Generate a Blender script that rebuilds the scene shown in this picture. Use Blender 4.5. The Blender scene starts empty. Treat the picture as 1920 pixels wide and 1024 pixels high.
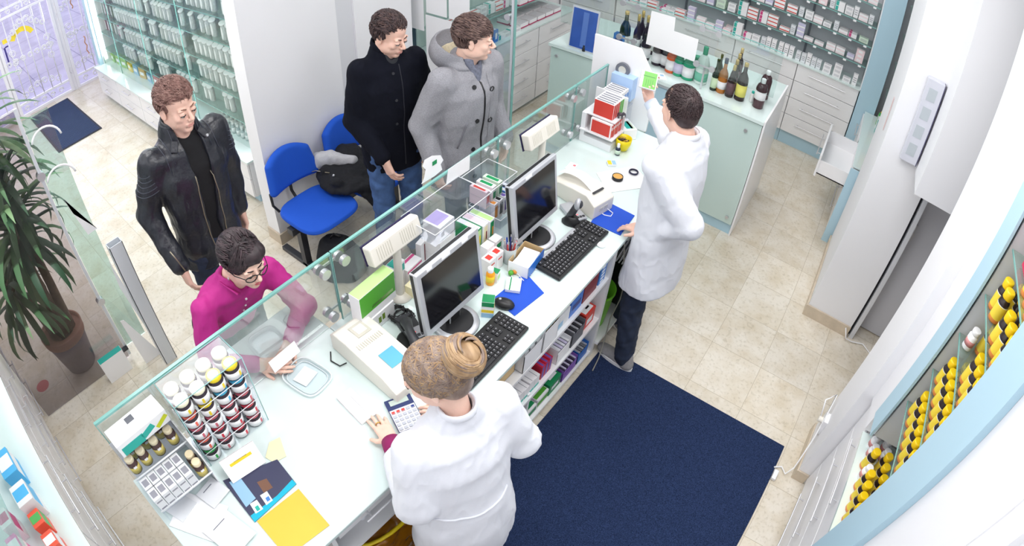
import bpy, bmesh, math, random
import numpy as np
from mathutils import Vector, Matrix, Euler
random.seed(7)
SC = bpy.context.scene
COL = SC.collection
PI = math.pi
# ------------------------------------------------------------------ camera
# a 15 mm class fisheye (equisolid) held just under the ceiling, looking down
FOC, YAW, PITCH, ROLL = 1.1422, -0.7263, 0.7212, -0.0226
PPX, PPY, CAMH = -0.1362, -0.0605, 3.0
def cam_basis():
    ca, sa, cb, sb, cg, sg = math.cos(YAW), math.sin(YAW), math.cos(PITCH), math.sin(PITCH), math.cos(ROLL), math.sin(ROLL)
    fwd = np.array([sa*cb, ca*cb, -sb]); r0 = np.array([ca, -sa, 0.0]); u0 = np.cross(r0, fwd)
    return np.array([cg*r0+sg*u0, -sg*r0+cg*u0, -fwd])
RB = cam_basis()
cd = bpy.data.cameras.new('camera'); cam = bpy.data.objects.new('camera', cd); COL.objects.link(cam)
cd.type = 'PANO'; cd.panorama_type = 'FISHEYE_EQUISOLID'
cd.fisheye_lens = FOC*1000*36/1920; cd.fisheye_fov = PI
cd.sensor_width = 36; cd.sensor_height = 19.2; cd.sensor_fit = 'HORIZONTAL'
cd.shift_x = -PPX*1000/1920; cd.shift_y = PPY*1000/1024
cd.clip_start = 0.05; cd.clip_end = 60
M = Matrix([[float(RB[j][i]) for j in range(3)] for i in range(3)]).to_4x4(); M.translation = (0, 0, CAMH)
cam.matrix_world = M
SC.camera = cam
def ray(px, py):
    d = np.array([(px-960)/1000-PPX, (py-512)/1000-PPY]); r = math.hypot(*d)
    th = 2*math.asin(min(1, r/2/FOC))
    q = np.array([d[0]/r*math.sin(th), -d[1]/r*math.sin(th), -math.cos(th)])
    return RB.T @ q
def atz(px, py, z=0.0):
    w = ray(px, py); t = (CAMH-z)/-w[2]; return Vector((w[0]*t, w[1]*t, z))
def atx(px, py, x):
    w = ray(px, py); t = x/w[0]; return Vector((x, w[1]*t, CAMH+w[2]*t))
def aty(px, py, y):
    w = ray(px, py); t = y/w[1]; return Vector((w[0]*t, y, CAMH+w[2]*t))
# ------------------------------------------------------------------ world, lights, exposure
wd = bpy.data.worlds.new('daylight'); SC.world = wd; wd.use_nodes = True
wn = wd.node_tree; bg = wn.nodes['Background']
bg.inputs[0].default_value = (0.95, 0.96, 1.0, 1); bg.inputs[1].default_value = 1.2
def area(name, loc, size, power, rot=(0, 0, 0), col=(1, 0.98, 0.97)):
    l = bpy.data.lights.new(name, 'AREA'); l.shape = 'RECTANGLE'; l.size = size[0]; l.size_y = size[1]
    l.energy = power; l.color = col
    o = bpy.data.objects.new(name, l); COL.objects.link(o); o.location = loc; o.rotation_euler = rot
    return o
LP = [(-0.9, 0.9), (-0.9, 3.0), (-3.4, 0.6), (-3.4, 3.0), (-6.2, 0.9), (-1.2, 5.2), (0.3, 1.9)]
for i, (x, y) in enumerate(LP):
    area('ceiling_lamp_light', (x, y, 3.36), (1.2, 0.9), 19)
area('window_light', (-9.6, 1.0, 2.2), (3.0, 2.4), 34, (0, -PI/2, 0), (0.94, 0.96, 1.0))
area('camera_side_fill', (-2.2, -0.93, 2.55), (7.0, 1.3), 33, (-PI/2+0.25, 0, PI), (0.97, 0.98, 1.0))  # fill added before the solid south wall to brighten faces turned to the camera
area('east_side_fill', (2.5, 3.9-1.2, 2.9), (1.6, 0.8), 0.01, (0, PI/2, 0))  # added side fill without any window behind it, almost off
SC.view_settings.view_transform = 'Standard'; SC.view_settings.look = 'None'
SC.view_settings.gamma = 1; SC.view_settings.use_curve_mapping = False
SC.view_settings.exposure = 0.62
SC.cycles.max_bounces = 8; SC.cycles.diffuse_bounces = 4; SC.cycles.glossy_bounces = 3
SC.cycles.transmission_bounces = 6; SC.cycles.transparent_max_bounces = 24
SC.cycles.caustics_reflective = False; SC.cycles.caustics_refractive = False
SC.cycles.use_denoising = True; SC.cycles.sample_clamp_indirect = 4
# ------------------------------------------------------------------ materials
ORD = 'first second third fourth fifth sixth seventh eighth ninth tenth eleventh twelfth thirteenth fourteenth fifteenth sixteenth seventeenth eighteenth nineteenth twentieth twenty-first twenty-second twenty-third twenty-fourth twenty-fifth twenty-sixth twenty-seventh twenty-eighth twenty-ninth thirtieth thirty-first thirty-second thirty-third thirty-fourth thirty-fifth thirty-sixth thirty-seventh thirty-eighth thirty-ninth fortieth'.split()
def lin(c):
    return tuple(((v/255)/12.92 if v/255 <= 0.04045 else ((v/255+0.055)/1.055)**2.4) for v in c)
MATS = {}
def mat(name, rgb, rough=0.5, metal=0.0, spec=0.5, emis=0.0, noise=0.0, nscale=30.0, bump=0.0, bscale=80.0, coat=0.0, sheen=0.0):
    if name in MATS: return MATS[name]
    m = bpy.data.materials.new(name); m.use_nodes = True; nt = m.node_tree; b = nt.nodes['Principled BSDF']
    c = lin(rgb)
    b.inputs['Base Color'].default_value = (*c, 1); b.inputs['Roughness'].default_value = rough
    b.inputs['Metallic'].default_value = metal; b.inputs['Specular IOR Level'].default_value = spec
    b.inputs['Coat Weight'].default_value = coat; b.inputs['Sheen Weight'].default_value = sheen
    if emis:
        b.inputs['Emission Color'].default_value = (*c, 1); b.inputs['Emission Strength'].default_value = emis
    tc = nt.nodes.new('ShaderNodeTexCoord')
    if noise:
        n = nt.nodes.new('ShaderNodeTexNoise'); n.inputs['Scale'].default_value = nscale; n.inputs['Detail'].default_value = 4
        nt.links.new(tc.outputs['Object'], n.inputs['Vector'])
        r = nt.nodes.new('ShaderNodeValToRGB'); r.color_ramp.elements[0].position = 0.3; r.color_ramp.elements[1].position = 0.7
        r.color_ramp.elements[0].color = tuple(max(0, v*(1-noise)) for v in c)+(1,)
        r.color_ramp.elements[1].color = tuple(min(1, v*(1+noise)) for v in c)+(1,)
        nt.links.new(n.outputs['Fac'], r.inputs['Fac']); nt.links.new(r.outputs['Color'], b.inputs['Base Color'])
    if bump:
        n2 = nt.nodes.new('ShaderNodeTexNoise'); n2.inputs['Scale'].default_value = bscale; n2.inputs['Detail'].default_value = 3
        nt.links.new(tc.outputs['Object'], n2.inputs['Vector'])
        bp = nt.nodes.new('ShaderNodeBump'); bp.inputs['Strength'].default_value = bump; bp.inputs['Distance'].default_value = 0.01
        nt.links.new(n2.outputs['Fac'], bp.inputs['Height']); nt.links.new(bp.outputs['Normal'], b.inputs['Normal'])
    MATS[name] = m
    return m
def glass_mat(name, tint=(225, 240, 236), refl=0.12, rough=0.02, milky=0.0, milk=(235, 245, 244)):
    if name in MATS: return MATS[name]
    m = bpy.data.materials.new(name); m.use_nodes = True; nt = m.node_tree; nt.nodes.clear()
    out = nt.nodes.new('ShaderNodeOutputMaterial'); tr = nt.nodes.new('ShaderNodeBsdfTransparent'); tr.inputs[0].default_value = (*lin(tint), 1)
    gl = nt.nodes.new('ShaderNodeBsdfGlossy'); gl.inputs['Roughness'].default_value = rough
    lw = nt.nodes.new('ShaderNodeLayerWeight'); lw.inputs[0].default_value = 0.35
    mr = nt.nodes.new('ShaderNodeMapRange'); mr.inputs['To Min'].default_value = refl*0.35; mr.inputs['To Max'].default_value = min(1, refl*3.5)
    nt.links.new(lw.outputs['Fresnel'], mr.inputs['Value'])
    mx = nt.nodes.new('ShaderNodeMixShader'); nt.links.new(mr.outputs[0], mx.inputs[0]); nt.links.new(tr.outputs[0], mx.inputs[1]); nt.links.new(gl.outputs[0], mx.inputs[2])
    last = mx
    if milky:
        df = nt.nodes.new('ShaderNodeBsdfDiffuse'); df.inputs[0].default_value = (*lin(milk), 1)
        m2 = nt.nodes.new('ShaderNodeMixShader'); m2.inputs[0].default_value = milky
        nt.links.new(last.outputs[0], m2.inputs[1]); nt.links.new(df.outputs[0], m2.inputs[2]); last = m2
    nt.links.new(last.outputs[0], out.inputs[0]); MATS[name] = m
    return m
# ------------------------------------------------------------------ mesh builder
class MB:
    def __init__(s, *mats): s.bm = bmesh.new(); s.mats = list(mats)
    def mi(s, m):
        if m is None: return 0
        if m not in s.mats: s.mats.append(m)
        return s.mats.index(m)
    def _fin(s, verts, m, T=None):
        if T is not None: bmesh.ops.transform(s.bm, matrix=T, verts=verts)
        i = s.mi(m)
        fs = set(f for v in verts for f in v.link_faces)
        for f in fs: f.material_index = i
        return verts
    def box(s, c, d, m=None, rz=0.0, R=None, bev=0.0):
        r = bmesh.ops.create_cube(s.bm, size=1.0); vs = r['verts']
        T = Matrix.Translation(c) @ (R.to_4x4() if R is not None else Matrix.Rotation(rz, 4, 'Z')) @ Matrix.Diagonal((d[0], d[1], d[2], 1))
        s._fin(vs, m, T)
        if bev:
            es = list(set(e for v in vs for e in v.link_edges))
            bmesh.ops.bevel(s.bm, geom=es, offset=bev, segments=2, affect='EDGES', profile=0.5)
        return s
    def b2(s, lo, hi, m=None, bev=0.0):
        c = [(a+b)/2 for a, b in zip(lo, hi)]; d = [abs(b-a) for a, b in zip(lo, hi)]
        return s.box(c, d, m, bev=bev)
    def cyl(s, a, b, r1, r2=None, m=None, seg=16, caps=True):
        a = Vector(a); b = Vector(b); r2 = r1 if r2 is None else r2; d = b-a
        r = bmesh.ops.create_cone(s.bm, cap_ends=caps, segments=seg, radius1=r1, radius2=r2, depth=d.length)
        T = Matrix.Translation((a+b)/2) @ d.to_track_quat('Z', 'Y').to_matrix().to_4x4()
        s._fin(r['verts'], m, T); return s
    def lathe(s, prof, m=None, seg=20, T=None, mats=None):
        rings = []; i0 = s.mi(m)
        for (r, z) in prof:
            rings.append([s.bm.verts.new((max(r, 1e-5)*math.cos(2*PI*k/seg), max(r, 1e-5)*math.sin(2*PI*k/seg), z)) for k in range(seg)])
        for j in range(len(rings)-1):
            mi = s.mi(mats[j]) if mats and mats[j] is not None else i0
            for k in range(seg):
                f = s.bm.faces.new((rings[j][k], rings[j][(k+1) % seg], rings[j+1][(k+1) % seg], rings[j+1][k])); f.material_index = mi; f.smooth = True
        for rg, up in ((rings[0], False), (rings[-1], True)):
            f = s.bm.faces.new(rg if up else rg[::-1]); f.material_index = (s.mi(mats[-1]) if (mats and up and mats[-1] is not None) else (s.mi(mats[0]) if mats and not up and mats[0] is not None else i0))
        if T is not None: bmesh.ops.transform(s.bm, matrix=T, verts=[v for rg in rings for v in rg])
        return s
    def tube(s, pts, r, m=None, seg=8, closed=False, radii=None, flat=1.0):
        pts = [Vector(p) for p in pts]; n = len(pts); rings = []; i0 = s.mi(m); up = None
        for i, p in enumerate(pts):
            t = (pts[(i+1) % n]-pts[i-1]) if closed else (pts[min(i+1, n-1)]-pts[max(i-1, 0)])
            t.normalize()
            if up is None: up = Vector((0, 0, 1)) if abs(t.z) < 0.9 else Vector((1, 0, 0))
            u = (up-t*up.dot(t)).normalized(); w = t.cross(u); up = u
            rr = radii[i] if radii else r
            rings.append([s.bm.verts.new(p+u*rr*math.cos(2*PI*k/seg)*flat+w*rr*math.sin(2*PI*k/seg)) for k in range(seg)])
        for j in range(n if closed else n-1):
            A, B = rings[j], rings[(j+1) % n]
            for k in range(seg):
                f = s.bm.faces.new((A[k], A[(k+1) % seg], B[(k+1) % seg], B[k])); f.material_index = i0; f.smooth = True
        if not closed:
            f = s.bm.faces.new(rings[0][::-1]); f.material_index = i0
            f = s.bm.faces.new(rings[-1]); f.material_index = i0
        return s
    def prism(s, poly, h, m=None, T=None):
        """poly: 2D outline in xy, extruded 0..h in z"""
        i0 = s.mi(m); a = [s.bm.verts.new((x, y, 0)) for x, y in poly]; b = [s.bm.verts.new((x, y, h)) for x, y in poly]; n = len(poly)
        fs = [s.bm.faces.new(a[::-1]), s.bm.faces.new(b)]+[s.bm.faces.new((a[i], a[(i+1) % n], b[(i+1) % n], b[i])) for i in range(n)]
        for f in fs: f.material_index = i0
        if T is not None: bmesh.ops.transform(s.bm, matrix=T, verts=a+b)
        bmesh.ops.recalc_face_normals(s.bm, faces=fs)
        return s
    def quad(s, pts, m=None, smooth=False):
        f = s.bm.faces.new([s.bm.verts.new(p) for p in pts]); f.material_index = s.mi(m); f.smooth = smooth; return s
    def sph(s, c, r, m=None, sc=(1, 1, 1), seg=14, R=None):
        q = bmesh.ops.create_uvsphere(s.bm, u_segments=seg, v_segments=max(6, seg*2//3), radius=r)
        T = Matrix.Translation(c) @ (R.to_4x4() if R is not None else Matrix.Identity(4)) @ Matrix.Diagonal((*sc, 1))
        s._fin(q['verts'], m, T)
        for v in q['verts']:
            for f in v.link_faces: f.smooth = True
        return s
    def build(s, name, parent=None, loc=None, rz=0.0, smooth=False):
        me = bpy.data.meshes.new(name); s.bm.to_mesh(me); s.bm.free()
        for m in s.mats: me.materials.append(m)
        if smooth:
            for p in me.polygons: p.use_smooth = True
        o = bpy.data.objects.new(name, me); COL.objects.link(o)
        if parent is not None: o.parent = parent
        if loc is not None: o.location = loc
        if rz: o.rotation_euler = (0, 0, rz)
        return o
def tag(o, label, cat, group=None):
    o['label'] = label; o['category'] = cat
    if group: o['group'] = group
    return o
def thing(name, label, cat, loc=(0, 0, 0), rz=0.0, group=None):
    o = bpy.data.objects.new(name, None); COL.objects.link(o); o.location = loc; o.rotation_euler = (0, 0, rz)
    o.empty_display_size = 0.05
    return tag(o, label, cat, group)
def struct(o): o['kind'] = 'structure'; return o
def dup(root, loc=None, rz=None, label=None, group=None, scale=None):
    r = root.copy(); COL.objects.link(r)
    if loc is not None: r.location = loc
    if rz is not None: r.rotation_euler = (0, 0, rz)
    if scale is not None: r.scale = scale
    if label: r['label'] = label
    if group: r['group'] = group
    for ch in list(root.children):
        c = ch.copy(); COL.objects.link(c); c.parent = r
        for g in list(ch.children):
            d = g.copy(); COL.objects.link(d); d.parent = c
    return r
WHITE = mat('white_paint', (242, 242, 245), 0.45)
WALLM = mat('wall_plaster', (242, 242, 245), 0.75, bump=0.05, bscale=60)
LAM = mat('white_laminate', (240, 240, 242), 0.3)
BLUEP = mat('pale_blue_paint', (180, 212, 228), 0.5)
TEALTOP = mat('pale_green_glass_top', (220, 235, 233), 0.12, coat=0.5)
EDGE = mat('glass_edge_teal', (122, 176, 170), 0.2)
CHROME = mat('brushed_steel', (214, 214, 218), 0.35, metal=0.75)
ALU = mat('aluminium', (214, 217, 223), 0.4, metal=0.15)
BLACK = mat('black_plastic', (22, 22, 25), 0.4)
DARK = mat('dark_grey_plastic', (52, 53, 58), 0.45)
BEIGE = mat('beige_plastic', (232, 228, 218), 0.5)
PAPER = mat('white_paper', (244, 244, 246), 0.8)
GLASS = glass_mat('clear_glass', (247, 252, 251), 0.10)
ACRYL = glass_mat('clear_acrylic', (250, 251, 253), 0.018)
# ------------------------------------------------------------------ organic modelling: smooth-blended fields turned into meshes
class Field:
    def __init__(s, lo, hi, h):
        s.h = h; s.lo = np.array(lo, float); n = np.ceil((np.array(hi)-s.lo)/h).astype(int)+1
        s.n = n; s.f = np.full(n, 1.0, np.float32)
        s.ax = [s.lo[i]+h*np.arange(n[i]) for i in range(3)]
    def _sl(s, lo, hi):
        a = np.maximum(0, np.floor((np.array(lo)-s.lo)/s.h).astype(int)); b = np.minimum(s.n, np.ceil((np.array(hi)-s.lo)/s.h).astype(int)+1)
        if (b <= a).any(): return None, None
        sl = tuple(slice(a[i], b[i]) for i in range(3))
        X = s.ax[0][sl[0]][:, None, None]; Y = s.ax[1][sl[1]][None, :, None]; Z = s.ax[2][sl[2]][None, None, :]
        return sl, (X, Y, Z)
    def _mix(s, sl, d, k, sub):
        g = s.f[sl]
        if sub:
            d = -d; h = np.clip(0.5-0.5*(g-d)/k, 0, 1); s.f[sl] = g*(1-h)+d*h+k*h*(1-h)
        else:
            h = np.clip(0.5+0.5*(g-d)/k, 0, 1); s.f[sl] = g*(1-h)+d*h-k*h*(1-h)
    def cone(s, a, b, ra, rb, k=0.012, sub=False):
        a = np.array(a, float); b = np.array(b, float); m = max(ra, rb)+max(k, s.h)*2
        sl, P = s._sl(np.minimum(a, b)-m, np.maximum(a, b)+m)
        if sl is None: return s
        d = b-a; L2 = max(1e-9, d@d)
        t = np.clip(((P[0]-a[0])*d[0]+(P[1]-a[1])*d[1]+(P[2]-a[2])*d[2])/L2, 0, 1)
        q = np.sqrt((P[0]-a[0]-t*d[0])**2+(P[1]-a[1]-t*d[1])**2+(P[2]-a[2]-t*d[2])**2)-(ra+(rb-ra)*t)
        s._mix(sl, q.astype(np.float32), k, sub); return s
    def chain(s, pts, rs, k=0.012):
        for i in range(len(pts)-1): s.cone(pts[i], pts[i+1], rs[i], rs[i+1], k)
        return s
    def ell(s, c, r, R=None, k=0.012, sub=False):
        c = np.array(c, float); r = np.array(r, float); m = r.max()+max(k, s.h)*2
        sl, P = s._sl(c-m, c+m)
        if sl is None: return s
        X, Y, Z = P[0]-c[0], P[1]-c[1], P[2]-c[2]
        if R is not None:
            R = np.array(R); X, Y, Z = (R[0, i]*X+R[1, i]*Y+R[2, i]*Z for i in range(3))
        q = np.sqrt((X/r[0])**2+(Y/r[1])**2+(Z/r[2])**2)
        q2 = np.sqrt((X/r[0]**2)**2+(Y/r[1]**2)**2+(Z/r[2]**2)**2)
        s._mix(sl, (q*(q-1)/np.maximum(q2, 1e-6)).astype(np.float32), k, sub); return s
    def loft(s, nodes, k=0.02, sub=False, ex=2.4, grow=0.0):
        """nodes: (z, x, y, half depth, half width, twist), sections stay level"""
        nd = sorted(nodes); z = np.array([q[0] for q in nd]); A = [np.array([q[i] for q in nd]) for i in range(1, 6)]
        mx = max(A[3].max(), A[2].max())+grow+0.06
        sl, P = s._sl((A[0].min()-mx, A[1].min()-mx, z[0]-0.04), (A[0].max()+mx, A[1].max()+mx, z[-1]+0.04))
        if sl is None: return s
        zz = P[2][0, 0, :]
        def sm(v):  # smooth interpolation
            i = np.clip(np.searchsorted(z, zz)-1, 0, len(z)-2); t = np.clip((zz-z[i])/(z[i+1]-z[i]), 0, 1); t2 = t*t*(3-2*t)*0.5+t*0.5
            return (v[i]*(1-t2)+v[i+1]*t2)[None, None, :]
        cx, cy, d, w, tw = (sm(v) for v in A); d = d+grow; w = w+grow
        c, sn = np.cos(tw), np.sin(tw); X = P[0]-cx; Y = P[1]-cy; U = X*c+Y*sn; V = -X*sn+Y*c
        q = ((np.abs(U)/d)**ex+(np.abs(V)/w)**ex)**(1/ex)
        q = (q-1)*np.minimum(d, w)
        cap = np.maximum(z[0]-P[2], P[2]-z[-1]); q = np.maximum(q, cap)
        s._mix(sl, q.astype(np.float32), k, sub); return s
    def mesh(s):
        f = s.f; h = s.h; nx, ny, nz = f.shape
        ins = f < 0
        c = ins[:-1, :-1, :-1].astype(np.int8)
        tot = sum(ins[i:nx-1+i, j:ny-1+j, k:nz-1+k].astype(np.int8) for i in (0, 1) for j in (0, 1) for k in (0, 1))
        act = (tot > 0) & (tot < 8); idx = np.argwhere(act); N = len(idx)
        vid = np.full(act.shape, -1, np.int32); vid[act] = np.arange(N)
        pos = np.zeros((N, 3)); cnt = np.zeros(N)
        cor = [(i, j, k) for i in (0, 1) for j in (0, 1) for k in (0, 1)]
        val = {c_: f[idx[:, 0]+c_[0], idx[:, 1]+c_[1], idx[:, 2]+c_[2]].astype(float) for c_ in cor}
        for a in cor:
            for ax in range(3):
                if a[ax]: continue
                b = list(a); b[ax] = 1; b = tuple(b); va, vb = val[a], val[b]; m = (va < 0) != (vb < 0)
                t = np.where(m, va/np.where(m, va-vb, 1), 0)
                p = np.array(a, float)[None, :].repeat(N, 0); p[:, ax] += t
                pos[m] += p[m]; cnt[m] += 1
        V = s.lo+(idx+pos/cnt[:, None])*h
        quads = []
        for ax in range(3):
            o = [0, 0, 0]; o[ax] = 1
            A = ins[:nx-o[0], :ny-o[1], :nz-o[2]]; B = ins[o[0]:, o[1]:, o[2]:]
            e = np.argwhere(A != B); u, v = (ax+1) % 3, (ax+2) % 3
            ok = (e[:, u] > 0) & (e[:, v] > 0) & (e[:, u] < f.shape[u]-1) & (e[:, v] < f.shape[v]-1); e = e[ok]
            fl = A[e[:, 0], e[:, 1], e[:, 2]]
            def g(du, dv):
                q = e.copy(); q[:, u] -= du; q[:, v] -= dv; return vid[q[:, 0], q[:, 1], q[:, 2]]
            Q = np.stack([g(1, 1), g(0, 1), g(0, 0), g(1, 0)], 1); Q[~fl] = Q[~fl][:, ::-1]; quads.append(Q)
        Q = np.concatenate(quads); Q = Q[(Q >= 0).all(1)]
        return V, Q
def vnormals(V, Q):
    n = np.cross(V[Q[:, 2]]-V[Q[:, 0]], V[Q[:, 3]]-V[Q[:, 1]]); N = np.zeros_like(V)
    for i in range(4): np.add.at(N, Q[:, i], n)
    return N/np.maximum(1e-9, np.linalg.norm(N, axis=1))[:, None]
def relax(V, Q, it=1):
    for _ in range(it):
        S = np.zeros_like(V); C = np.zeros(len(V))
        for i in range(4):
            for j in (1, 3): np.add.at(S, Q[:, i], V[Q[:, (i+j) % 4]]); np.add.at(C, Q[:, i], 1)
        V = V*0.5+0.5*S/np.maximum(C, 1)[:, None]
    return V
def wav(V, sc, seed, an=(1, 1, 1)):
    r = np.random.RandomState(seed); P = V*np.array(an)*sc; o = np.zeros(len(V))
    for i in range(4):
        k = r.normal(size=3); k /= np.linalg.norm(k); k2 = r.normal(size=3)
        o += np.sin(P@k*(1+0.6*i)+r.uniform(0, 6)+1.3*np.sin(P@k2*0.6+r.uniform(0, 6)))/(1+0.4*i)
    return o/2.4
def fmesh(name, fld, m, parent, folds=0.0, fscale=26, seed=1, an=(1, 1, 0.6), it=1, extra=None):
    V, Q = fld.mesh(); V = relax(V, Q, it)
    if folds:
        w = wav(V, fscale, seed, an); w = np.abs(w)**0.8*np.sign(w)
        if folds > 0.0045: w2 = wav(V, fscale*2.3, seed+77, (1, 1, 0.45)); w = w+0.22*(1-2*np.abs(w2)**0.8)
        V = V+vnormals(V, Q)*(w*folds)[:, None]
    if extra is not None: V = extra(V, Q)
    me = bpy.data.meshes.new(name); me.vertices.add(len(V)); me.vertices.foreach_set('co', V.astype(np.float32).ravel())
    me.loops.add(len(Q)*4); me.loops.foreach_set('vertex_index', Q.astype(np.int32).ravel())
    me.polygons.add(len(Q)); me.polygons.foreach_set('loop_start', np.arange(0, len(Q)*4, 4, dtype=np.int32))
    me.polygons.foreach_set('use_smooth', np.ones(len(Q), bool)); me.materials.append(m); me.update(calc_edges=True)
    o = bpy.data.objects.new(name, me); COL.objects.link(o); o.parent = parent
    return o
def Rz(a): c, s = math.cos(a), math.sin(a); return np.array([[c, -s, 0], [s, c, 0], [0, 0, 1.0]])
def Ry(a): c, s = math.cos(a), math.sin(a); return np.array([[c, 0, s], [0, 1, 0], [-s, 0, c]])
def Rx(a): c, s = math.cos(a), math.sin(a); return np.array([[1, 0, 0], [0, c, -s], [0, s, c]])
def head_field(F, c, R, s=1.0, fem=False, neck=None):
    """c: head centre (between the ears, eye height), R: columns forward, left, up"""
    c = np.array(c); L = lambda x, y, z: c+R@(np.array([x, y, z])*s)
    E = lambda p, r, k=0.01, sub=False, RR=None: F.ell(L(*p), np.array(r)*s, R if RR is None else R@RR, k, sub)
    E((-0.018, 0, 0.045), (0.092, 0.074, 0.082)); E((0.012, 0, 0.05), (0.078, 0.066, 0.066), 0.02)
    E((0.036, 0, -0.02), (0.056, 0.058, 0.074), 0.02); E((0.040, 0, -0.060), (0.046, 0.046 if not fem else 0.040, 0.046), 0.02)
    E((0.066, 0, -0.096), (0.020, 0.022, 0.017), 0.018)                                   # chin
    for y in (-1, 1):
        E((0.010, y*0.048, -0.055), (0.045, 0.014, 0.030), 0.02)                          # jaw
        E((0.062, y*0.040, -0.022), (0.020, 0.018, 0.017), 0.016)                         # cheekbone
        E((0.083, y*0.030, 0.022), (0.012, 0.024, 0.008), 0.010)                          # brow
        E((0.101, y*0.031, 0.003), (0.013, 0.017, 0.011), 0.010, True)                    # eye socket
        E((0.0835, y*0.031, 0.0015), (0.0132, 0.0150, 0.0128), 0.004)                       # lid and eye
        E((-0.006, y*0.076, -0.008), (0.017, 0.006, 0.031), 0.006, RR=Rz(y*-0.35)@Ry(-0.15))  # ear
        E((-0.001, y*0.082, -0.006), (0.008, 0.004, 0.016), 0.004, True)
    F.cone(L(0.088, 0, 0.010), L(0.113, 0, -0.026), 0.0075*s, 0.0105*s, 0.010)            # nose
    for y in (-1, 1): E((0.102, y*0.010, -0.032), (0.010, 0.007, 0.007), 0.006)
    E((0.088, 0, -0.056), (0.010, 0.025, 0.0048), 0.007); E((0.087, 0, -0.066), (0.010, 0.021, 0.0058), 0.007)  # lips
    E((0.104, 0, -0.0612), (0.010, 0.024, 0.0016), 0.003, True)
    E((0.086, 0, -0.079), (0.010, 0.02, 0.004), 0.01, True)
    if neck is not None:
        r = 0.046 if fem else 0.054
        F.cone(L(-0.022, 0, -0.045), neck, r, r*1.08, 0.03)
        F.cone(L(0.012, 0, -0.085), np.array(neck)+np.array([0.02, 0, -0.02]), 0.034, 0.04, 0.03)
def hand_field(F, w, X, N, side, curl=(0.35, 0.4, 0.45, 0.5), spread=0.12, s=1.0, thumb=(0.6, 0.8, -0.25), cd=(1, 0.9, 0.7)):
    w = np.array(w, float); X = np.array(X, float); X /= np.linalg.norm(X); N = np.array(N, float); N -= X*(N@X); N /= np.linalg.norm(N)
    T = side*np.cross(X, N)
    P = lambda x, t, n=0.0: w+(X*x+T*t+N*n)*s
    offs = [0.028, 0.009, -0.011, -0.029]; bases = [P(0.090, 0.028), P(0.094, 0.009), P(0.090, -0.010), P(0.082, -0.027)]
    for i, b in enumerate(bases): F.cone(P(0.008, offs[i]*0.55), b, 0.0165*s, 0.0115*s, 0.012)
    F.cone(P(0.0, -0.002), P(0.055, 0), 0.020*s, 0.015*s, 0.015)
    Ls = [0.044, 0.048, 0.045, 0.036]
    for i, b in enumerate(bases):
        d = X+T*spread*(1.5-i)*0.8; d /= np.linalg.norm(d); a = 0; p = b; r = [0.0092, 0.0084, 0.0078, 0.0068]
        for j, fr in enumerate((1.0, 0.62, 0.48)):
            a += curl[i]*cd[j]; dd = d*math.cos(a)-N*math.sin(a); q = p+dd*Ls[i]*fr*s
            F.cone(p, q, r[j]*s, r[j+1]*s, 0.0035); p = q
    p0 = P(0.022, 0.020, -0.004); td = X*thumb[0]+T*thumb[1]+N*thumb[2]; td /= np.linalg.norm(td); p1 = p0+td*0.040*s; td2 = td*0.75+X*0.5; td2 /= np.linalg.norm(td2)
    F.cone(P(0.012, 0.006, -0.002), p0, 0.017*s, 0.015*s, 0.012); F.cone(p0, p1, 0.0145*s, 0.0105*s, 0.008); F.cone(p1, p1+td2*0.032*s, 0.0105*s, 0.0082*s, 0.004)
def locks(name, m, parent, c, R, s, region, flow, n, ln, wd, lift=0.006, seed=1, rad=(0.100, 0.082, 0.093), cen=(-0.014, 0, 0.043), m2=None):
    """short tapered locks of hair lying over the skull"""
    rd = random.Random(seed); b = MB(m, m2 or m); c = Vector(c); Rm = Matrix([list(map(float, r)) for r in R]); made = 0; tries = 0
    rad = Vector(rad); cen = Vector(cen)
    while made < n and tries < n*30:
        tries += 1
        v = Vector((rd.gauss(0, 1), rd.gauss(0, 1), rd.gauss(0, 1))).normalized(); p = Vector((v.x*rad.x, v.y*rad.y, v.z*rad.z))+cen
        if not region(p.x, p.y, p.z): continue
        L = ln*rd.uniform(0.65, 1.2); w = wd*rd.uniform(0.6, 1.3); q = p.copy(); pts = []; jit = Vector((rd.gauss(0, .18), rd.gauss(0, .18), rd.gauss(0, .18))); seg = 5
        for j in range(seg):
            u = Vector(((q.x-cen.x)/rad.x**2, (q.y-cen.y)/rad.y**2, (q.z-cen.z)/rad.z**2)).normalized()
            e = lift*(0.3+1.0*math.sin(PI*(j+0.6)/seg))*rd.uniform(0.8, 1.2)
            pts.append((q+u*e, u)); d = Vector(flow(q.x, q.y, q.z))+jit; d -= u*d.dot(u)
            if d.length < 1e-4: d = Vector((0.1, 0.02, 0))
            q = q+d.normalized()*(L/(seg-1))
            k = ((q.x-cen.x)/rad.x)**2+((q.y-cen.y)/rad.y)**2+((q.z-cen.z)/rad.z)**2
            q = cen+(q-cen)/math.sqrt(k)
        prev = None; mi = 1 if (m2 and rd.random() < 0.35) else 0
        for j, (pt, u) in enumerate(pts):
            a = pts[min(j+1, seg-1)][0]-pts[max(j-1, 0)][0]
            sd = a.cross(u).normalized(); ww = w*(1.0, 1.0, 0.9, 0.6, 0.12)[j]*0.5
            ring = [b.bm.verts.new(c+Rm@((pt+x)*s)) for x in (sd*ww, u*ww*0.75, -sd*ww, -u*ww*0.5)]
            if prev:
                for k in range(4):
                    f = b.bm.faces.new((prev[k], prev[(k+1) % 4], ring[(k+1) % 4], ring[k])); f.smooth = True; f.material_index = mi
            prev = ring
        made += 1
    return b.build(name, parent)
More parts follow.
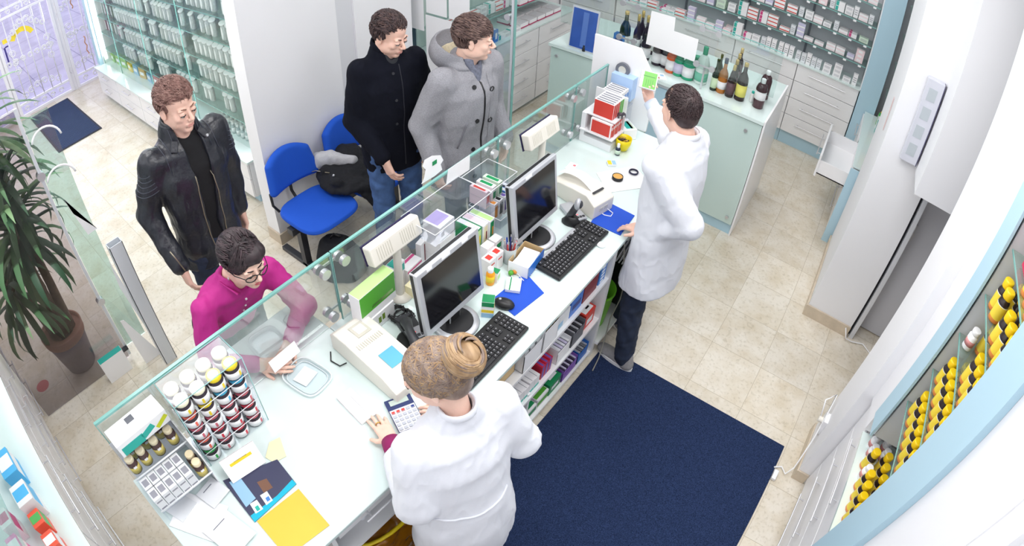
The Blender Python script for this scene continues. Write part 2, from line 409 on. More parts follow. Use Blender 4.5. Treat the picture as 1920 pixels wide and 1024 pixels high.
def face_bits(parent, c, R, s, brow, iris=(70, 60, 50), closed=0.6, lips=(210, 152, 142), smile=0.004, open_=False):
    c = Vector(c); Rm = Matrix([list(map(float, r)) for r in R]); L = lambda x, y, z: c+Rm@(Vector((x, y, z))*s)
    bm_ = mat('brow_%d_%d' % (brow[0], brow[1]), brow, 0.8)
    for y in (-1, 1):
        b = MB(bm_); b.tube([L(0.0935, y*0.012, 0.0205), L(0.0955, y*0.024, 0.0265), L(0.0895, y*0.036, 0.0275), L(0.078, y*0.047, 0.0215)], 0.0026*s, seg=6, radii=[0.0022, 0.003, 0.0026, 0.001]); b.build('eyebrow', parent)
        b = MB(mat('eye_white', (226, 222, 220), 0.2), mat('iris_%d' % iris[0], iris, 0.2), mat('lash', (36, 26, 24), 0.8))
        b.sph(L(0.0862, y*0.031, -0.0035), 0.0112*s, seg=12); b.sph(L(0.0940, y*0.031, -0.0055), 0.0046*s, MATS['iris_%d' % iris[0]], seg=8)
        b.tube([L(0.0915, y*0.0165, -0.0035), L(0.0985, y*0.026, -0.0015), L(0.0985, y*0.035, -0.0015), L(0.0880, y*0.0455, -0.004)], 0.0019*s, MATS['lash'], seg=5)
        b.build('eye', parent)
    b = MB(mat('lips_%d_%d' % (lips[0], lips[1]), lips, 0.45), mat('teeth', (240, 236, 230), 0.3))
    lp = lambda z, r, dz: b.tube([L(0.082, -0.0235, z+dz), L(0.0955, -0.012, z), L(0.0995, 0, z-0.0008), L(0.0955, 0.012, z), L(0.082, 0.0235, z+dz)], 0.004*s, seg=8, radii=[0.0012, r, r*1.15, r, 0.0012])
    lp(-0.0575, 0.0028, smile-0.003); lp(-0.0650, 0.0034, smile+0.003)
    if open_: b.tube([L(0.089, -0.018, -0.0600), L(0.099, 0, -0.0612), L(0.089, 0.018, -0.0600)], 0.003*s, MATS['teeth'], seg=6)
    b.build('lips', parent)
SKIN = mat('skin_light', (232, 190, 172), 0.48, noise=0.05, nscale=22, bump=0.06, bscale=220)
SKIN2 = mat('skin_fair', (238, 198, 180), 0.46, noise=0.05, nscale=22, bump=0.06, bscale=220)
for m_ in (SKIN, SKIN2):
    b_ = m_.node_tree.nodes['Principled BSDF']; b_.inputs['Subsurface Weight'].default_value = 0.12; b_.inputs['Subsurface Radius'].default_value = (0.02, 0.008, 0.005); b_.inputs['Subsurface Scale'].default_value = 0.4
def hair_mat(name, c1, c2):
    m = mat(name, c1, 0.42, spec=0.4); nt = m.node_tree; b = nt.nodes['Principled BSDF']
    tc = nt.nodes.new('ShaderNodeTexCoord'); n = nt.nodes.new('ShaderNodeTexNoise'); n.inputs['Scale'].default_value = 34; n.inputs['Detail'].default_value = 2
    mp = nt.nodes.new('ShaderNodeMapping'); mp.inputs['Scale'].default_value = (0.35, 1.6, 1); nt.links.new(tc.outputs['Object'], mp.inputs[0]); nt.links.new(mp.outputs[0], n.inputs['Vector'])
    r = nt.nodes.new('ShaderNodeValToRGB'); r.color_ramp.elements[0].position = 0.30; r.color_ramp.elements[1].position = 0.75
    r.color_ramp.elements[0].color = (*lin(c1), 1); r.color_ramp.elements[1].color = (*lin(c2), 1)
    nt.links.new(n.outputs['Fac'], r.inputs['Fac']); nt.links.new(r.outputs[0], b.inputs['Base Color'])
    return m
# ------------------------------------------------------------------ room shell
def floor_mat():
    m = bpy.data.materials.new('limestone_tiles'); m.use_nodes = True; nt = m.node_tree; b = nt.nodes['Principled BSDF']; L = nt.links.new
    g = nt.nodes.new('ShaderNodeNewGeometry'); sp = nt.nodes.new('ShaderNodeSeparateXYZ'); L(g.outputs['Position'], sp.inputs[0])
    T = 0.3921; X0 = -0.579; Y0 = 4.514
    def axis(o, off):
        a = nt.nodes.new('ShaderNodeMath'); a.operation = 'SUBTRACT'; L(o, a.inputs[0]); a.inputs[1].default_value = off
        d = nt.nodes.new('ShaderNodeMath'); d.operation = 'DIVIDE'; L(a.outputs[0], d.inputs[0]); d.inputs[1].default_value = T
        fl = nt.nodes.new('ShaderNodeMath'); fl.operation = 'FLOOR'; L(d.outputs[0], fl.inputs[0])
        fr = nt.nodes.new('ShaderNodeMath'); fr.operation = 'FRACT'; L(d.outputs[0], fr.inputs[0])
        pp = nt.nodes.new('ShaderNodeMath'); pp.operation = 'PINGPONG'; L(fr.outputs[0], pp.inputs[0]); pp.inputs[1].default_value = 0.5
        lt = nt.nodes.new('ShaderNodeMath'); lt.operation = 'LESS_THAN'; L(pp.outputs[0], lt.inputs[0]); lt.inputs[1].default_value = 0.0035
        return fl.outputs[0], lt.outputs[0]
    fx, lx = axis(sp.outputs[0], X0); fy, ly = axis(sp.outputs[1], Y0)
    cid = nt.nodes.new('ShaderNodeCombineXYZ'); L(fx, cid.inputs[0]); L(fy, cid.inputs[1])
    wn_ = nt.nodes.new('ShaderNodeTexWhiteNoise'); L(cid.outputs[0], wn_.inputs['Vector'])
    grout = nt.nodes.new('ShaderNodeMath'); grout.operation = 'MAXIMUM'; L(lx, grout.inputs[0]); L(ly, grout.inputs[1])
    off = nt.nodes.new('ShaderNodeVectorMath'); off.operation = 'SCALE'; L(wn_.outputs['Color'], off.inputs[0]); off.inputs['Scale'].default_value = 9
    ad = nt.nodes.new('ShaderNodeVectorMath'); ad.operation = 'ADD'; L(g.outputs['Position'], ad.inputs[0]); L(off.outputs[0], ad.inputs[1])
    n1 = nt.nodes.new('ShaderNodeTexNoise'); n1.inputs['Scale'].default_value = 5; n1.inputs['Detail'].default_value = 7; n1.inputs['Roughness'].default_value = 0.62; L(ad.outputs[0], n1.inputs['Vector'])
    n2 = nt.nodes.new('ShaderNodeTexNoise'); n2.inputs['Scale'].default_value = 46; n2.inputs['Detail'].default_value = 5; L(ad.outputs[0], n2.inputs['Vector'])
    r1 = nt.nodes.new('ShaderNodeValToRGB'); e = r1.color_ramp.elements; e[0].position = 0.32; e[0].color = (*lin((212, 200, 178)), 1); e[1].position = 0.62; e[1].color = (*lin((230, 223, 210)), 1)
    L(n1.outputs['Fac'], r1.inputs['Fac'])
    r2 = nt.nodes.new('ShaderNodeValToRGB'); e = r2.color_ramp.elements; e[0].position = 0.30; e[0].color = (0.72, 0.70, 0.64, 1); e[1].position = 0.47; e[1].color = (1, 1, 1, 1)
    L(n2.outputs['Fac'], r2.inputs['Fac'])
    mu = nt.nodes.new('ShaderNodeMixRGB'); mu.blend_type = 'MULTIPLY'; mu.inputs[0].default_value = 0.6; L(r1.outputs[0], mu.inputs[1]); L(r2.outputs[0], mu.inputs[2])
    tv = nt.nodes.new('ShaderNodeMapRange'); tv.inputs['To Min'].default_value = 0.95; tv.inputs['To Max'].default_value = 1.04; L(wn_.outputs['Value'], tv.inputs['Value'])
    sc = nt.nodes.new('ShaderNodeVectorMath'); sc.operation = 'SCALE'; L(mu.outputs[0], sc.inputs[0]); L(tv.outputs[0], sc.inputs['Scale'])
    mg = nt.nodes.new('ShaderNodeMixRGB'); L(grout.outputs[0], mg.inputs[0]); L(sc.outputs[0], mg.inputs[1]); mg.inputs[2].default_value = (*lin((178, 166, 144)), 1)
    L(mg.outputs[0], b.inputs['Base Color']); b.inputs['Roughness'].default_value = 0.28
    return m
FLOORM = floor_mat()
struct(MB(FLOORM).b2((-8.25, -1.6, -0.06), (3.4, 7.0, 0)).build('floor'))
BASEB = mat('beige_skirting_stone', (206, 192, 172), 0.45, noise=0.08, nscale=14)
# walls
struct(MB(WALLM).b2((-8.25, 2.42, 0), (-3.6, 2.55, 3.4)).build('wall_north'))
p = MB(WALLM); p.b2((-3.32, 1.76, 0), (-3.17, 2.39, 3.4)); p.b2((-3.6, 2.39, 0), (-3.175, 2.55, 3.4))
struct(p.build('wall_north'))
struct(MB(BASEB).b2((-3.169, 1.745, 0), (-3.155, 2.40, 0.10)).b2((-3.32, 1.745, 0), (-3.1695, 1.759, 0.10)).build('baseboard_north'))
struct(MB(mat('wall_light_grey', (222, 223, 228), 0.7)).b2((-3.6, 2.55, 0), (-3.19, 2.71, 3.4)).build('wall_north'))
struct(MB(WALLM).b2((-3.6, 2.71, 0), (-3.17, 3.30, 3.4)).build('wall_north'))
struct(MB(WALLM).b2((-4.2, 6.42, 0), (3.4, 6.55, 3.4)).build('wall_north'))
struct(MB(WALLM).b2((-3.60, 3.9, 0), (-3.42, 6.5, 3.4)).build('wall_west'))
struct(MB(BLUEP).b2((-3.9, 3.30, 0), (-3.55, 3.9, 3.4)).build('wall_west'))
struct(MB(WALLM).b2((-8.25, -1.05, 0), (3.4, -0.96, 3.4)).build('wall_south'))
struct(MB(WALLM).b2((2.6, -1.0, 0), (2.7, 6.5, 3.4)).build('wall_east'))
CEIL = mat('ceiling_white', (240, 240, 240), 0.8)
struct(MB(CEIL).b2((-8.25, -1.6, 3.4), (3.4, 7.0, 3.5)).build('ceiling'))
# right hand wall block with the sliding door
GW = mat('wall_cool_white', (236, 237, 241), 0.7)
struct(MB(GW).b2((0.35, 3.66, 0), (0.742, 3.80, 3.4)).b2((0.35, 3.80, 0), (0.47, 4.66, 3.4)).build('wall_east'))
struct(MB(GW).b2((0.62, 3.3, 1.46), (2.6, 3.8, 3.4)).build('wall_east'))
struct(MB(BASEB).b2((0.3495, 3.645, 0), (0.742, 3.659, 0.10)).b2((0.335, 3.645, 0), (0.349, 4.66, 0.10)).build('baseboard_east'))
d = MB(mat('door_grey', (206, 207, 214), 0.5)).b2((0.80, 3.84, 0.01), (1.75, 3.88, 2.1)).build('door_1'); struct(d)
MB(mat('black_rubber', (20, 20, 30), 0.6)).b2((0.742, 3.70, 0.0), (0.765, 3.84, 1.5)).build('door_gasket', d)
MB(ALU).b2((0.765, 3.66, 0.0), (0.80, 3.84, 1.5)).build('door_frame', d)
MB(CHROME).cyl((0.83, 3.84, 0.95), (0.83, 3.78, 0.95), 0.018).cyl((0.83, 3.785, 0.90), (0.83, 3.785, 1.04), 0.012).build('door_handle', d)
# near pilaster + niche surround
struct(MB(WALLM).b2((0.72, 2.285, 0), (1.25, 2.66, 3.4)).b2((0.785, 2.07, 0.87), (1.25, 2.285, 3.4)).build('wall_east'))
struct(MB(BASEB).b2((0.708, 2.273, 0), (0.719, 2.672, 0.09)).b2((0.7195, 2.273, 0), (0.80, 2.284, 0.09)).b2((0.7195, 2.661, 0), (1.25, 2.672, 0.09)).build('baseboard_east'))
struct(MB(BLUEP).b2((0.772, 1.925, 1.0), (0.785, 2.07, 3.3)).b2((0.772, 1.22, 0.0), (0.799, 1.45, 3.3)).build('trim_1'))
struct(MB(GW).b2((0.80, -0.84, 0), (1.3, 1.439, 3.3)).build('wall_east'))
struct(MB(WHITE).b2((0.78, 0.86, 0), (0.80, 0.90, 3.3)).b2((0.785, 0.80, 0), (0.80, 0.86, 3.3)).b2((0.775, 0.76, 0), (0.80, 0.80, 3.3)).build('trim_3'))
# ------------------------------------------------------------------ drawer units and display cases
GAP = mat('shadow_gap', (150, 152, 158), 0.6)
def handle(parent, x, z, w, off=0.032):
    b = MB(CHROME).cyl((x-w/2, -off, z), (x+w/2, -off, z), 0.005, seg=8)
    for s in (-1, 1): b.cyl((x+s*w*0.42, -off, z), (x+s*w*0.42, 0.0, z), 0.004, seg=6)
    return b.build('handle', parent)
def drawer_unit(name, label, loc, rz, w, d, rows, hw, kick=0.12, group=None, kickm=None, bodytop=None):
    """rows: list of z boundaries from bottom up; the front faces local -y"""
    t = thing(name, label, 'drawer unit', loc, rz, group)
    MB(LAM).b2((0, 0.02, rows[0]), (w, d, rows[-1])).build('body', t)
    if kick: MB(kickm or BLUEP).b2((0, 0.05, 0), (w, d, rows[0])).build('plinth', t)
    for a, b in zip(rows[:-1], rows[1:]):
        f = MB(LAM).box((w/2, 0.009, (a+b)/2), (w-0.006, 0.018, b-a-0.006), bev=0.002).build('drawer', t)
        handle(f, w/2, b-(b-a)*0.38, hw)
    return t
NTH = ['first', 'second', 'third', 'fourth', 'fifth', 'sixth']
# left display: five low units
xs = [-7.44, -6.70, -5.96, -5.22, -4.48, -3.74]
for i in range(5):
    drawer_unit('drawer_unit', 'white two-drawer low unit under the herbal tea showcase, %s from the entrance grille' % NTH[i], (xs[i], 1.92, 0), 0, 0.735, 0.48, [0.07, 0.25, 0.43], 0.22, group='low drawer units under the showcase')
t = thing('glass_showcase', 'tall wall showcase with glass shelves full of oval-labelled herbal tea jars', 'showcase', (0, 0, 0))
MB(TEALTOP).b2((-7.45, 1.90, 0.432), (-3.70, 2.40, 0.45)).build('ledge', t)
MB(mat('lit_case_back', (228, 238, 234), 0.6)).b2((-7.40, 2.385, 0.45), (-3.70, 2.40, 3.2)).build('back_panel', t)
MB(BLUEP, WHITE).b2((-7.50, 1.98, 0.45), (-7.38, 2.40, 3.2), BLUEP).b2((-7.38, 2.03, 0.45), (-7.372, 2.385, 3.2), WHITE).build('side_panel', t)
MB(BLUEP).b2((-3.70, 2.03, 0.0), (-3.66, 2.40, 3.2)).build('side_panel', t)
MB(mat('case_lamp', (250, 253, 255), 0.4, emis=1.6)).b2((-7.371, 2.06, 0.5), (-7.362, 2.10, 3.1)).build('lamp_strip', t)
SHZ = [0.65, 0.88, 1.11, 1.34, 1.57, 1.80]
SHG = glass_mat('shelf_glass', (238, 248, 246), 0.1, milky=0.06, milk=(220, 240, 236))
for z in SHZ:
    MB(SHG, EDGE).b2((-7.37, 2.085, z-0.008), (-3.71, 2.38, z)).b2((-7.37, 2.082, z-0.008), (-3.71, 2.085, z), EDGE).build('glass_shelf', t)
for a, b in ((-7.37, -6.745), (-6.735, -5.745), (-5.735, -4.745), (-4.735, -3.71)):
    MB(glass_mat('case_glass', (250, 253, 252), 0.035), EDGE).b2((a, 2.045, 0.452), (b, 2.050, 3.1)).b2((a, 2.044, 0.452), (a+0.004, 2.051, 3.1), EDGE).build('glass_door', t)
# tea jars
JG = mat('tea_jar_greygreen', (192, 200, 199), 0.35, noise=0.12, nscale=60)
LW = mat('oval_label_white', (250, 250, 250), 0.6)
def tea_jar(label, tint=None):
    b = MB(JG, LW); T = Matrix.Diagonal((1.0, 0.62, 1, 1))
    b.lathe([(0.034, 0), (0.038, 0.01), (0.038, 0.125), (0.030, 0.143)], JG, seg=14, T=T)
    b.lathe([(0.036, 0), (0.040, 0.004), (0.038, 0.010)], LW, seg=16, T=Matrix.Translation((0, -0.004, 0.142)) @ Matrix.Rotation(0.45, 4, 'X') @ Matrix.Diagonal((1.16, 0.72, 1, 1)))
    n = 14; pts = []
    for k in range(n):
        a = 2*PI*k/n; x = 0.017*math.cos(a); z = 0.064+0.056*math.sin(a)
        pts.append((x, -0.0243*math.sqrt(max(0, 1-(x/0.038)**2))-0.0008, z))
    b.quad(pts, LW)
    return tag(b.build('tea_jar'), label, 'jar', 'herbal tea jars')
DESC = {0: 'on the lowest shelf', 1: 'on the second lowest shelf', 2: 'on the third lowest shelf', 3: 'on the fourth lowest shelf', 4: 'on the fifth lowest shelf', 5: 'on the top shelf'}
proto = None; rnd = random.Random(3)
for x in (-7.36, -6.74, -5.74, -4.74, -3.72):  # fill strips added at the case ends and door joints to brighten the jars
    l_ = bpy.data.lights.new('case_fill_light', 'AREA'); l_.shape = 'RECTANGLE'; l_.size = 0.03; l_.size_y = 2.4; l_.energy = 9; lo_ = bpy.data.objects.new('case_fill_light', l_); COL.objects.link(lo_); lo_.location = (x, 2.065, 1.75); lo_.rotation_euler = (PI/2, 0, PI)
    lo_.rotation_euler = (-PI/2, 0, 0)
secs = [(-6.70, -5.80, 'left'), (-5.68, -4.80, 'middle'), (-4.68, -3.78, 'pillar')]
SN = {'left': 'entrance-side showcase bay', 'middle': 'middle showcase bay', 'pillar': 'pillar-side showcase bay'}
cnt = 0
for zi, z in enumerate(SHZ):
    for (a, b_, nm) in secs:
        if nm == 'left' and zi > 3: continue
        x = a+0.03; jn = 0
        while x < b_-0.02:
            if rnd.random() < 0.86:
                jn += 1
                for row in range(2 if rnd.random() < 0.45 else 1):
                    lab = 'herbal tea jar, %s%s %s, %s' % (ORD[jn-1], ' of the row' if not row else ', rear row,', DESC[zi], SN[nm])
                    if proto is None: proto = o = tea_jar(lab)
                    else: o = proto.copy(); COL.objects.link(o); o['label'] = lab
                    o['group'] = 'herbal tea jars %s %s' % (DESC[zi], SN[nm])
                    o.location = (x+row*0.02, 2.15+row*0.12, z+0.001); o.rotation_euler = (0, 0, rnd.uniform(-.2, .1)); cnt += 1
            x += rnd.uniform(0.083, 0.10)
# thin leaflets, books and boxes at the entrance end
cols = [(120, 122, 128), (170, 120, 128), (190, 196, 190), (98, 104, 112), (176, 90, 110), (210, 214, 210), (140, 150, 132)]
for zi in (1, 2, 3, 4):
    for k in range(9):
        c = cols[(k*3+zi) % 7]
        o = MB(mat('thin_box_%d' % ((k*3+zi) % 7), c, 0.5), PAPER).b2((0, 0, 0), (0.022, 0.10, 0.15)).b2((0.003, -0.001, 0.02), (0.019, 0.0, 0.13), PAPER).build('slim_box', loc=(-7.30+k*0.06, 2.16+0.01*(k % 2), SHZ[zi]+0.001))
        tag(o, 'slim upright box, %s from the entrance, %s of the showcase' % (ORD[k], DESC[zi]), 'box', 'slim boxes at the entrance end, shelf %s' % NTH[zi])
GRN = mat('soft_green_box', (150, 196, 96), 0.5); YEL = mat('box_yellow', (240, 208, 40), 0.5); SKY = mat('box_sky_blue', (150, 192, 222), 0.5)
OCH = mat('box_ochre', (214, 180, 110), 0.5); ROSE = mat('box_rose', (206, 140, 140), 0.5)
for k, (m, nm) in enumerate([(GRN, 'green'), (GRN, 'green'), (GRN, 'green'), (YEL, 'yellow-green'), (SKY, 'pale blue'), (OCH, 'ochre'), (SKY, 'pale blue'), (ROSE, 'dusty pink'), (YEL, 'yellow')]):
    x = -7.28+k*0.20
    o = MB(m, PAPER).box((0, 0, 0.05+0.01*(k % 3)), (0.15, 0.07, 0.10+0.02*(k % 3)), bev=0.003).box((0, -0.036, 0.06), (0.09, 0.001, 0.04), PAPER).build('herb_box', loc=(x, 2.17, 0.452), rz=0.1*((k % 3)-1))
    tag(o, '%s carton on the showcase floor, %s from the entrance' % (nm, ['first', 'second', 'third', 'fourth', 'fifth', 'sixth', 'seventh', 'eighth', 'ninth'][k]), 'carton', 'cartons on the showcase floor')
# small white-capped bottles on the showcase floor near the pillar
SB = mat('pale_grey_vial', (176, 190, 190), 0.3)
pv = None; k = 0
for x in [-4.52, -4.44, -4.37, -4.30, -4.21, -4.13, -4.06, -3.99, -3.91, -3.84, -3.78]:
    for r in range(2):
        if pv is None:
            pv = o = MB(SB, LW).lathe([(0.017, 0), (0.018, 0.004), (0.018, 0.065), (0.008, 0.078), (0.008, 0.082)], SB, seg=12).lathe([(0.0185, 0.015), (0.0185, 0.055)], LW, seg=12).lathe([(0.010, 0.080), (0.010, 0.10)], LW, seg=10).build('small_bottle')
            tag(o, 'small white-capped bottle on the showcase floor near the pillar', 'bottle', 'white-capped bottles near the pillar')
        else: o = pv.copy(); COL.objects.link(o)
        o['label'] = 'small white-capped bottle, %s row, %s towards the pillar, on the showcase floor' % (['front', 'rear'][r], ORD[k//2])
        o.location = (x+r*0.03, 2.11+r*0.07, 0.452); k += 1
# ------------------------------------------------------------------ back wall units and shelves
bx = [-3.40, -2.68, -1.97, -1.26, -0.55, 0.16]
for i in range(5):
    drawer_unit('drawer_unit', 'white four-drawer unit along the back wall, %s from the blue column' % NTH[4-i], (bx[i], 6.05, 0), 0, 0.706, 0.36, [0.16, 0.36, 0.555, 0.75, 0.94], 0.42, group='four-drawer units along the back wall')
t = thing('wall_shelving', 'grey-backed glass shelving full of medicine boxes along the back wall', 'shelving', (0, 0, 0))
MB(mat('shelf_back_grey', (186, 188, 194), 0.6)).b2((-3.35, 6.40, 0.94), (0.15, 6.415, 3.2)).build('back_panel', t)
MB(TEALTOP).b2((-3.35, 6.035, 0.941), (0.16, 6.41, 0.955)).build('ledge', t)
BZ = [1.18, 1.40, 1.61, 1.82]
for z in BZ: MB(SHG, EDGE).b2((-3.3, 6.12, z-0.009), (0.15, 6.395, z-0.001)).b2((-3.3, 6.117, z-0.009), (0.15, 6.12, z-0.001), EDGE).build('glass_shelf', t)
for x in (-2.68, -1.97, -1.26, -0.55):
    MB(mat('slotted_rail', (110, 112, 122), 0.5)).b2((x-0.012, 6.385, 0.96), (x+0.012, 6.399, 3.1)).build('upright_rail', t)
struct(MB(BLUEP, WHITE).b2((0.165, 6.03, 0), (0.385, 6.42, 3.3)).b2((0.155, 6.05, 0.95), (0.164, 6.4, 3.3), WHITE).build('trim_2'))
CART = {}
def carton_mesh(key, size, base, acc, style):
    """cached box mesh, origin at base centre; acc patches sit proud by 0.4 mm"""
    if key in CART: return CART[key]
    w, d, h = size; e = 0.0004; b = MB(base); b.box((0, 0, h/2), size, base)
    if style == 1:
        b.box((0, -d/2, h*0.3), (w*0.98, 2*e, h*0.28), acc).box((0, 0, h), (w*0.98, d*0.25, 2*e), acc)
    elif style == 2:
        b.box((-w*0.3, -d/2, h/2), (w*0.3, 2*e, h*0.9), acc).box((-w*0.3, 0, h), (w*0.3, d*0.9, 2*e), acc)
    elif style == 3:
        g = mat('print_grey', (150, 150, 160), 0.6)
        for q in range(3): b.box((0, -d/2, h*(0.3+0.18*q)), (w*0.7, 2*e, h*0.06), g).box((0, d*(-0.25+0.2*q), h), (w*0.7, d*0.05, 2*e), g)
    elif style == 4:
        b.box((0, -d/2, h*0.5), (w*0.5, 2*e, h*0.5), acc).box((w*0.1, 0, h), (w*0.5, d*0.5, 2*e), acc)
    CART[key] = b
    return b
CW = mat('carton_white', (240, 238, 240), 0.5); CG = mat('carton_pale_grey', (226, 228, 232), 0.5); CP = mat('carton_pale_pink', (240, 214, 218), 0.5)
CR = mat('carton_red', (214, 62, 52), 0.45); CT = mat('carton_teal', (52, 172, 160), 0.45); CB = mat('carton_blue', (70, 130, 206), 0.45)
CO = mat('carton_orange', (232, 106, 62), 0.45); CM = mat('carton_magenta', (204, 70, 130), 0.45); CGn = mat('carton_green', (86, 176, 92), 0.45); CY = mat('carton_lime', (206, 214, 40), 0.45)
CLV = mat('carton_lavender', (206, 200, 226), 0.5); CPG = mat('carton_pale_green', (206, 226, 206), 0.5)
KINDS = [('white carton', (0.085, 0.06, 0.045), CW, CG, 3), ('white carton with a pink stripe', (0.10, 0.07, 0.035), CW, CP, 1), ('white carton with a red stripe', (0.11, 0.07, 0.04), CW, CR, 1),
         ('pale grey upright carton', (0.05, 0.05, 0.10), CG, CW, 3), ('white carton with a magenta end', (0.09, 0.06, 0.04), CW, CM, 2), ('pale pink carton', (0.09, 0.06, 0.045), CP, CW, 4),
         ('white carton with a teal end', (0.10, 0.06, 0.05), CW, CT, 2), ('orange and red carton', (0.08, 0.06, 0.05), CO, CW, 4), ('pale green carton', (0.10, 0.07, 0.05), CPG, CW, 3),
         ('lavender carton', (0.08, 0.06, 0.05), CLV, CW, 1), ('tall white carton', (0.05, 0.05, 0.12), CW, CG, 3), ('lime and white carton', (0.05, 0.05, 0.11), CW, CY, 1), ('bright blue carton', (0.06, 0.05, 0.12), CB, CW, 4)]
KM = {}
def kcarton(i, loc, rz, label, group, name='medicine_box'):
    nm, sz, ba, ac, st = KINDS[i]
    if i not in KM:
        b = carton_mesh(i, sz, ba, ac, st); o = b.build(name); KM[i] = o
    else:
        o = KM[i].copy(); COL.objects.link(o)
    o.location = loc; o.rotation_euler = (0, 0, rz); o['label'] = label; o['category'] = 'box'; o['group'] = group
    return o
# facing local -y (towards the room)
wts = [10, 7, 6, 5, 3, 4, 3, 1, 1, 2, 2, 0, 0]
ZW = {0: 'back wall drawer ledge', 1: 'lowest back wall shelf', 2: 'second back wall shelf', 3: 'third back wall shelf', 4: 'fourth back wall shelf'}
lev = [0.956]+BZ
for li, z in enumerate(lev):
    xmin = [-2.75, -2.2, -1.7, -1.2, -0.8][li]
    x = 0.10; sn_ = 0
    while x > xmin:
        i = rnd.choices(range(13), wts)[0]
        if li == 0 and x > -0.9: i = rnd.choice([3, 10, 3, 0, 10])
        w = KINDS[i][1][0]; h = KINDS[i][1][2]; x -= w; sn_ += 1
        n = 1 if h > 0.08 else rnd.choice([1, 1, 2, 2, 3])
        for q in range(n):
            kcarton(i, (x+w/2, 6.20 if li else 6.11, z+q*(h+0.0006)), rnd.uniform(-.03, .03), '%s, %s from blue column%s, %s' % (KINDS[i][0], ORD[sn_-1], ['', ', middle', ', uppermost'][q] if n == 3 else ['', ', uppermost'][min(q, 1)], ZW[li]), 'cartons on the %s' % ZW[li])
        if rnd.random() < 0.4 and h < 0.08:
            kcarton(i, (x+w/2, 6.30 if li else 6.24, z), 0, '%s behind %s pile from blue column, %s' % (KINDS[i][0], ORD[sn_-1], ZW[li]), 'cartons on the %s' % ZW[li])
        x -= rnd.choice([0.008, 0.01, 0.02, 0.03])
# price tags under the shelves
tagp = None
for li, z in enumerate(BZ):
    for tn, x in enumerate(np.arange(0.08, -1.6+0.3*li, -0.17)):
        if tagp is None:
            tagp = o = MB(PAPER).box((0, 0, 0), (0.034, 0.001, 0.02)).build('price_tag'); o['label'] = ''; o['category'] = 'price tag'
        else: o = tagp.copy(); COL.objects.link(o)
        o['label'] = 'tiny white price tag, %s from the blue column, under the %s back wall shelf' % (ORD[tn], NTH[li]); o['group'] = 'price tags on the %s back wall shelf' % NTH[li]
        o.location = (float(x), 6.114, z-0.016)
# ------------------------------------------------------------------ back left drawers and shelf
for i in range(3):
    drawer_unit('drawer_unit', 'white four-drawer unit behind the customers, %s from the grey-coated man' % NTH[i], (-2.93, 3.42+i*0.71 if i else 3.44, 0), PI/2, 0.70 if i else 0.66, 0.42, [0.05, 0.24, 0.445, 0.65, 0.86], 0.30, group='four-drawer units behind the customers')
t = thing('wall_shelving', 'short glass shelving with packed medicine trays behind the grey-coated man', 'shelving', (0, 0, 0))
MB(TEALTOP).b2((-3.41, 3.42, 0.862), (-2.92, 5.55, 0.876)).build('ledge', t)
MB(SHG, EDGE).b2((-3.34, 3.60, 1.10), (-3.02, 5.5, 1.108)).b2((-3.02, 3.60, 1.10), (-3.017, 5.5, 1.108), EDGE).build('glass_shelf', t)
MB(mat('shelf_back_green', (196, 212, 206), 0.6)).b2((-3.415, 3.6, 0.88), (-3.405, 5.5, 3.0)).build('back_panel', t)
TR = mat('tray_magenta_edge', (176, 60, 100), 0.5)
trp = None
for zi, z in enumerate((0.877, 1.109)):
    for yi in range(9):
        for xi in range(2):
            y = 4.05+yi*0.155; x = -3.06-xi*0.15-0.02*zi
            if yi < 4 and zi == 0 or yi < 4 and zi == 1: continue
            if trp is None:
                b = MB(TR); b.b2((-0.065, -0.07, 0), (0.065, 0.07, 0.012), TR); g = mat('print_grey', (150, 150, 160), 0.6)
                b.b2((-0.062, -0.066, 0.012), (0.062, 0.066, 0.048), CW)
                for q in range(9): b.box((0, -0.058+q*0.0145, 0.0485), (0.122, 0.003, 0.001), g)
                trp = o = b.build('medicine_tray'); o['category'] = 'box tray'
            else: o = trp.copy(); COL.objects.link(o)
            o['label'] = 'magenta-edged carton tray on the %s, %s row, %s towards the blue sign' % ('drawer ledge' if zi == 0 else 'glass shelf', ['front', 'rear'][xi], ORD[yi]); o['group'] = 'packed trays on the %s' % ('drawer ledge' if zi == 0 else 'glass shelf')
            o.location = (x, y, z); o.rotation_euler = (0, 0, rnd.uniform(-.04, .04))
for k in range(11):
    y = 3.66+0.086*k
    kcarton([0, 6, 0, 12, 0, 3, 12, 6][k % 8], (-3.0, y, 0.877), PI/2+rnd.uniform(-.1, .1), '%s, ledge behind grey-coated man, %s of its row' % (KINDS[[0, 6, 0, 12, 0, 3, 12, 6][k % 8]][0], ORD[k]), 'cartons behind the grey-coated man')
for k in range(9):
    i = [2, 7, 4, 2, 0, 6, 2, 4, 0][k]
    for q in range(2): kcarton(i, (-3.12, 3.68+0.115*k, 1.109+q*(KINDS[i][1][2]+.0006)), PI/2, '%s, shelf behind grey-coated man, %s %s' % (KINDS[i][0], ORD[k], ['pile, bottom', 'pile, top'][q]), 'cartons on the shelf behind the grey-coated man')
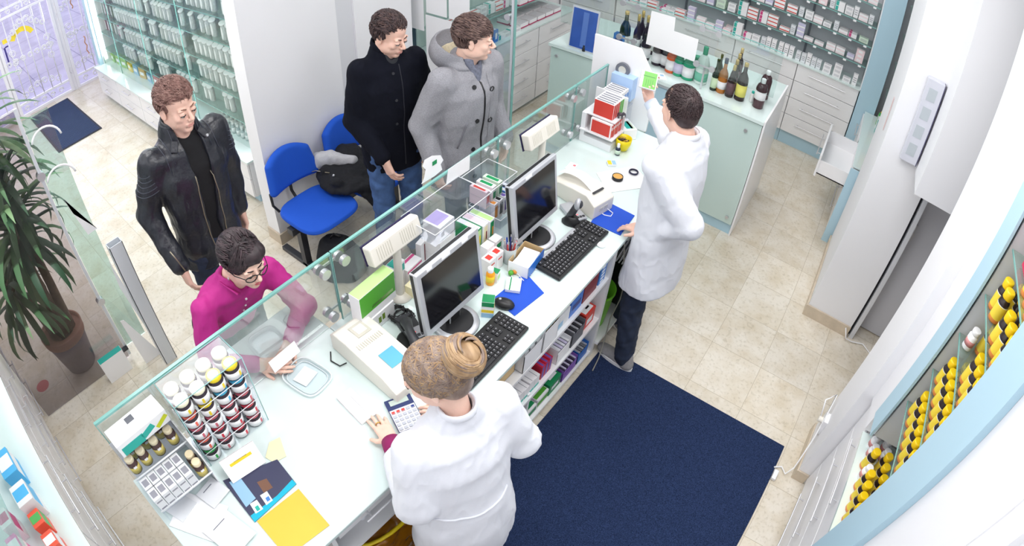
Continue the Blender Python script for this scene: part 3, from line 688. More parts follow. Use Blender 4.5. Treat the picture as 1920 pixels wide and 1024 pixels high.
# ------------------------------------------------------------------ right hand cabinets (one drawer pulled out)
t = thing('drawer_unit', 'white drawer unit by the door pier with its top drawer pulled out', 'drawer unit', (0.27, 5.42, 0), -PI/2)
MB(LAM).b2((0, 0.02, 0.0), (0.74, 0.30, 0.75)).b2((0.735, 0.0, 0.0), (0.745, 0.30, 0.76), BLUEP).build('body', t)
for a, b_ in ((0.10, 0.31), (0.31, 0.51)):
    f = MB(LAM).box((0.365, 0.009, (a+b_)/2), (0.72, 0.018, b_-a-0.006)).build('drawer', t); handle(f, 0.36, b_-0.06, 0.44)
f = MB(LAM).b2((0, -0.29, 0.53), (0.72, -0.272, 0.73)).b2((0.02, -0.272, 0.55), (0.70, 0.02, 0.56)).b2((0.02, -0.272, 0.55), (0.032, 0.02, 0.68)).b2((0.688, -0.272, 0.55), (0.70, 0.02, 0.68)).build('drawer', t)
b = MB(CHROME).cyl((0.14, -0.325, 0.66), (0.58, -0.325, 0.66), 0.005, seg=8)
for s in (0.17, 0.55): b.cyl((s, -0.325, 0.66), (s, -0.29, 0.66), 0.004, seg=6)
b.build('handle', f)
tag(MB(BLUEP, PAPER).box((0, 0, 0.006), (0.10, 0.06, 0.012)).box((0, 0, 0.0125), (0.06, 0.03, 0.001), PAPER).build('blister_pack', loc=(0.12, 4.86, 0.562), rz=0.5), 'flat blue and white pack lying in the pulled-out drawer', 'pack')
drawer_unit('drawer_unit', 'white drawer unit between the pulled-out drawer and the blue column', (0.27, 6.02, 0), -PI/2, 0.59, 0.30, [0.10, 0.31, 0.53, 0.75], 0.3)
t = thing('display_case', 'narrow lit display case beside the blue column with colourful packs', 'display case', (0, 0, 0))
MB(TEALTOP).b2((0.28, 4.70, 0.765), (0.60, 6.02, 0.775)).build('ledge', t)
MB(LAM).b2((0.60, 4.70, 0.70), (0.62, 6.02, 3.2)).build('back_panel', t)
for z in (1.10, 1.40, 1.70, 2.0): MB(SHG, EDGE).b2((0.42, 4.72, z), (0.60, 6.0, z+0.007)).build('glass_shelf', t)
cs = [mat('pack_yellow', (246, 206, 30), 0.4), CO, CB, CGn, CW, CT, CP, CW, CB, CW]
for k in range(22):
    m = cs[0] if k < 4 else cs[(k*7+3) % 10]
    y = 4.78+0.052*k
    o = MB(m, PAPER).box((0, 0, 0.06), (0.07, 0.045, 0.12), m).box((-0.036, 0, 0.07), (0.001, 0.03, 0.05), CO if k < 4 else PAPER).build('upright_pack', loc=(0.45+0.02*(k % 2), y, 0.776))
    tag(o, '%s upright pack, %s along the ledge of the narrow case by the blue column' % ('yellow' if k < 4 else 'small coloured', ORD[k]), 'pack', 'yellow packs in the narrow case' if k < 4 else 'mixed packs in the narrow case')
for z in (1.108, 1.408, 1.708, 2.008):
    for k in range(10):
        i = [0, 3, 0, 10, 5, 0, 6, 3, 9, 10][k]
        kcarton(i, (0.50, 4.80+0.12*k, z), -PI/2, '%s, %s along the %s shelf of the narrow case' % (KINDS[i][0], ORD[k], NTH[int((z-1.1)/0.3)]), 'cartons on shelves of the narrow case')
# ------------------------------------------------------------------ main counter
CT_Z = 0.95
t = thing('service_counter', 'long white pharmacy counter with pale glass top and open shelves on the staff side', 'counter', (0, 0, 0))
MB(TEALTOP, EDGE).b2((-1.545, 0.985, 0.925), (-0.80, 3.47, 0.95), bev=0.004).b2((-1.545, -0.14, 0.925), (-0.80, 0.983, 0.95), bev=0.004).b2((-1.80, 0.42, 0.925), (-1.5455, 0.983, 0.95), bev=0.004).build('countertop', t)
b = MB(LAM)
b.b2((-1.50, -0.11, 0.0), (-1.44, 3.45, 0.925))                    # customer side panel
b.b2((-1.44, 0.93, 0.0), (-0.83, 0.96, 0.925)).b2((-1.44, 2.31, 0.0), (-0.82, 2.35, 0.925)).b2((-1.44, 1.60, 0.0), (-0.83, 1.62, 0.39)).b2((-1.44, 3.42, 0.0), (-0.83, 3.45, 0.925))
b.b2((-1.44, -0.11, 0.0), (-0.83, -0.08, 0.925)).b2((-1.44, 0.30, 0.0), (-0.83, 0.32, 0.925))
b.build('carcass', t)
for z in (0.70, 0.37, 0.06): MB(LAM).b2((-1.43, 0.96, z-0.02), (-0.82, 2.31, z)).build('shelf', t)
MB(LAM).b2((-1.43, 2.35, 0.10), (-0.80, 3.42, 0.12)).build('shelf', t)
MB(LAM).b2((-1.43, 0.32, 0.62), (-0.82, 0.93, 0.64)).build('shelf', t)
f = MB(LAM).b2((-0.84, 0.335, 0.84), (-0.822, 0.925, 0.915)).build('drawer', t)
b = MB(CHROME).cyl((-0.785, 0.45, 0.875), (-0.785, 0.80, 0.875), 0.005, seg=8)
for y in (0.48, 0.77): b.cyl((-0.785, y, 0.875), (-0.822, y, 0.875), 0.004, seg=6)
b.build('handle', f)
# glass screen
gs = thing('glass_screen', 'teal-edged glass screen running along the customer side of the counter', 'glass screen', (0, 0, 0))
SCR = glass_mat('screen_glass', (248, 252, 251), 0.10, milky=0.035)
JOINTS = [-0.115, 1.055, 2.20, 3.02, 3.455]
for i, (a, c) in enumerate(zip(JOINTS[:-1], JOINTS[1:])):
    zb = 1.005 if i == 0 else 0.951
    MB(SCR, EDGE).b2((-1.5375, a+0.004, zb), (-1.5355 if 0 else -1.530, c-0.004, 1.352)).b2((-1.5405, a+0.003, 1.352), (-1.527, c-0.003, 1.362), EDGE).b2((-1.538, a+0.002, zb), (-1.5295, a+0.005, 1.36), EDGE).b2((-1.538, c-0.005, zb), (-1.5295, c-0.002, 1.36), EDGE).build('glass_pane', gs)
def disc_pair(parent, x, y, z, d=0.055):
    b = MB(CHROME)
    for s in (-1, 1): b.cyl((x+0.009, y+s*d, z), (x+0.030, y+s*d, z), 0.024, seg=20).cyl((x-0.014, y+s*d, z), (x-0.030, y+s*d, z), 0.024, seg=20)
    b.box((x-0.022, y, z), (0.006, d*2, 0.012), CHROME)
    b.build('clamp', parent)
for y in JOINTS[1:4]:
    disc_pair(gs, -1.534, y, 1.29); disc_pair(gs, -1.534, y, 1.03)
# white screen panel across the far end
pp = [(-1.67, 0.95), (-1.20, 0.95), (-1.185, 1.32), (-1.33, 1.53), (-1.67, 1.53)]
T = Matrix.Translation((0, 3.50, 0)) @ Matrix.Rotation(PI/2, 4, 'X')
o = MB(WHITE).prism(pp, 0.018, WHITE, T).build('end_panel'); tag(o, 'white cut-corner privacy panel standing across the far end of the counter', 'panel')
# ------------------------------------------------------------------ low partition counter beyond
t = thing('partition_counter', 'low back counter faced in pale green glass with syrup bottles on its top', 'counter', (0, 0, 0))
PGL = mat('pale_green_panel', (200, 221, 217), 0.15, coat=0.6)
MB(LAM).b2((-2.36, 4.14, 0.0), (-0.50, 4.98, 1.04)).b2((-0.50, 4.10, 0.0), (-0.485, 5.0, 1.075)).build('carcass', t)
MB(BLUEP).b2((-2.36, 4.120, 0.0), (-0.50, 4.139, 0.09)).b2((-1.42, 4.118, 0.09), (-1.02, 4.139, 1.0)).build('plinth', t)
MB(PGL).b2((-2.36, 4.105, 0.10), (-1.425, 4.118, 1.035)).b2((-1.015, 4.105, 0.10), (-0.505, 4.118, 1.035)).build('front_panel', t)
MB(TEALTOP).b2((-2.38, 4.09, 1.045), (-0.50, 5.0, 1.07)).build('worktop', t)
for (x, z) in ((-0.62, 0.95), (-0.56, 0.16), (-2.30, 0.97), (-1.50, 0.97)): MB(CHROME).cyl((x, 4.105, z), (x, 4.092, z), 0.014, seg=16).build('panel_screw', t)
gs2 = thing('glass_screen', 'clear glass screen with round clamps standing above the back counter', 'glass screen', (0, 0, 0))
for (a, c) in ((-2.35, -1.74), (-1.735, -1.075), (-1.07, -0.50)):
    MB(GLASS, EDGE).b2((a, 4.212, 1.235), (c, 4.220, 1.595)).b2((a, 4.2115, 1.595), (c, 4.2205, 1.600), EDGE).build('glass_pane', gs2)
b0 = [(-1.737, 1.56), (-1.073, 1.56), (-1.737, 1.27), (-1.073, 1.27)]
for (x, z) in b0:
    b = MB(CHROME)
    for s in (-1, 1): b.cyl((x+s*0.065, 4.211, z), (x+s*0.065, 4.19, z), 0.024, seg=20)
    b.box((x, 4.198, z), (0.13, 0.006, 0.012), CHROME); b.build('clamp', gs2)
for x in (-1.737, -1.073): MB(CHROME).cyl((x, 4.225, 1.07), (x, 4.225, 1.27), 0.008, seg=8).build('support_post', gs2)
# stepped blank notice on the glass
T = Matrix.Translation((0, 4.2095, 0)) @ Matrix.Rotation(PI/2, 4, 'X')
nt_ = [(-1.60, 1.50), (-1.60, 1.26), (-1.18, 1.235), (-1.17, 1.41), (-1.37, 1.425), (-1.375, 1.545)]
nt_ = [tuple(aty(px, py, 4.209)[k] for k in (0, 2)) for (px, py) in ((1222, 20), (1211, 82), (1302, 116), (1310, 74), (1264, 58), (1267, 33))]
o = MB(PAPER).prism(nt_, 0.0015, PAPER, T).build('notice'); tag(o, 'stepped blank white notice stuck on the glass above the syrup bottles', 'notice')
# blue framed sign
o = thing('sign_stand', 'blue poster in a slim metal frame standing at the far end of the back counter', 'sign', (-2.10, 4.165, 1.071), 0.0)
R_ = Matrix.Rotation(-0.10, 3, 'X')
MB(ALU).box((0, 0, 0.18), (0.245, 0.014, 0.36), R=R_).build('frame', o)
MB(mat('poster_blue', (58, 92, 172), 0.2, noise=0.15, nscale=6), mat('poster_blue_light', (92, 124, 194), 0.2)).box((0, -0.010, 0.18), (0.220, 0.004, 0.335), R=R_).box((0.01, -0.0125, 0.18), (0.05, 0.001, 0.30), MATS['poster_blue_light'], R=R_).build('poster', o)
# ------------------------------------------------------------------ notices on the glass wall behind customers
gw = thing('glass_partition', 'floor-standing clear glass wall with a steel edge post behind the two coated men', 'glass partition', (0, 0, 0))
MB(glass_mat('clear_glass2', (236, 244, 243), 0.06)).b2((-3.10, 3.396, 0.06), (-2.285, 3.404, 2.9)).build('glass_pane', gw)
MB(ALU, EDGE).b2((-2.285, 3.385, 0.0), (-2.262, 3.415, 2.9)).box((-2.262, 3.40, 1.45), (0.004, 0.03, 2.9), EDGE).box((-2.272, 3.40, 0.02), (0.10, 0.07, 0.04), ALU).build('edge_post', gw)
MB(CHROME).cyl((-2.32, 3.38, 1.50), (-2.32, 3.42, 1.50), 0.025, seg=16).build('clamp', gw)
for (a, b_, z0, z1, lb) in ((-3.42, -3.12, 1.19, 1.95, 'upper sheet beside the blue return wall'), (-3.10, -2.66, 0.62, 1.34, 'large lower sheet'), (-3.09, -2.88, 1.36, 1.95, 'narrow sheet above the large one'), (-2.86, -2.66, 1.36, 1.95, 'narrow sheet beside the grey shelf edge')):
    o = MB(PAPER).b2((a, 3.386, z0), (b_, 3.3885, z1)).build('notice'); tag(o, 'blank white paper taped behind the coated men, %s' % lb, 'notice', 'papers taped on the glass wall')
# ------------------------------------------------------------------ rug, mat
RUG = bpy.data.materials.new('navy_ribbed_mat'); RUG.use_nodes = True; nt = RUG.node_tree; b = nt.nodes['Principled BSDF']; b.inputs['Roughness'].default_value = 0.95; b.inputs['Specular IOR Level'].default_value = 0.1
tc = nt.nodes.new('ShaderNodeTexCoord'); n = nt.nodes.new('ShaderNodeTexNoise'); n.inputs['Scale'].default_value = 260; n.inputs['Detail'].default_value = 2; nt.links.new(tc.outputs['Object'], n.inputs['Vector'])
n3 = nt.nodes.new('ShaderNodeTexNoise'); n3.inputs['Scale'].default_value = 3.0; n3.inputs['Detail'].default_value = 4; nt.links.new(tc.outputs['Object'], n3.inputs['Vector'])
ck = nt.nodes.new('ShaderNodeTexChecker'); ck.inputs['Scale'].default_value = 170; nt.links.new(tc.outputs['Object'], ck.inputs['Vector'])
r = nt.nodes.new('ShaderNodeValToRGB'); r.color_ramp.elements[0].position = 0.3; r.color_ramp.elements[0].color = (*lin((22, 32, 58)), 1); r.color_ramp.elements[1].position = 0.75; r.color_ramp.elements[1].color = (*lin((60, 78, 120)), 1)
nt.links.new(n.outputs['Fac'], r.inputs['Fac'])
mx = nt.nodes.new('ShaderNodeMixRGB'); mx.blend_type = 'MULTIPLY'; mx.inputs[0].default_value = 0.35; nt.links.new(r.outputs[0], mx.inputs[1]); nt.links.new(ck.outputs['Color'], mx.inputs[2])
nt.links.new(mx.outputs[0], b.inputs['Base Color'])
bp = nt.nodes.new('ShaderNodeBump'); bp.inputs['Strength'].default_value = 0.5; bp.inputs['Distance'].default_value = 0.004; nt.links.new(ck.outputs['Fac'], bp.inputs['Height']); nt.links.new(bp.outputs['Normal'], b.inputs['Normal'])
o = MB(RUG).b2((-0.79, 0.05, 0.001), (0.583, 2.45, 0.010), bev=0.003).build('floor_mat'); tag(o, 'large dark navy woven floor mat behind the counter', 'mat')
MR = mat('entrance_mat_navy', (48, 64, 100), 0.95)
b = MB(MR, mat('mat_border', (44, 46, 60), 0.8)); b.b2((-8.05, 0.94, 0.001), (-6.56, 1.55, 0.010), MATS['mat_border'])
for k in range(36): b.b2((-8.02+k*0.0402, 0.965, 0.010), (-8.02+k*0.0402+0.028, 1.525, 0.014), MR)
tag(b.build('entrance_mat'), 'ribbed navy entrance mat lying before the white grille door', 'mat')
# ------------------------------------------------------------------ niche unit on the near right
t = thing('niche_shelving', 'recessed glass shelving crowded with yellow-capped bottles beside the near pilaster', 'shelving', (0, 0, 0))
MB(mat('niche_grey', (206, 210, 214), 0.5)).b2((1.20, 1.45, 0.86), (1.22, 2.065, 3.3)).b2((0.80, 1.94, 1.0), (1.20, 1.95, 3.3)).b2((0.80, 1.45, 0.86), (1.20, 1.46, 3.3)).build('lining', t)
MB(TEALTOP).b2((0.785, 1.445, 0.845), (1.20, 2.065, 0.86)).build('ledge', t)
NZ = [0.86, 1.28, 1.49, 1.70, 1.90, 2.11]
for z in NZ[1:]: MB(SHG, EDGE).b2((0.815, 1.462, z-0.007), (1.19, 1.935, z)).b2((0.812, 1.462, z-0.007), (0.815, 1.935, z), EDGE).build('glass_shelf', t)
for i in range(2):
    drawer_unit('drawer_unit', ['white four-drawer unit below the yellow-capped bottles', 'white four-drawer unit at the bottom edge below the near wall'][i], (0.80, 2.275-i*0.83, 0), -PI/2, 0.815 if i == 0 else 0.20, 0.38, [0.06, 0.26, 0.46, 0.65, 0.84], 0.40, kickm=LAM) if i == 0 else None
YC = mat('cap_yellow', (244, 204, 22), 0.35); YB = mat('bottle_amber_yellow', (226, 170, 46), 0.3); OR = mat('bottle_orange', (226, 140, 70), 0.35)
DK = mat('neck_dark_brown', (44, 34, 34), 0.25); LB = mat('bottle_label_yellow', (240, 214, 70), 0.5)
yb = thing('vitamin_bottle', '', 'bottle')
MB(OR, DK, LB, PAPER).lathe([(0.021, 0), (0.023, 0.004), (0.023, 0.012), (0.0232, 0.014), (0.0232, 0.040), (0.0232, 0.058), (0.023, 0.060), (0.022, 0.068), (0.016, 0.080), (0.015, 0.084)], OR, seg=14, mats=[OR, OR, OR, LB, LB, PAPER, DK, DK, DK, DK]).build('bottle_body', yb)
MB(YC).lathe([(0.0185, 0.080), (0.019, 0.082), (0.0195, 0.102), (0.017, 0.106)], YC, seg=14).build('cap', yb)
wb = thing('pill_jar', '', 'jar')
MB(PAPER, ROSE).lathe([(0.022, 0), (0.024, 0.004), (0.024, 0.060), (0.018, 0.070)], PAPER, seg=14).lathe([(0.0243, 0.02), (0.0243, 0.045)], ROSE, seg=14).build('jar_body', wb)
MB(WHITE).lathe([(0.019, 0.070), (0.020, 0.072), (0.020, 0.088), (0.018, 0.090)], WHITE, seg=14).build('lid', wb)
usedy = usedw = False; rn = random.Random(11)
for zi, z in enumerate(NZ):
    for c in range(2 if zi == 0 else 3):
        for r in range(9 if zi != 3 else 7):
            if zi == 5 and r > 3: continue
            y = 1.50+0.062*r+0.012*(c % 2); x = 0.847+c*0.074
            if y > (2.03 if zi == 0 else 1.91) or (rn.random() < 0.08 and zi): continue
            white = (zi == 0 and r >= 7) or (zi in (1, 2) and c == 1 and r < 2) or rn.random() < 0.06
            where = ['niche drawer ledge', 'first niche shelf', 'second niche shelf', 'third niche shelf', 'fourth niche shelf', 'top niche shelf'][zi]
            if white:
                lab, g = 'white pill jar, %s row, %s from the near end, %s' % (['front', 'middle', 'rear'][c], ORD[r], where), 'white jars on the %s' % where
                if not usedw: o = wb; usedw = True
                else: o = dup(wb)
            else:
                lab, g = 'yellow-capped vitamin bottle, %s row, %s from the near end, %s' % (['front', 'middle', 'rear'][c], ORD[r], where), 'yellow-capped bottles on the %s' % where
                if not usedy: o = yb; usedy = True
                else: o = dup(yb)
            o['label'] = lab; o['group'] = g; o.location = (x+rn.uniform(-.003, .003), y, z+0.0005); o.rotation_euler = (0, 0, rn.uniform(0, 6))
            if not white: o.scale = (1.18, 1.18, 1.25)
o = tag(MB(mat('pack_crimson', (214, 46, 92), 0.4), PAPER).box((0, 0, 0.07), (0.14, 0.10, 0.14), MATS['pack_crimson']).box((-0.071, 0, 0.08), (0.001, 0.06, 0.05), PAPER).build('gift_box', loc=(0.92, 1.82, 2.1105), rz=0.0), 'crimson carton on the top visible shelf of the bottle niche', 'carton')
# ------------------------------------------------------------------ near left unit
for i in range(4):
    drawer_unit('drawer_unit', 'white drawer unit below the carton display ledge, %s from the counter end' % NTH[i], (-1.62-i*0.62+0.61, -0.50, 0), PI, 0.61, 0.42, [0.05, 0.25, 0.44, 0.63, 0.82], 0.40, kickm=LAM, group='drawer units along the near left wall')
t = thing('display_ledge', 'pale glass display ledge with upright cartons above the drawers by the plant', 'display ledge', (0, 0, 0))
MB(TEALTOP).b2((-3.50, -0.93, 0.82), (-0.9, -0.49, 0.835)).build('ledge', t)
for z in (1.16, 1.50): MB(SHG, EDGE).b2((-2.9, -0.84, z), (-0.9, -0.66, z+0.008)).build('glass_shelf', t)
PB = mat('pack_bright_blue', (84, 182, 236), 0.4); PR = mat('pack_tomato', (240, 92, 66), 0.4); PP = mat('pack_pink', (240, 120, 190), 0.4); PW = CW
specs = [((8, 868), 0.14, (0.13, 0.07, 0.10), PB, PAPER, 'bright blue and white carton, uppermost on the display ledge'),
         ((38, 925), 0.0, (0.10, 0.07, 0.12), PW, PB, 'white carton with blue bubbles on the display ledge'),
         ((66, 972), 0.0, (0.07, 0.05, 0.09), PR, CGn, 'tomato red carton standing apart on the display ledge'),
         ((92, 1012), 0.0, (0.07, 0.05, 0.09), PR, PAPER, 'tomato red carton lowest of the cartons on the display ledge'),
         ((25, 1022), 0.0, (0.08, 0.05, 0.12), PP, PAPER, 'pink and white carton at the corner of the display ledge'),
         ((5, 972), 0.0, (0.08, 0.05, 0.12), PW, CM, 'white carton with a magenta edge on the display ledge')]
for (px, dz, sz, m1, m2, lb) in specs:
    sz = tuple(v*1.25 for v in sz); p = atz(px[0], px[1], 0.836+sz[2])
    o = MB(m1, m2).box((0, 0, sz[2]/2), sz, m1, bev=0.002).box((0, sz[1]/2, sz[2]*0.6), (sz[0]*0.96, 0.001, sz[2]*0.5), m2).box((0, 0, sz[2]), (sz[0]*0.5, sz[1]*0.9, 0.001), m2).build('carton', loc=(p.x, p.y, 0.8355), rz=0.05)
    tag(o, lb, 'carton')
# ------------------------------------------------------------------ things on the counter
TX = mat('print_text_grey', (120, 122, 134), 0.6)
SILV = mat('silver_plastic', (190, 192, 198), 0.35, metal=0.3); SCRN = mat('dark_screen', (14, 14, 20), 0.12, spec=0.6)
def screen_monitor(label, loc, tilt, tape):
    t = thing('computer_monitor', label, 'monitor', loc, 0)
    MB(SILV, BLACK).lathe([(0.105, 0), (0.110, 0.004), (0.104, 0.012), (0.085, 0.014)], SILV, seg=32).lathe([(0.082, 0.0142), (0.078, 0.018)], BLACK, seg=28).build('base', t)
    R_ = Matrix.Rotation(-tilt, 3, 'Y')
    MB(SILV, BLACK).box((-0.015, 0, 0.05), (0.03, 0.07, 0.10), BLACK, bev=0.004).build('stand_neck', t)
    s = MB(SILV, BLACK); c = R_ @ Vector((0.0, 0, 0.165)); c += Vector((0, 0, 0.075))
    s.box(c, (0.022, 0.385, 0.335), SILV, R=R_, bev=0.004); s.box(c+R_ @ Vector((-0.024, 0, 0)), (0.030, 0.375, 0.325), BLACK, R=R_, bev=0.006); hs_ = s.build('housing', t)
    MB(SCRN).box(c+R_ @ Vector((0.0115, 0, 0.006)), (0.002, 0.340, 0.278), R=R_).build('screen', t)
    for (dy, w) in tape: MB(PAPER).box(c+R_ @ Vector((0.012, dy, 0.160)), (0.003, w, 0.014), PAPER, R=R_).build('adhesive_tape', hs_)
    return t
m1 = screen_monitor('flat computer monitor with silver frame beside the pharmacist woman', (-1.135, 1.372, 0.951), 0.14, [(0.10, 0.04), (-0.02, 0.05), (-0.12, 0.03)])
m2 = screen_monitor('flat computer monitor with silver frame nearer the pharmacist man', (-1.185, 2.075, 0.951), 0.14, [(-0.06, 0.05)])
def keyboard(label, loc, rz, wide):
    t = thing('keyboard', label, 'keyboard', loc, rz)
    W_, L_ = 0.165, wide
    b = MB(BLACK); b.box((0, 0, 0.010), (W_, L_, 0.018), BLACK, bev=0.006); b.build('case', t)
    if wide > 0.46: MB(SILV).box((-W_/2+0.016, -0.02, 0.0195), (0.026, L_*0.62, 0.002), SILV, bev=0.0005).build('media_strip', t)
    kb = MB(mat('key_black', (34, 34, 38), 0.45), mat('key_legend', (190, 190, 196), 0.5)); lg = MATS['key_legend']
    rows = 6
    for r in range(rows):
        x = -0.052+0.0215*r+(0.006 if r else 0)
        n = 21; step = (L_-0.03)/n
        for k in range(n):
            y = -L_/2+0.018+step*(k+0.5)
            if (r == 0 and k in (1, 6, 11)) or k in (14, 17) or (r in (1,) and k == 20 and wide < 0.4) or (r == 3 and k in (15, 16)): continue
            if r == 5 and 4 < k < 10:
                if k == 7: kb.box((x, y, 0.0215), (0.0165, step*4.9, 0.006), bev=0.001)
                continue
            kb.box((x, y, 0.0215), (0.0165, step*0.84, 0.006)); kb.box((x-0.003, y+0.002, 0.02465), (0.004, step*0.20, 0.0003), lg)
    kb.build('keys', t)
    return t
keyboard('black keyboard between the first monitor and the pharmacist woman', (-0.932, 1.315, 0.951), 0.02, 0.455)
keyboard('black keyboard with silver media strip in front of the second monitor', (-0.985, 2.12, 0.951), -0.03, 0.475)
# receipt printers
t = thing('receipt_printer', 'long beige receipt printer with a blue sticker beside the pharmacist woman', 'printer', (-1.225, 0.985, 0.951), -0.07)
b = MB(BEIGE)
for pts_, y0, y1 in (([(-0.215, 0), (0.205, 0), (0.205, 0.070), (0.12, 0.105), (-0.10, 0.120), (-0.19, 0.112), (-0.215, 0.09)], -0.088, 0.088),):
    T = Matrix.Translation((0, y1, 0)) @ Matrix.Rotation(PI/2, 4, 'X'); b.prism(pts_, y1-y0, BEIGE, T)
bmesh.ops.bevel(b.bm, geom=list(b.bm.edges), offset=0.006, segments=2, affect='EDGES', profile=0.5)
b.build('case', t)
MB(mat('sticker_blue', (96, 176, 206), 0.4)).box((0.075, 0.012, 0.1115), (0.085, 0.075, 0.001), R=Matrix.Rotation(0.085, 3, 'Y'), bev=0.0003).build('sticker', t)
MB(PAPER, mat('beige_dark', (206, 202, 190), 0.5)).box((-0.125, 0.01, 0.1195), (0.075, 0.07, 0.003), MATS['beige_dark'], R=Matrix.Rotation(-0.07, 3, 'Y')).box((-0.125, 0.01, 0.1215), (0.045, 0.045, 0.002), PAPER, R=Matrix.Rotation(-0.07, 3, 'Y')).build('window', t)
b = MB(MATS['beige_dark'])
for k in range(12): b.box((-0.05+0.004*0, -0.06+0.011*k, 0.1185), (0.028, 0.004, 0.002))
b.build('vent_slots', t)
MB(BLACK).tube([(-0.10, -0.10, 0.01), (-0.11, -0.13, 0.006), (-0.16, -0.14, 0.004), (-0.20, -0.11, 0.004)], 0.003, seg=6).build('cable', t)
t = thing('receipt_printer', 'beige receipt printer with a curling paper strip beside the second monitor', 'printer', (-1.165, 2.515, 0.951), -0.22)
b = MB(BEIGE); T = Matrix.Translation((0, 0.085, 0)) @ Matrix.Rotation(PI/2, 4, 'X'); b.prism([(-0.165, 0), (0.165, 0), (0.165, 0.085), (0.10, 0.125), (0.0, 0.115), (-0.165, 0.085)], 0.17, BEIGE, T)
bmesh.ops.bevel(b.bm, geom=list(b.bm.edges), offset=0.006, segments=2, affect='EDGES', profile=0.5); b.build('case', t)
b = MB(PAPER, DARK); pr = [(-0.16+0.28*k/13, 0.10+0.045*math.sin(PI*k/13)+(0.012 if k < 13 else 0)) for k in range(14)]
for k in range(13): b.quad([(pr[k][0], -0.035, pr[k][1]), (pr[k+1][0], -0.035, pr[k+1][1]), (pr[k+1][0], 0.035, pr[k+1][1]), (pr[k][0], 0.035, pr[k][1])], PAPER)
b.box((0.11, 0, 0.128), (0.012, 0.085, 0.006), DARK); b.build('paper_roll_strip', t)
MB(MATS['beige_dark']).box((0.166, 0.02, 0.045), (0.002, 0.03, 0.022)).box((0.166, -0.02, 0.045), (0.002, 0.03, 0.022)).build('buttons', t)
MB(PAPER).tube([(0.165, 0.04, 0.02), (0.20, 0.05, 0.006), (0.21, 0.02, 0.004), (0.18, 0.0, 0.004), (0.16, 0.0, 0.004)], 0.003, seg=6).build('cable', t)
def pole_display(label, y, group=None):
    t = thing('customer_display', label, 'customer display', (-1.435, y, 0.951), 0)
    MB(BEIGE).lathe([(0.055, 0), (0.056, 0.006), (0.030, 0.014), (0.022, 0.02)], BEIGE, seg=24).build('base', t)
    MB(BEIGE).cyl((0, 0, 0.012), (0, 0, 0.30), 0.019, seg=18).build('pole', t)
    R_ = Matrix.Rotation(-0.30, 3, 'Y'); b = MB(BEIGE); b.box((-0.015, 0.0, 0.335), (0.052, 0.30, 0.095), BEIGE, R=R_, bev=0.008); h_ = b.build('head', t)
    MB(mat('display_tint', (48, 44, 84), 0.15)).box((-0.015-0.029, 0.0, 0.335-0.009), (0.006, 0.302, 0.100), R=R_).build('display_window', t)
    b = MB(MATS['beige_dark'])
    for g in (0, 1):
        for k in range(7): b.box(Vector((-0.015, 0, 0.335))+R_ @ Vector((0.0265, -0.115+0.013*k+g*0.14, 0.0)), (0.001, 0.004, 0.06), R=R_)
    b.build('vent_slots', h_)
    return t
pole_display('beige customer display on a pole behind the first monitor', 1.335)
pole_display('beige customer display on a pole behind the second monitor', 2.49)
# blue mouse mats, mice
MBM = mat('mouse_mat_blue', (22, 78, 196), 0.7)
for (pts, lb) in (([(925, 560), (985, 512), (1020, 550), (965, 593)], 'blue mouse mat between the two keyboards'), ([(1135, 377), (1190, 405), (1163, 442), (1108, 417)], 'blue mouse mat under the resting hand of the pharmacist man')):
    P = [atz(a, c, 0.951) for a, c in pts]; o = MB(MBM).prism([(q.x, q.y) for q in P], 0.003, MBM, Matrix.Translation((0, 0, 0.9512))).build('mouse_mat'); tag(o, lb, 'mouse mat')
p = atz(945, 570, 0.965); t = thing('computer_mouse', 'black computer mouse on the blue mat by the first monitor', 'mouse', (p.x, p.y, 0.955), 0.3)
MB(BLACK).sph((0, 0, 0.012), 0.03, sc=(1.7, 1.05, 0.85), seg=18).build('shell', t); MB(SILV).cyl((-0.02, 0, 0.034), (-0.02, 0, 0.038), 0.006, seg=12).build('logo_dot', t)
p = atz(1127, 458, 0.96); o = MB(WHITE).sph((0, 0, 0.006), 0.022, sc=(1.2, 1.0, 0.35), seg=16).build('soap_dish_pad', loc=(p.x, p.y, 0.951)); tag(o, 'small white oval pad on the counter edge beside the second keyboard', 'pad'); o.name = 'oval_pad'
# scanner in cradle, card readers
def scanner(label, loc, rz, head):
    t = thing('barcode_scanner', label, 'scanner', loc, rz)
    MB(BLACK).lathe([(0.045, 0), (0.046, 0.01), (0.030, 0.035), (0.024, 0.05)], BLACK, seg=20, T=Matrix.Diagonal((1.2, 0.8, 1, 1))).build('cradle', t)
    b = MB(DARK, SILV); b.tube([(-0.02, 0, 0.04), (0.0, 0, 0.075), (0.015, 0, 0.12)], 0.02, DARK, seg=14, radii=[0.015, 0.020, 0.018]); b.sph((0.022, 0, 0.135), 0.028, SILV if head else DARK, sc=(0.7, 1.0, 1.25), seg=16); b.sph((0.033, 0, 0.137), 0.022, DARK, sc=(0.7, 0.9, 1.1), seg=14)
    b.build('handle', t); return t
scanner('black hand scanner standing in its cradle against the second monitor', (-1.100, 2.300, 0.951), 0.2, True)
t = thing('telephone', 'black desk telephone receiver and pad behind the pharmacist woman', 'telephone', (-1.215, 1.165, 0.951), 0.1)
MB(BLACK).lathe([(0.060, 0), (0.061, 0.008), (0.052, 0.014)], BLACK, seg=24).build('base', t)
MB(DARK).tube([(-0.07, 0.05, 0.03), (-0.05, 0.04, 0.055), (0.0, 0.0, 0.07), (0.05, -0.03, 0.055), (0.075, -0.04, 0.03)], 0.02, seg=12, radii=[0.022, 0.026, 0.018, 0.024, 0.018]).build('handset', t)
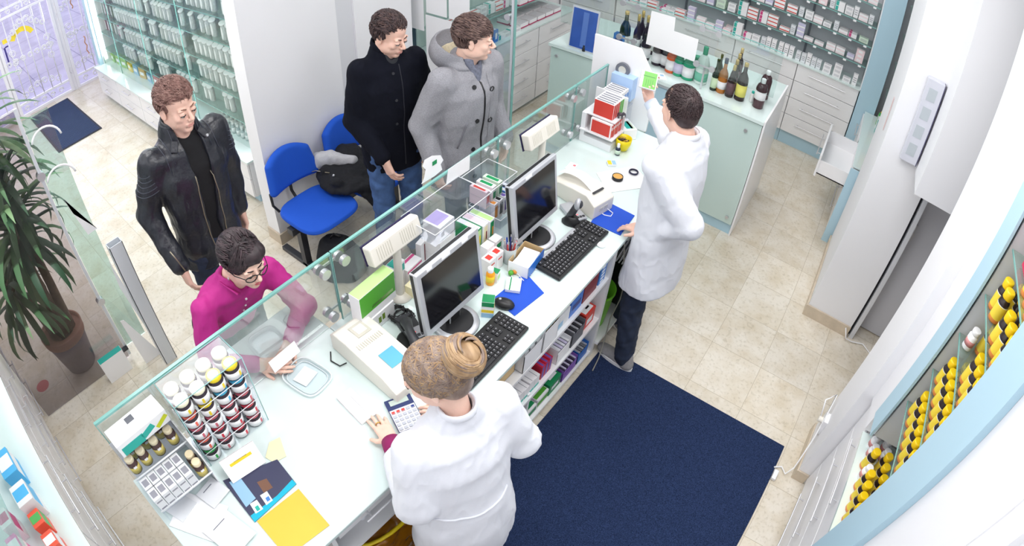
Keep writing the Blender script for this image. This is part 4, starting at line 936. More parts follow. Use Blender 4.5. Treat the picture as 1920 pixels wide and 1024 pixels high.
def card_reader(label, loc, rz, m):
    t = thing('card_reader', label, 'card reader', loc, rz)
    MB(m, SILV).box((0, 0, 0.014), (0.16, 0.085, 0.026), m, bev=0.004).box((0.045, 0, 0.0275), (0.065, 0.078, 0.002), SILV).build('case', t)
    b = MB(DARK, mat('led_red', (255, 60, 70), 0.4, emis=1.5))
    for k in range(4): b.box((0.062, -0.027+0.018*k, 0.030), (0.014, 0.013, 0.003))
    b.build('keys', t); MB(MATS['led_red']).box((0.040, 0.0, 0.0295), (0.003, 0.010, 0.001)).build('indicator_lamp', t)
    return t
p = atz(772, 622, 0.97); card_reader('dark grey four-button box among black cables', (p.x-0.02, p.y+0.015, 0.951), -0.35, DARK)
p = atz(1082, 403, 0.97); card_reader('pale grey four-button box behind the second keyboard', (p.x-0.03, p.y+0.01, 0.951), -0.5, SILV)
rr = random.Random(8); b = MB(BLACK)
for k in range(7):
    pts = []; c0 = atz(745, 592, 0.96)
    for q in range(14):
        a = q*0.75+k; pts.append((c0.x+0.055*math.cos(a)*(0.5+0.5*rr.random())+0.01*k-0.02, c0.y+0.045*math.sin(a)+0.01*rr.random(), 0.956+0.028*rr.random()))
    b.tube(pts, 0.0028, seg=6)
o = b.build('cable_tangle'); tag(o, 'tangle of thin black cables beside the first customer display', 'cables')
# --- cartons by helper
def carton(name, label, px, py, z, size, rz, base, patches=(), cat='carton', grp=None, rx=0.0, dx=0, dy=0):
    """px,py: pixel of the top centre, z of the surface it stands on; patches: (face, u, v, w, h, material)"""
    p = atz(px, py, z+size[2]); b = MB(base); b.box((0, 0, size[2]/2), size, base, bev=0.0008)
    w, d, h = size; e = 0.0005
    for (f, u, v, pw, ph, m) in patches:
        if f == 't': b.box((u*w, v*d, h+e*0.5), (pw*w, ph*d, e), m)
        if f == 'f': b.box((w/2+e*0.5, u*d, h*v), (e, pw*d, ph*h), m)       # faces +x (staff side)
        if f == 'b': b.box((u*w, -d/2-e*0.5, h*v), (pw*w, e, ph*h), m)      # faces -y
    o = b.build(name, loc=(p.x+dx, p.y+dy, z+0.0008), rz=rz)
    if rx: o.rotation_euler = (0, rx, rz)
    return tag(o, label, cat, grp)
G1 = mat('leaf_green', (84, 168, 52), 0.45); G2 = mat('light_leaf_green', (190, 226, 150), 0.45); G3 = mat('deep_green', (20, 140, 84), 0.45); PU = mat('purple_print', (112, 84, 168), 0.5); LPU = mat('lilac_print', (184, 168, 216), 0.5); NV = mat('navy_print', (40, 60, 130), 0.5)
MRN = mat('maroon_print', (120, 20, 42), 0.45); ORG = mat('orange_print', (232, 150, 60), 0.5); TL = mat('teal_print', (40, 178, 164), 0.45); GRY = mat('card_grey', (110, 112, 120), 0.6)
carton('leaf_box', 'large white and leaf-green carton leaning on the glass beside the first customer display', 690, 525, 1.04, (0.06, 0.22, 0.16), 0.05, PAPER, [('f', 0, 0.62, 0.98, 0.72, G1), ('t', 0, 0, 0.98, 0.98, G2), ('f', 0.12, 0.38, 0.6, 0.10, G2)], dx=0.02)
o = carton('leaf_logo_box', 'white carton with two dark green leaf marks below the leaf-green carton', 702, 577, 0.951, (0.055, 0.17, 0.088), 0.05, PAPER, [('f', -0.06, 0.5, 0.10, 0.4, mat('leaf_mark', (110, 140, 30), 0.5)), ('f', 0.08, 0.55, 0.10, 0.4, MATS['leaf_mark'])], dx=0.012, dy=0.0)
carton('teal_box', 'white and teal carton behind the leaf-green carton', 738, 495, 0.951, (0.05, 0.10, 0.16), 0.1, PAPER, [('t', 0, 0, 0.9, 0.5, TL), ('f', 0, 0.8, 0.9, 0.25, TL)])
carton('pill_box', 'white carton with a crimson stripe behind the first display pole', 768, 492, 0.951, (0.06, 0.11, 0.10), 0.1, CW, [('t', -0.3, 0, 0.25, 0.98, CM), ('f', 0, 0.85, 0.98, 0.12, CM), ('f', -0.1, 0.4, 0.5, 0.1, TX)])
carton('pill_box', 'cream carton with a green edge standing behind the first monitor', 770, 522, 0.951, (0.05, 0.10, 0.06), 0.1, mat('cream_card', (240, 232, 190), 0.5), [('f', 0, 0.12, 0.98, 0.2, G3), ('t', 0, 0, 0.5, 0.6, PAPER)], dx=0.03)
carton('pill_box', 'upright white carton with a dark red bar behind the first monitor', 790, 452, 0.951, (0.03, 0.06, 0.15), 0.2, CW, [('f', 0.1, 0.5, 0.25, 0.8, MRN)])
for k in range(3):
    carton('stacked_box', 'white carton with a lilac top panel in the stack behind the first monitor, %s' % ['lowest', 'middle', 'topmost'][k], 828, 412, 0.951+0.092*k, (0.10, 0.11, 0.09), 0.05, CW, [('t', -0.1, 0, 0.75, 0.8, LPU), ('f', 0, 0.12, 0.98, 0.03, GRY), ('f', -0.3, 0.5, 0.2, 0.3, TX)], grp='cartons stacked behind the first monitor', dx=0.0)
# position the stack consistently on one spot
stk = [o for o in COL.objects if o.name.startswith('stacked_box')]
for k, o in enumerate(stk): o.location.x = -1.445; o.location.y = 1.625; o.location.z = 0.9515+0.0915*k
gsp = [((-1.375, 1.76), 'green and white upright carton beside the lilac-topped stack', G3), ((-1.372, 1.808), 'green-edged white carton with a red flower, second in the upright row', PAPER), ((-1.370, 1.856), 'white carton with orange and green edging, third in the upright row', PAPER)]
for k, ((x, y), lb, m) in enumerate(gsp):
    b = MB(m); b.box((0, 0, 0.095), (0.125, 0.044, 0.19), m, bev=0.001)
    b.box((0.063, 0, 0.10), (0.0006, 0.03, 0.16), [G2, mat('cream_card', (240, 232, 190)), G3][k]).box((0, 0, 0.1903), (0.12, 0.03, 0.0005), [PAPER, CP, G2][k])
    b.box((0.0636, 0.006, 0.12), (0.0006, 0.010, 0.05), [YEL, MRN, ORG][k]).box((0.02, -0.0223, 0.09), (0.06, 0.0006, 0.13), [YEL, G3, ORG][k])
    tag(b.build('herbal_box', loc=(x, y, 0.9515), rz=0.06), lb, 'carton', 'upright cartons behind the first monitor')
# acrylic bins on the glass
def bin_(label, x0, x1, y0, y1, z0, z1):
    b = MB(ACRYL); th = 0.003
    b.b2((x0, y0, z0), (x1, y1, z0+th)); b.b2((x0, y0, z0), (x0+th, y1, z1)); b.b2((x1-th, y0, z0), (x1, y1, z1)); b.b2((x0, y0, z0), (x1, y0+th, z1)); b.b2((x0, y1-th, z0), (x1, y1, z1))
    e = mat('acrylic_edge', (236, 240, 244), 0.2)
    for (a, c) in (((x0, y0), (x1, y0)), ((x1, y0), (x1, y1)), ((x1, y1), (x0, y1)), ((x0, y1), (x0, y0))): b.tube([(a[0], a[1], z1), (c[0], c[1], z1)], 0.0022, e, seg=5)
    return tag(b.build('acrylic_bin'), label, 'bin')
bin_('clear acrylic bin clipped behind the glass above the lilac-topped stack', -1.522, -1.32, 1.46, 1.86, 1.235, 1.30)
bin_('clear acrylic bin holding pink and white cartons behind the second monitor', -1.522, -1.34, 1.885, 2.10, 1.14, 1.28)
bin_('clear acrylic tray with slim cartons low beside the second monitor', -1.50, -1.30, 1.92, 2.16, 1.045, 1.10)
for k, (m, m2, lb) in enumerate([(CP, CR, 'pink and yellow carton in the acrylic bin'), (CW, G3, 'white carton with a green badge in the acrylic bin'), (CPG, G3, 'pale green upright carton in the acrylic bin')]):
    tag(MB(m, m2).box((0, 0, 0.05), (0.10, 0.032, 0.10), m, bev=0.0008).box((0.0505, 0, 0.05), (0.0006, 0.022, 0.04), m2).box((0, 0, 0.1003), (0.07, 0.02, 0.0005), m2).build('upright_box', loc=(-1.43, 1.915+0.052*k, 1.1435), rz=0.05), lb, 'carton')
for k, (m, m2, lb) in enumerate([(CW, ORG, 'white carton with an orange swirl in the low acrylic tray'), (CW, BLACK, 'carton with a dark photo panel in the low acrylic tray'), (CW, PU, 'white and purple carton in the low acrylic tray'), (CB, PAPER, 'bright blue upright carton in the low acrylic tray'), (GRY, PAPER, 'dark grey upright carton in the low acrylic tray')]):
    tag(MB(m, m2).box((0, 0, 0.055), (0.095, 0.030, 0.11), m, bev=0.0008).box((0.048, 0, 0.06), (0.0006, 0.024, 0.07), m2).box((0, 0, 0.1103), (0.08, 0.02, 0.0005), m2).build('upright_box', loc=(-1.40, 1.95+0.042*k, 1.0485), rz=0.08), lb, 'carton')
for k in range(2):
    tag(MB(CW, G3, CR).box((0, 0, 0.06), (0.045, 0.055, 0.12), CW, bev=0.0008).box((0.0230, 0, 0.085), (0.0006, 0.035, 0.03), G3).box((0.0230, 0, 0.04), (0.0006, 0.03, 0.02), G1 if k else CR).build('herbal_box', loc=(-1.262, 1.765+0.064*k, 0.9515), rz=0.0), ['slim white carton with a round green badge behind the yellow bottle', 'slim white carton with an oval green badge behind the pen cup'][k], 'carton')
for k in range(2):
    tag(MB(CW, CR).box((0, 0, 0.05), (0.05, 0.055, 0.10), CW, bev=0.0008).box((0.0254, 0, 0.07), (0.0006, 0.03, 0.008), CR).box((0, 0, 0.1003), (0.03, 0.03, 0.0005), CR).build('pill_box', loc=(-1.215, 1.715+0.058*k, 0.9515), rz=0.0), ['white carton with red marks beside the yellow bottle', 'white carton with red marks beside the pen cup'][k], 'carton')
carton('spray_box', 'green-topped white, yellow and blue carton beside the first keyboard', 916, 560, 0.951, (0.055, 0.05, 0.10), 0.55, PAPER, [('t', 0, 0, 0.98, 0.98, G3), ('f', 0, 0.85, 0.99, 0.27, G3), ('b', 0, 0.85, 0.99, 0.27, G3), ('f', 0, 0.42, 0.99, 0.18, YEL), ('b', 0, 0.42, 0.99, 0.18, YEL), ('f', 0, 0.15, 0.99, 0.28, SKY), ('b', 0, 0.15, 0.99, 0.28, SKY)])
carton('herbal_box', 'small green and white carton behind the yellow bottle', 927, 507, 0.951, (0.05, 0.035, 0.06), 0.2, CW, [('t', 0, 0, 0.98, 0.98, G3), ('f', 0, 0.5, 0.8, 0.5, G2)])
def bottle(name, label, loc, prof, m, capm, caph, lab=None, labz=None, seg=18, grp=None, cat='bottle', sc=1.0):
    t = thing(name, label, cat, loc, 0, grp)
    b = MB(m); b.lathe(prof, m, seg=seg); b.build('bottle_body', t)
    zt = prof[-1][1]; r = prof[-1][0]
    MB(capm).lathe([(r*1.15, zt-0.002), (r*1.2, zt), (r*1.2, zt+caph), (r*1.0, zt+caph+0.002)], capm, seg=14).build('cap', t)
    if lab:
        R0 = max(q[0] for q in prof); MB(lab).lathe([(R0+0.0005, labz[0]), (R0+0.0005, labz[1])], lab, seg=seg).build('label', t)
    t.scale = (sc, sc, sc); return t
p = atz(917, 515, 1.0); bottle('tablet_bottle', 'orange bottle with a white cap beside the first monitor', (-1.165, 1.665, 0.9515), [(0.020, 0), (0.021, 0.004), (0.021, 0.065), (0.012, 0.078)], mat('orange_gloss', (244, 160, 24), 0.3), PAPER, 0.022, YEL, (0.02, 0.055))
# pen cup
t = thing('pen_cup', 'frosted cup full of red, blue and grey pens in front of the second monitor', 'pen cup', (-1.185, 1.845, 0.9515))
MB(glass_mat('frosted', (228, 232, 236), 0.15, 0.3, milky=0.5)).lathe([(0.028, 0), (0.030, 0.002), (0.034, 0.095), (0.031, 0.095), (0.027, 0.004)], glass_mat('frosted'), seg=22).build('cup', t)
for k, (c, nm) in enumerate([(CR, 'red'), (CR, 'red'), (SILV, 'silver'), (NV, 'blue'), (MBM, 'blue'), (ORG, 'orange'), (SILV, 'silver'), (CR, 'red'), (MRN, 'maroon')]):
    a = k*0.7; o = MB(c, SILV); o.cyl((0, 0, 0), (0, 0, 0.13), 0.0042, seg=8, m=c).cyl((0, 0, 0.13), (0, 0, 0.142), 0.0028, seg=8, m=SILV).box((0.005, 0, 0.12), (0.0015, 0.003, 0.03), SILV)
    q = o.build('pen', loc=(-1.185+0.008*math.cos(a), 1.845+0.008*math.sin(a), 0.957)); q.rotation_euler = (0.17*math.sin(-a), 0.17*math.cos(a), 0); tag(q, '%s pen standing in the frosted cup, %s of its bunch' % (nm, NTH[k] if k < 6 else ['seventh', 'eighth', 'ninth'][k-6]), 'pen', 'pens in the frosted cup')
# tissue / card box
t = thing('note_box', 'open cardboard box with a blue side full of white slips', 'box', (-1.105, 1.875, 0.9515), 0.12)
CARD = mat('kraft_card', (206, 178, 132), 0.8); BLB = mat('box_royal_blue', (40, 110, 200), 0.4)
MB(CARD, BLB, PAPER).b2((-0.055, -0.085, 0), (0.055, 0.085, 0.003), CARD).b2((-0.055, -0.085, 0), (-0.053, 0.085, 0.07), CARD).b2((0.053, -0.085, 0), (0.055, 0.085, 0.07), BLB).b2((-0.055, -0.085, 0), (0.055, -0.083, 0.07), PAPER).b2((-0.055, 0.083, 0), (0.055, 0.085, 0.07), CARD).build('carton', t)
b = MB(PAPER)
for k in range(9): b.box((0.002*(k % 3), -0.004+0.003*(k % 2), 0.006+0.006*k), (0.085, 0.13, 0.004), rz=0.06*((k % 3)-1))
b.build('paper_slips', t)
p = atz(963, 533, 0.97); o = MB(PAPER, G3).box((0, 0, 0.008), (0.07, 0.085, 0.016), PAPER).box((-0.015, 0, 0.0165), (0.006, 0.085, 0.0008), G3).build('note_block', loc=(p.x, p.y, 0.956), rz=0.5); tag(o, 'small block of white notes with a green line on the blue mouse mat', 'note block')
for k, (dx, c) in enumerate([(-0.05, G1), (-0.02, ORG), (0.0, G1), (-0.035, G3)]):
    p = atz(958+8*k, 512-3*k, 0.965); o = MB(c, PAPER).sph((0, 0, 0.014), 0.014, c, seg=12).cyl((0.01, 0, 0.010), (0.065, -0.01, 0.003), 0.0018, m=PAPER, seg=6).build('lollipop', loc=(p.x, p.y, 0.9515), rz=-0.6+0.5*k)
    tag(o, 'wrapped %s lollipop, %s from the orange bottle' % (['bright green', 'orange', 'light green', 'dark green'][k], NTH[k]), 'lollipop', 'lollipops by the note box')
p = atz(1030, 500, 0.96); p = atz(1012, 498, 0.952)
o = MB(PAPER).box((0, 0, 0.001), (0.07, 0.11, 0.002)).build('paper_slip', loc=(-1.06, 2.02-0.08, 0.9518), rz=0.5); tag(o, 'white paper slip between the slip box and the second keyboard', 'paper')
# papers, tin, ring, packet at the far end
P = [atz(a, c, 0.951) for a, c in ((1118, 325), (1190, 312), (1225, 350), (1140, 362))]
o = MB(PAPER).prism([(q.x, q.y) for q in P], 0.003, PAPER, Matrix.Translation((0, 0, 0.9512))).build('paper_sheet'); tag(o, 'white sheets under the open cream tin', 'papers')
p = atz(1158, 333, 0.965); t = thing('ointment_tin', 'open black tin of orange ointment on the white sheets', 'tin', (p.x, p.y, 0.9548))
MB(BLACK).lathe([(0.033, 0), (0.034, 0.002), (0.034, 0.022), (0.030, 0.022), (0.030, 0.018)], BLACK, seg=26).build('tin', t); MB(mat('ointment', (222, 168, 84), 0.5)).lathe([(0.0298, 0.012), (0.0298, 0.0195)], None, seg=26).build('ointment', t)
p = atz(1188, 323, 0.96); o = MB(mat('tin_lid_navy', (30, 30, 62), 0.35)); o.tube([(0.027*math.cos(a), 0.027*math.sin(a), 0.008) for a in np.linspace(0, 2*PI, 25)[:-1]], 0.0045, seg=8, closed=True, flat=1.5); o = o.build('tin_lid', loc=(p.x, p.y, 0.9548)); tag(o, 'dark ring-shaped tin lid on the white sheets', 'lid')
carton('sachet_packet', 'small yellow and blue packet between the tin and the brown bottle', 1147, 305, 0.951, (0.055, 0.045, 0.014), 0.7, PAPER, [('t', -0.25, 0, 0.45, 0.95, YEL), ('t', 0.25, 0, 0.45, 0.95, SKY)])
carton('plastic_card', 'white plastic card on the counter by the second customer display', 1072, 312, 0.951, (0.054, 0.085, 0.001), 0.1, PAPER, [('t', 0.2, 0.2, 0.3, 0.2, mat('sticker_red', (230, 120, 130), 0.5))], cat='card')
carton('blister_leaflet', 'white leaflet with blue and red dots beside the second printer', 1124, 355, 0.951, (0.06, 0.09, 0.002), 0.6, PAPER, [('t', -0.2, 0.2, 0.2, 0.2, SKY), ('t', 0.1, -0.1, 0.2, 0.15, ROSE), ('t', 0.2, 0.25, 0.2, 0.1, SKY)], cat='leaflet')
# coin bowl, drops bottle
t = thing('yellow_bowl', 'yellow plastic bowl of dark sweets at the far end of the counter', 'bowl', (-1.225, 3.165, 0.9515))
MB(mat('plastic_yellow', (238, 216, 20), 0.35)).lathe([(0.028, 0), (0.032, 0.003), (0.050, 0.045), (0.054, 0.085), (0.050, 0.085), (0.046, 0.045), (0.03, 0.008)], None, seg=30).build('bowl', t)
rr = random.Random(4); cm = [mat('sweet_brown', (70, 50, 30), 0.4), mat('sweet_gold', (190, 156, 60), 0.35), mat('sweet_dark', (40, 36, 34), 0.4)]
for k in range(26):
    a = rr.uniform(0, 6.28); r = 0.034*math.sqrt(rr.random()); o = MB(cm[k % 3]).sph((0, 0, 0), 0.010, sc=(1, 1, 0.5), seg=10).build('sweet', loc=(-1.225+r*math.cos(a), 3.165+r*math.sin(a), 0.951+0.060+0.010*rr.random())); o.rotation_euler = (rr.uniform(-1, 1), rr.uniform(-1, 1), 0)
    tag(o, '%s wrapped sweet in the yellow bowl' % ['brown', 'gold', 'black'][k % 3], 'sweet', '%s sweets in the yellow bowl' % ['brown', 'gold', 'black'][k % 3])
bottle('dropper_bottle', 'small dark bottle with a white cap in front of the yellow bowl', (-1.222, 3.085, 0.9515), [(0.016, 0), (0.017, 0.003), (0.017, 0.045), (0.008, 0.056)], mat('bottle_dark_blue', (40, 50, 70), 0.25), PAPER, 0.022, CPG, (0.008, 0.036))
# white stepped display stand with red cartons
t = thing('display_stand', 'white stepped counter display stand holding red and white cartons', 'display stand', (0, 0, 0))
MB(WHITE).b2((-1.500, 3.07, 0.951), (-1.27, 3.22, 1.00)).b2((-1.500, 3.055, 1.04), (-1.26, 3.23, 1.048)).b2((-1.500, 3.07, 1.0), (-1.47, 3.22, 1.16)).b2((-1.500, 3.08, 1.155), (-1.27, 3.24, 1.163)).b2((-1.500, 3.235, 0.951), (-1.27, 3.243, 1.28)).build('steps', t)
for k in range(6):
    o = MB(CR, PAPER, mat('box_dark_red', (150, 30, 30), 0.45)).box((0, 0, 0.05), (0.15, 0.024, 0.10), CR if k % 2 else PAPER, bev=0.0008).box((0.0753, 0, 0.05), (0.0006, 0.018, 0.085), CR).box((0.0757, 0, 0.068), (0.0005, 0.012, 0.02), PAPER).box((0, -0.0123, 0.05), (0.13, 0.0006, 0.085), CR).build('red_carton', loc=(-1.355, 3.075+0.0265*k, 1.0485))
    tag(o, 'slim red and white carton on the stand\'s lower step, %s in the row' % NTH[k], 'carton', 'red cartons on the lower step')
for k in range(5):
    m = [PAPER, CR, CR, PAPER, CW][k]
    o = MB(PAPER, m).box((0, -0.0133, 0.055), (0.136, 0.0006, 0.104), CR if k < 3 else PAPER).box((0, 0, 0.055), (0.14, 0.026, 0.11), PAPER, bev=0.0008).box((0.0703, 0, 0.055), (0.0006, 0.024, 0.10), CR if k < 3 else G1).box((0, 0, 0.1103), (0.12, 0.014, 0.0005), TX).build('tall_carton', loc=(-1.365, 3.105+0.029*k, 1.1635))
    tag(o, 'tall %s carton on the stand\'s upper step, %s in the row' % (['red and white', 'red and white', 'red and white', 'white and green', 'white and green'][k], NTH[k]), 'carton', 'tall cartons on the upper step')
for k in range(5):
    o = MB(PAPER).box((0, 0, 0.05), (0.13, 0.024, 0.10), CW, bev=0.0008).box((0, 0, 0.1003), (0.11, 0.012, 0.0005), TX).box((0.0653, 0, 0.06), (0.0006, 0.018, 0.03), CB).build('leaflet_carton', loc=(-1.40, 3.262+0.029*k, 1.17)); tag(o, 'white carton in the rear group beside the privacy panel, %s in the row' % NTH[k], 'carton', 'white cartons beside the privacy panel')
t2 = MB(ACRYL).b2((-1.50, 3.25, 1.163), (-1.30, 3.41, 1.169)).b2((-1.50, 3.25, 0.951), (-1.496, 3.41, 1.165)).b2((-1.304, 3.25, 0.951), (-1.30, 3.41, 1.165)).build('acrylic_riser'); tag(t2, 'clear acrylic riser under the rear white cartons', 'riser')
t = thing('elephant_figurine', 'tiny dark elephant figurine on the display stand', 'figurine', (-1.275, 3.165, 1.1635), 0.4)
EL = mat('dark_pewter', (66, 62, 74), 0.35)
F = Field((-0.035, -0.02, -0.005), (0.045, 0.02, 0.05), 0.0018); F.ell((0, 0, 0.027), (0.020, 0.012, 0.013), k=0.004); F.ell((0.021, 0, 0.033), (0.010, 0.009, 0.010), k=0.004); F.cone((0.029, 0, 0.030), (0.033, 0, 0.010), 0.004, 0.002, 0.003)
for (a, c) in ((0.011, 0.007), (0.011, -0.007), (-0.011, 0.007), (-0.011, -0.007)): F.cone((a, c, 0.020), (a, c, 0.002), 0.0052, 0.0048, 0.003)
for c in (-1, 1): F.ell((0.016, c*0.010, 0.034), (0.007, 0.002, 0.008), k=0.002)
fmesh('body', F, EL, t)
# teal-fronted white box and blue stand with tape roll near the privacy panel
o = carton('wave_box', 'white box with a teal wave beside the privacy panel', 1196, 232, 0.951, (0.10, 0.15, 0.075), 0.9, PAPER, [('t', 0.05, -0.05, 0.5, 0.62, TL), ('t', 0.28, -0.05, 0.3, 0.7, CPG), ('f', 0, 0.5, 0.5, 0.4, TL)]); o.location.x = -1.30; o.location.y = 3.35
t = thing('tape_dispenser', 'pale blue box with a grey tape roll in front of the privacy panel', 'dispenser', (-1.42, 3.455, 1.25), 0)
MB(mat('box_pale_blue', (176, 204, 240), 0.4)).b2((-0.06, -0.05, -0.08), (0.10, 0.04, 0.08)).build('case', t)
MB(GRY, PAPER).cyl((-0.01, 0.0, 0.10), (-0.01, 0.022, 0.10), 0.050, m=GRY, seg=28).cyl((-0.01, -0.001, 0.10), (-0.01, 0.0, 0.10), 0.028, m=mat('beige_dark', (206, 202, 190)), seg=24).build('tape_roll', t)
# clear change tray, prescription slip, calculator
t = thing('change_tray', 'clear rounded glass change tray on the counter before the woman in magenta', 'tray', (-1.405, 0.728, 0.9515), 0.12)
b = MB(mat('tray_glass_edge', (226, 234, 236), 0.1)); n_ = 40; ring = []
for k in range(n_):
    a = 2*PI*k/n_; c_, s_ = math.cos(a), math.sin(a); r = 1/((abs(c_)**4+abs(s_)**4)**0.25); ring.append((0.098*r*c_, 0.078*r*s_))
b.tube([(x, y, 0.012) for x, y in ring], 0.004, seg=8, closed=True); b.tube([(x*0.84, y*0.84, 0.004) for x, y in ring], 0.0022, seg=6, closed=True); b.build('rim', t)
MB(ACRYL).prism([(x*0.97, y*0.97) for x, y in ring], 0.003, ACRYL).build('dish', t)
MB(PAPER).box((-0.01, 0.0, 0.0045), (0.07, 0.085, 0.001), rz=0.1).build('paper_insert', t)
p = atz(668, 762, 0.955); o = MB(PAPER, CP).box((0, 0, 0.006), (0.17, 0.075, 0.012), PAPER, bev=0.001).box((0, -0.0377, 0.003), (0.168, 0.0006, 0.003), CP).box((0, 0.01, 0.0123), (0.10, 0.001, 0.0004), TX).build('receipt_pad', loc=(p.x, p.y, 0.9515), rz=-0.12); tag(o, 'white receipt pad under the fingertips of the pharmacist woman', 'pad')
t = thing('calculator', 'navy-topped desk calculator under the fingers of the pharmacist woman', 'calculator', (-0.975, 0.868, 0.9515), 1.15)
MB(mat('calc_navy', (44, 56, 104), 0.4), mat('calc_body', (226, 228, 232), 0.4)).box((0, 0, 0.008), (0.10, 0.145, 0.016), MATS['calc_body'], bev=0.003).box((0, 0.048, 0.0165), (0.098, 0.046, 0.002), MATS['calc_navy']).build('body', t)
MB(mat('lcd', (190, 204, 196), 0.3)).box((0, 0.052, 0.018), (0.07, 0.022, 0.002)).build('display', t)
t.scale = (1.12, 1.12, 1.0)
b = MB(mat('calc_key_grey', (180, 184, 194), 0.5), CR, NV)
for r in range(5):
    for c in range(5): b.box((-0.037+0.0185*c, 0.012-0.018*r, 0.018), (0.013, 0.011, 0.005), CR if (r == 0 and c < 3) else (NV if r == 0 and c == 4 else None), bev=0.001)
b.build('keys', t)
# ------------------------------------------------------------------ vitamin rack, near left end
t = thing('vitamin_rack', 'clear acrylic five-shelf rack packed with dark vitamin bottles', 'rack', (0, 0, 0))
x0, x1, y0, y1 = -1.515, -1.365, 0.165, 0.475
b = MB(ACRYL)
LV = [0.952, 1.032, 1.112, 1.192, 1.272]
b.b2((x0, y0, 0.951), (x1, y0+0.003, 1.362)).b2((x0, y1-0.003, 0.951), (x1, y1, 1.362)).b2((x0, y0, 1.362), (x1, y1, 1.365))
for z in LV: b.b2((x0, y0, z-0.003), (x1, y1, z))
b.build('case', t)
AE = mat('acrylic_edge', (236, 240, 244), 0.2)
b = MB(mat('acrylic_edge_teal', (150, 196, 194), 0.2))
for (a, c) in (((x1, y0), (x1, y1)), ((x1, y1), (x0, y1)), ((x0, y1), (x0, y0)), ((x0, y0), (x1, y0))): b.tube([(a[0], a[1], 1.365), (c[0], c[1], 1.365)], 0.002, seg=5)
for (a, c) in ((x1, y0), (x1, y1)): b.tube([(a, c, 0.951), (a, c, 1.365)], 0.002, seg=5)
for z in LV[1:]: b.tube([(x1, y0, z), (x1, y1, z)], 0.0018, AE, seg=5)
b.build('edges', t)
VD = mat('vitamin_dark', (52, 42, 52), 0.2); cols = {'yellow': mat('cap_bright_yellow', (242, 214, 30), 0.4), 'sky blue': mat('cap_sky', (72, 180, 220), 0.4), 'coral': mat('cap_coral', (236, 104, 84), 0.4), 'red': mat('cap_red', (214, 44, 70), 0.4), 'rose': mat('cap_rose', (206, 96, 112), 0.4), 'green': mat('cap_green', (34, 170, 70), 0.4), 'cream': mat('cap_cream', (250, 246, 216), 0.4)}
grid = [['green', 'rose', 'red', 'rose'], ['coral', 'red', 'red', 'red'], ['rose', 'rose', 'rose', 'rose'], ['coral', 'yellow', 'sky blue', 'sky blue'], ['yellow', 'yellow', 'sky blue', 'yellow']]
vp = {}
def vit(colr, loc, label, grp):
    if colr not in vp:
        t_ = thing('vitamin_bottle', '', 'bottle'); MB(VD, PAPER).lathe([(0.027, 0), (0.029, 0.003), (0.029, 0.044), (0.022, 0.053), (0.021, 0.055)], VD, seg=18).lathe([(0.0294, 0.006), (0.0294, 0.040)], PAPER, seg=18).box((0.0292, 0.004, 0.023), (0.0012, 0.008, 0.024), cols[colr if colr != 'cream' else 'yellow']).build('bottle_body', t_)
        MB(cols[colr], PAPER).lathe([(0.0245, 0.053), (0.0255, 0.054), (0.0255, 0.069), (0.024, 0.070)], cols[colr], seg=20).lathe([(0.018, 0.0702), (0.018, 0.0706)], PAPER, seg=18).build('cap', t_); vp[colr] = t_; o = t_
    else: o = dup(vp[colr])
    o.location = loc; o['label'] = label; o['group'] = grp; o.rotation_euler = (0, 0, 0.4*math.sin(loc[1]*60)); o.scale = (1.14, 1.14, 1.03); return o
for li, z in enumerate(LV):
    for c in range(4):
        for r in range(2):
            colr = grid[li][c] if li < 4 or r == 0 else 'cream'
            if li == 4: colr = 'cream' if (r or c in (0, 1)) else ('yellow' if c in (2, 3) else colr)
            if r and li in (0, 1, 2) and c in (1, 2): continue
            vit(colr, (-1.400-0.070*r, 0.206+0.076*c, z+0.001), '%s-capped dark vitamin bottle, %s row, %s shelf, %s from the rack end' % (colr, 'front' if r == 0 else 'rear', ['lowest', 'second', 'middle', 'fourth', 'top'][li], NTH[c]), 'vitamin bottles in the acrylic rack')
# small gold-capped rack
t = thing('herb_rack', 'white rack with gold-capped herbal bottles and slim grey cartons at the counter end', 'rack', (0, 0, 0))
b = MB(WHITE, ACRYL); ya, yb = -0.115, 0.145
b.b2((-1.522, ya, 0.951), (-1.518, yb, 1.24), WHITE).b2((-1.522, ya, 0.951), (-1.28, ya+0.004, 1.17), ACRYL).b2((-1.522, yb-0.004, 0.951), (-1.28, yb, 1.17), WHITE)
b.b2((-1.522, ya, 1.13), (-1.38, yb, 1.134), ACRYL).b2((-1.39, ya, 1.04), (-1.27, yb, 1.044), ACRYL).b2((-1.522, ya, 1.24), (-1.39, yb, 1.244), ACRYL).build('frame', t)
for (x, z) in ((-1.385, 1.15), (-1.27, 1.06)): MB(mat('acrylic_edge', (236, 240, 244), 0.2)).tube([(x, ya, z), (x, yb, z)], 0.004, seg=6).build('front_rail', t)
BRN = mat('herb_brown_glass', (74, 52, 50), 0.15); GLD = mat('cap_pale_gold', (236, 220, 184), 0.35, metal=0.2); LBG = mat('label_olive_gold', (206, 190, 104), 0.5)
hp_ = None; k = 0
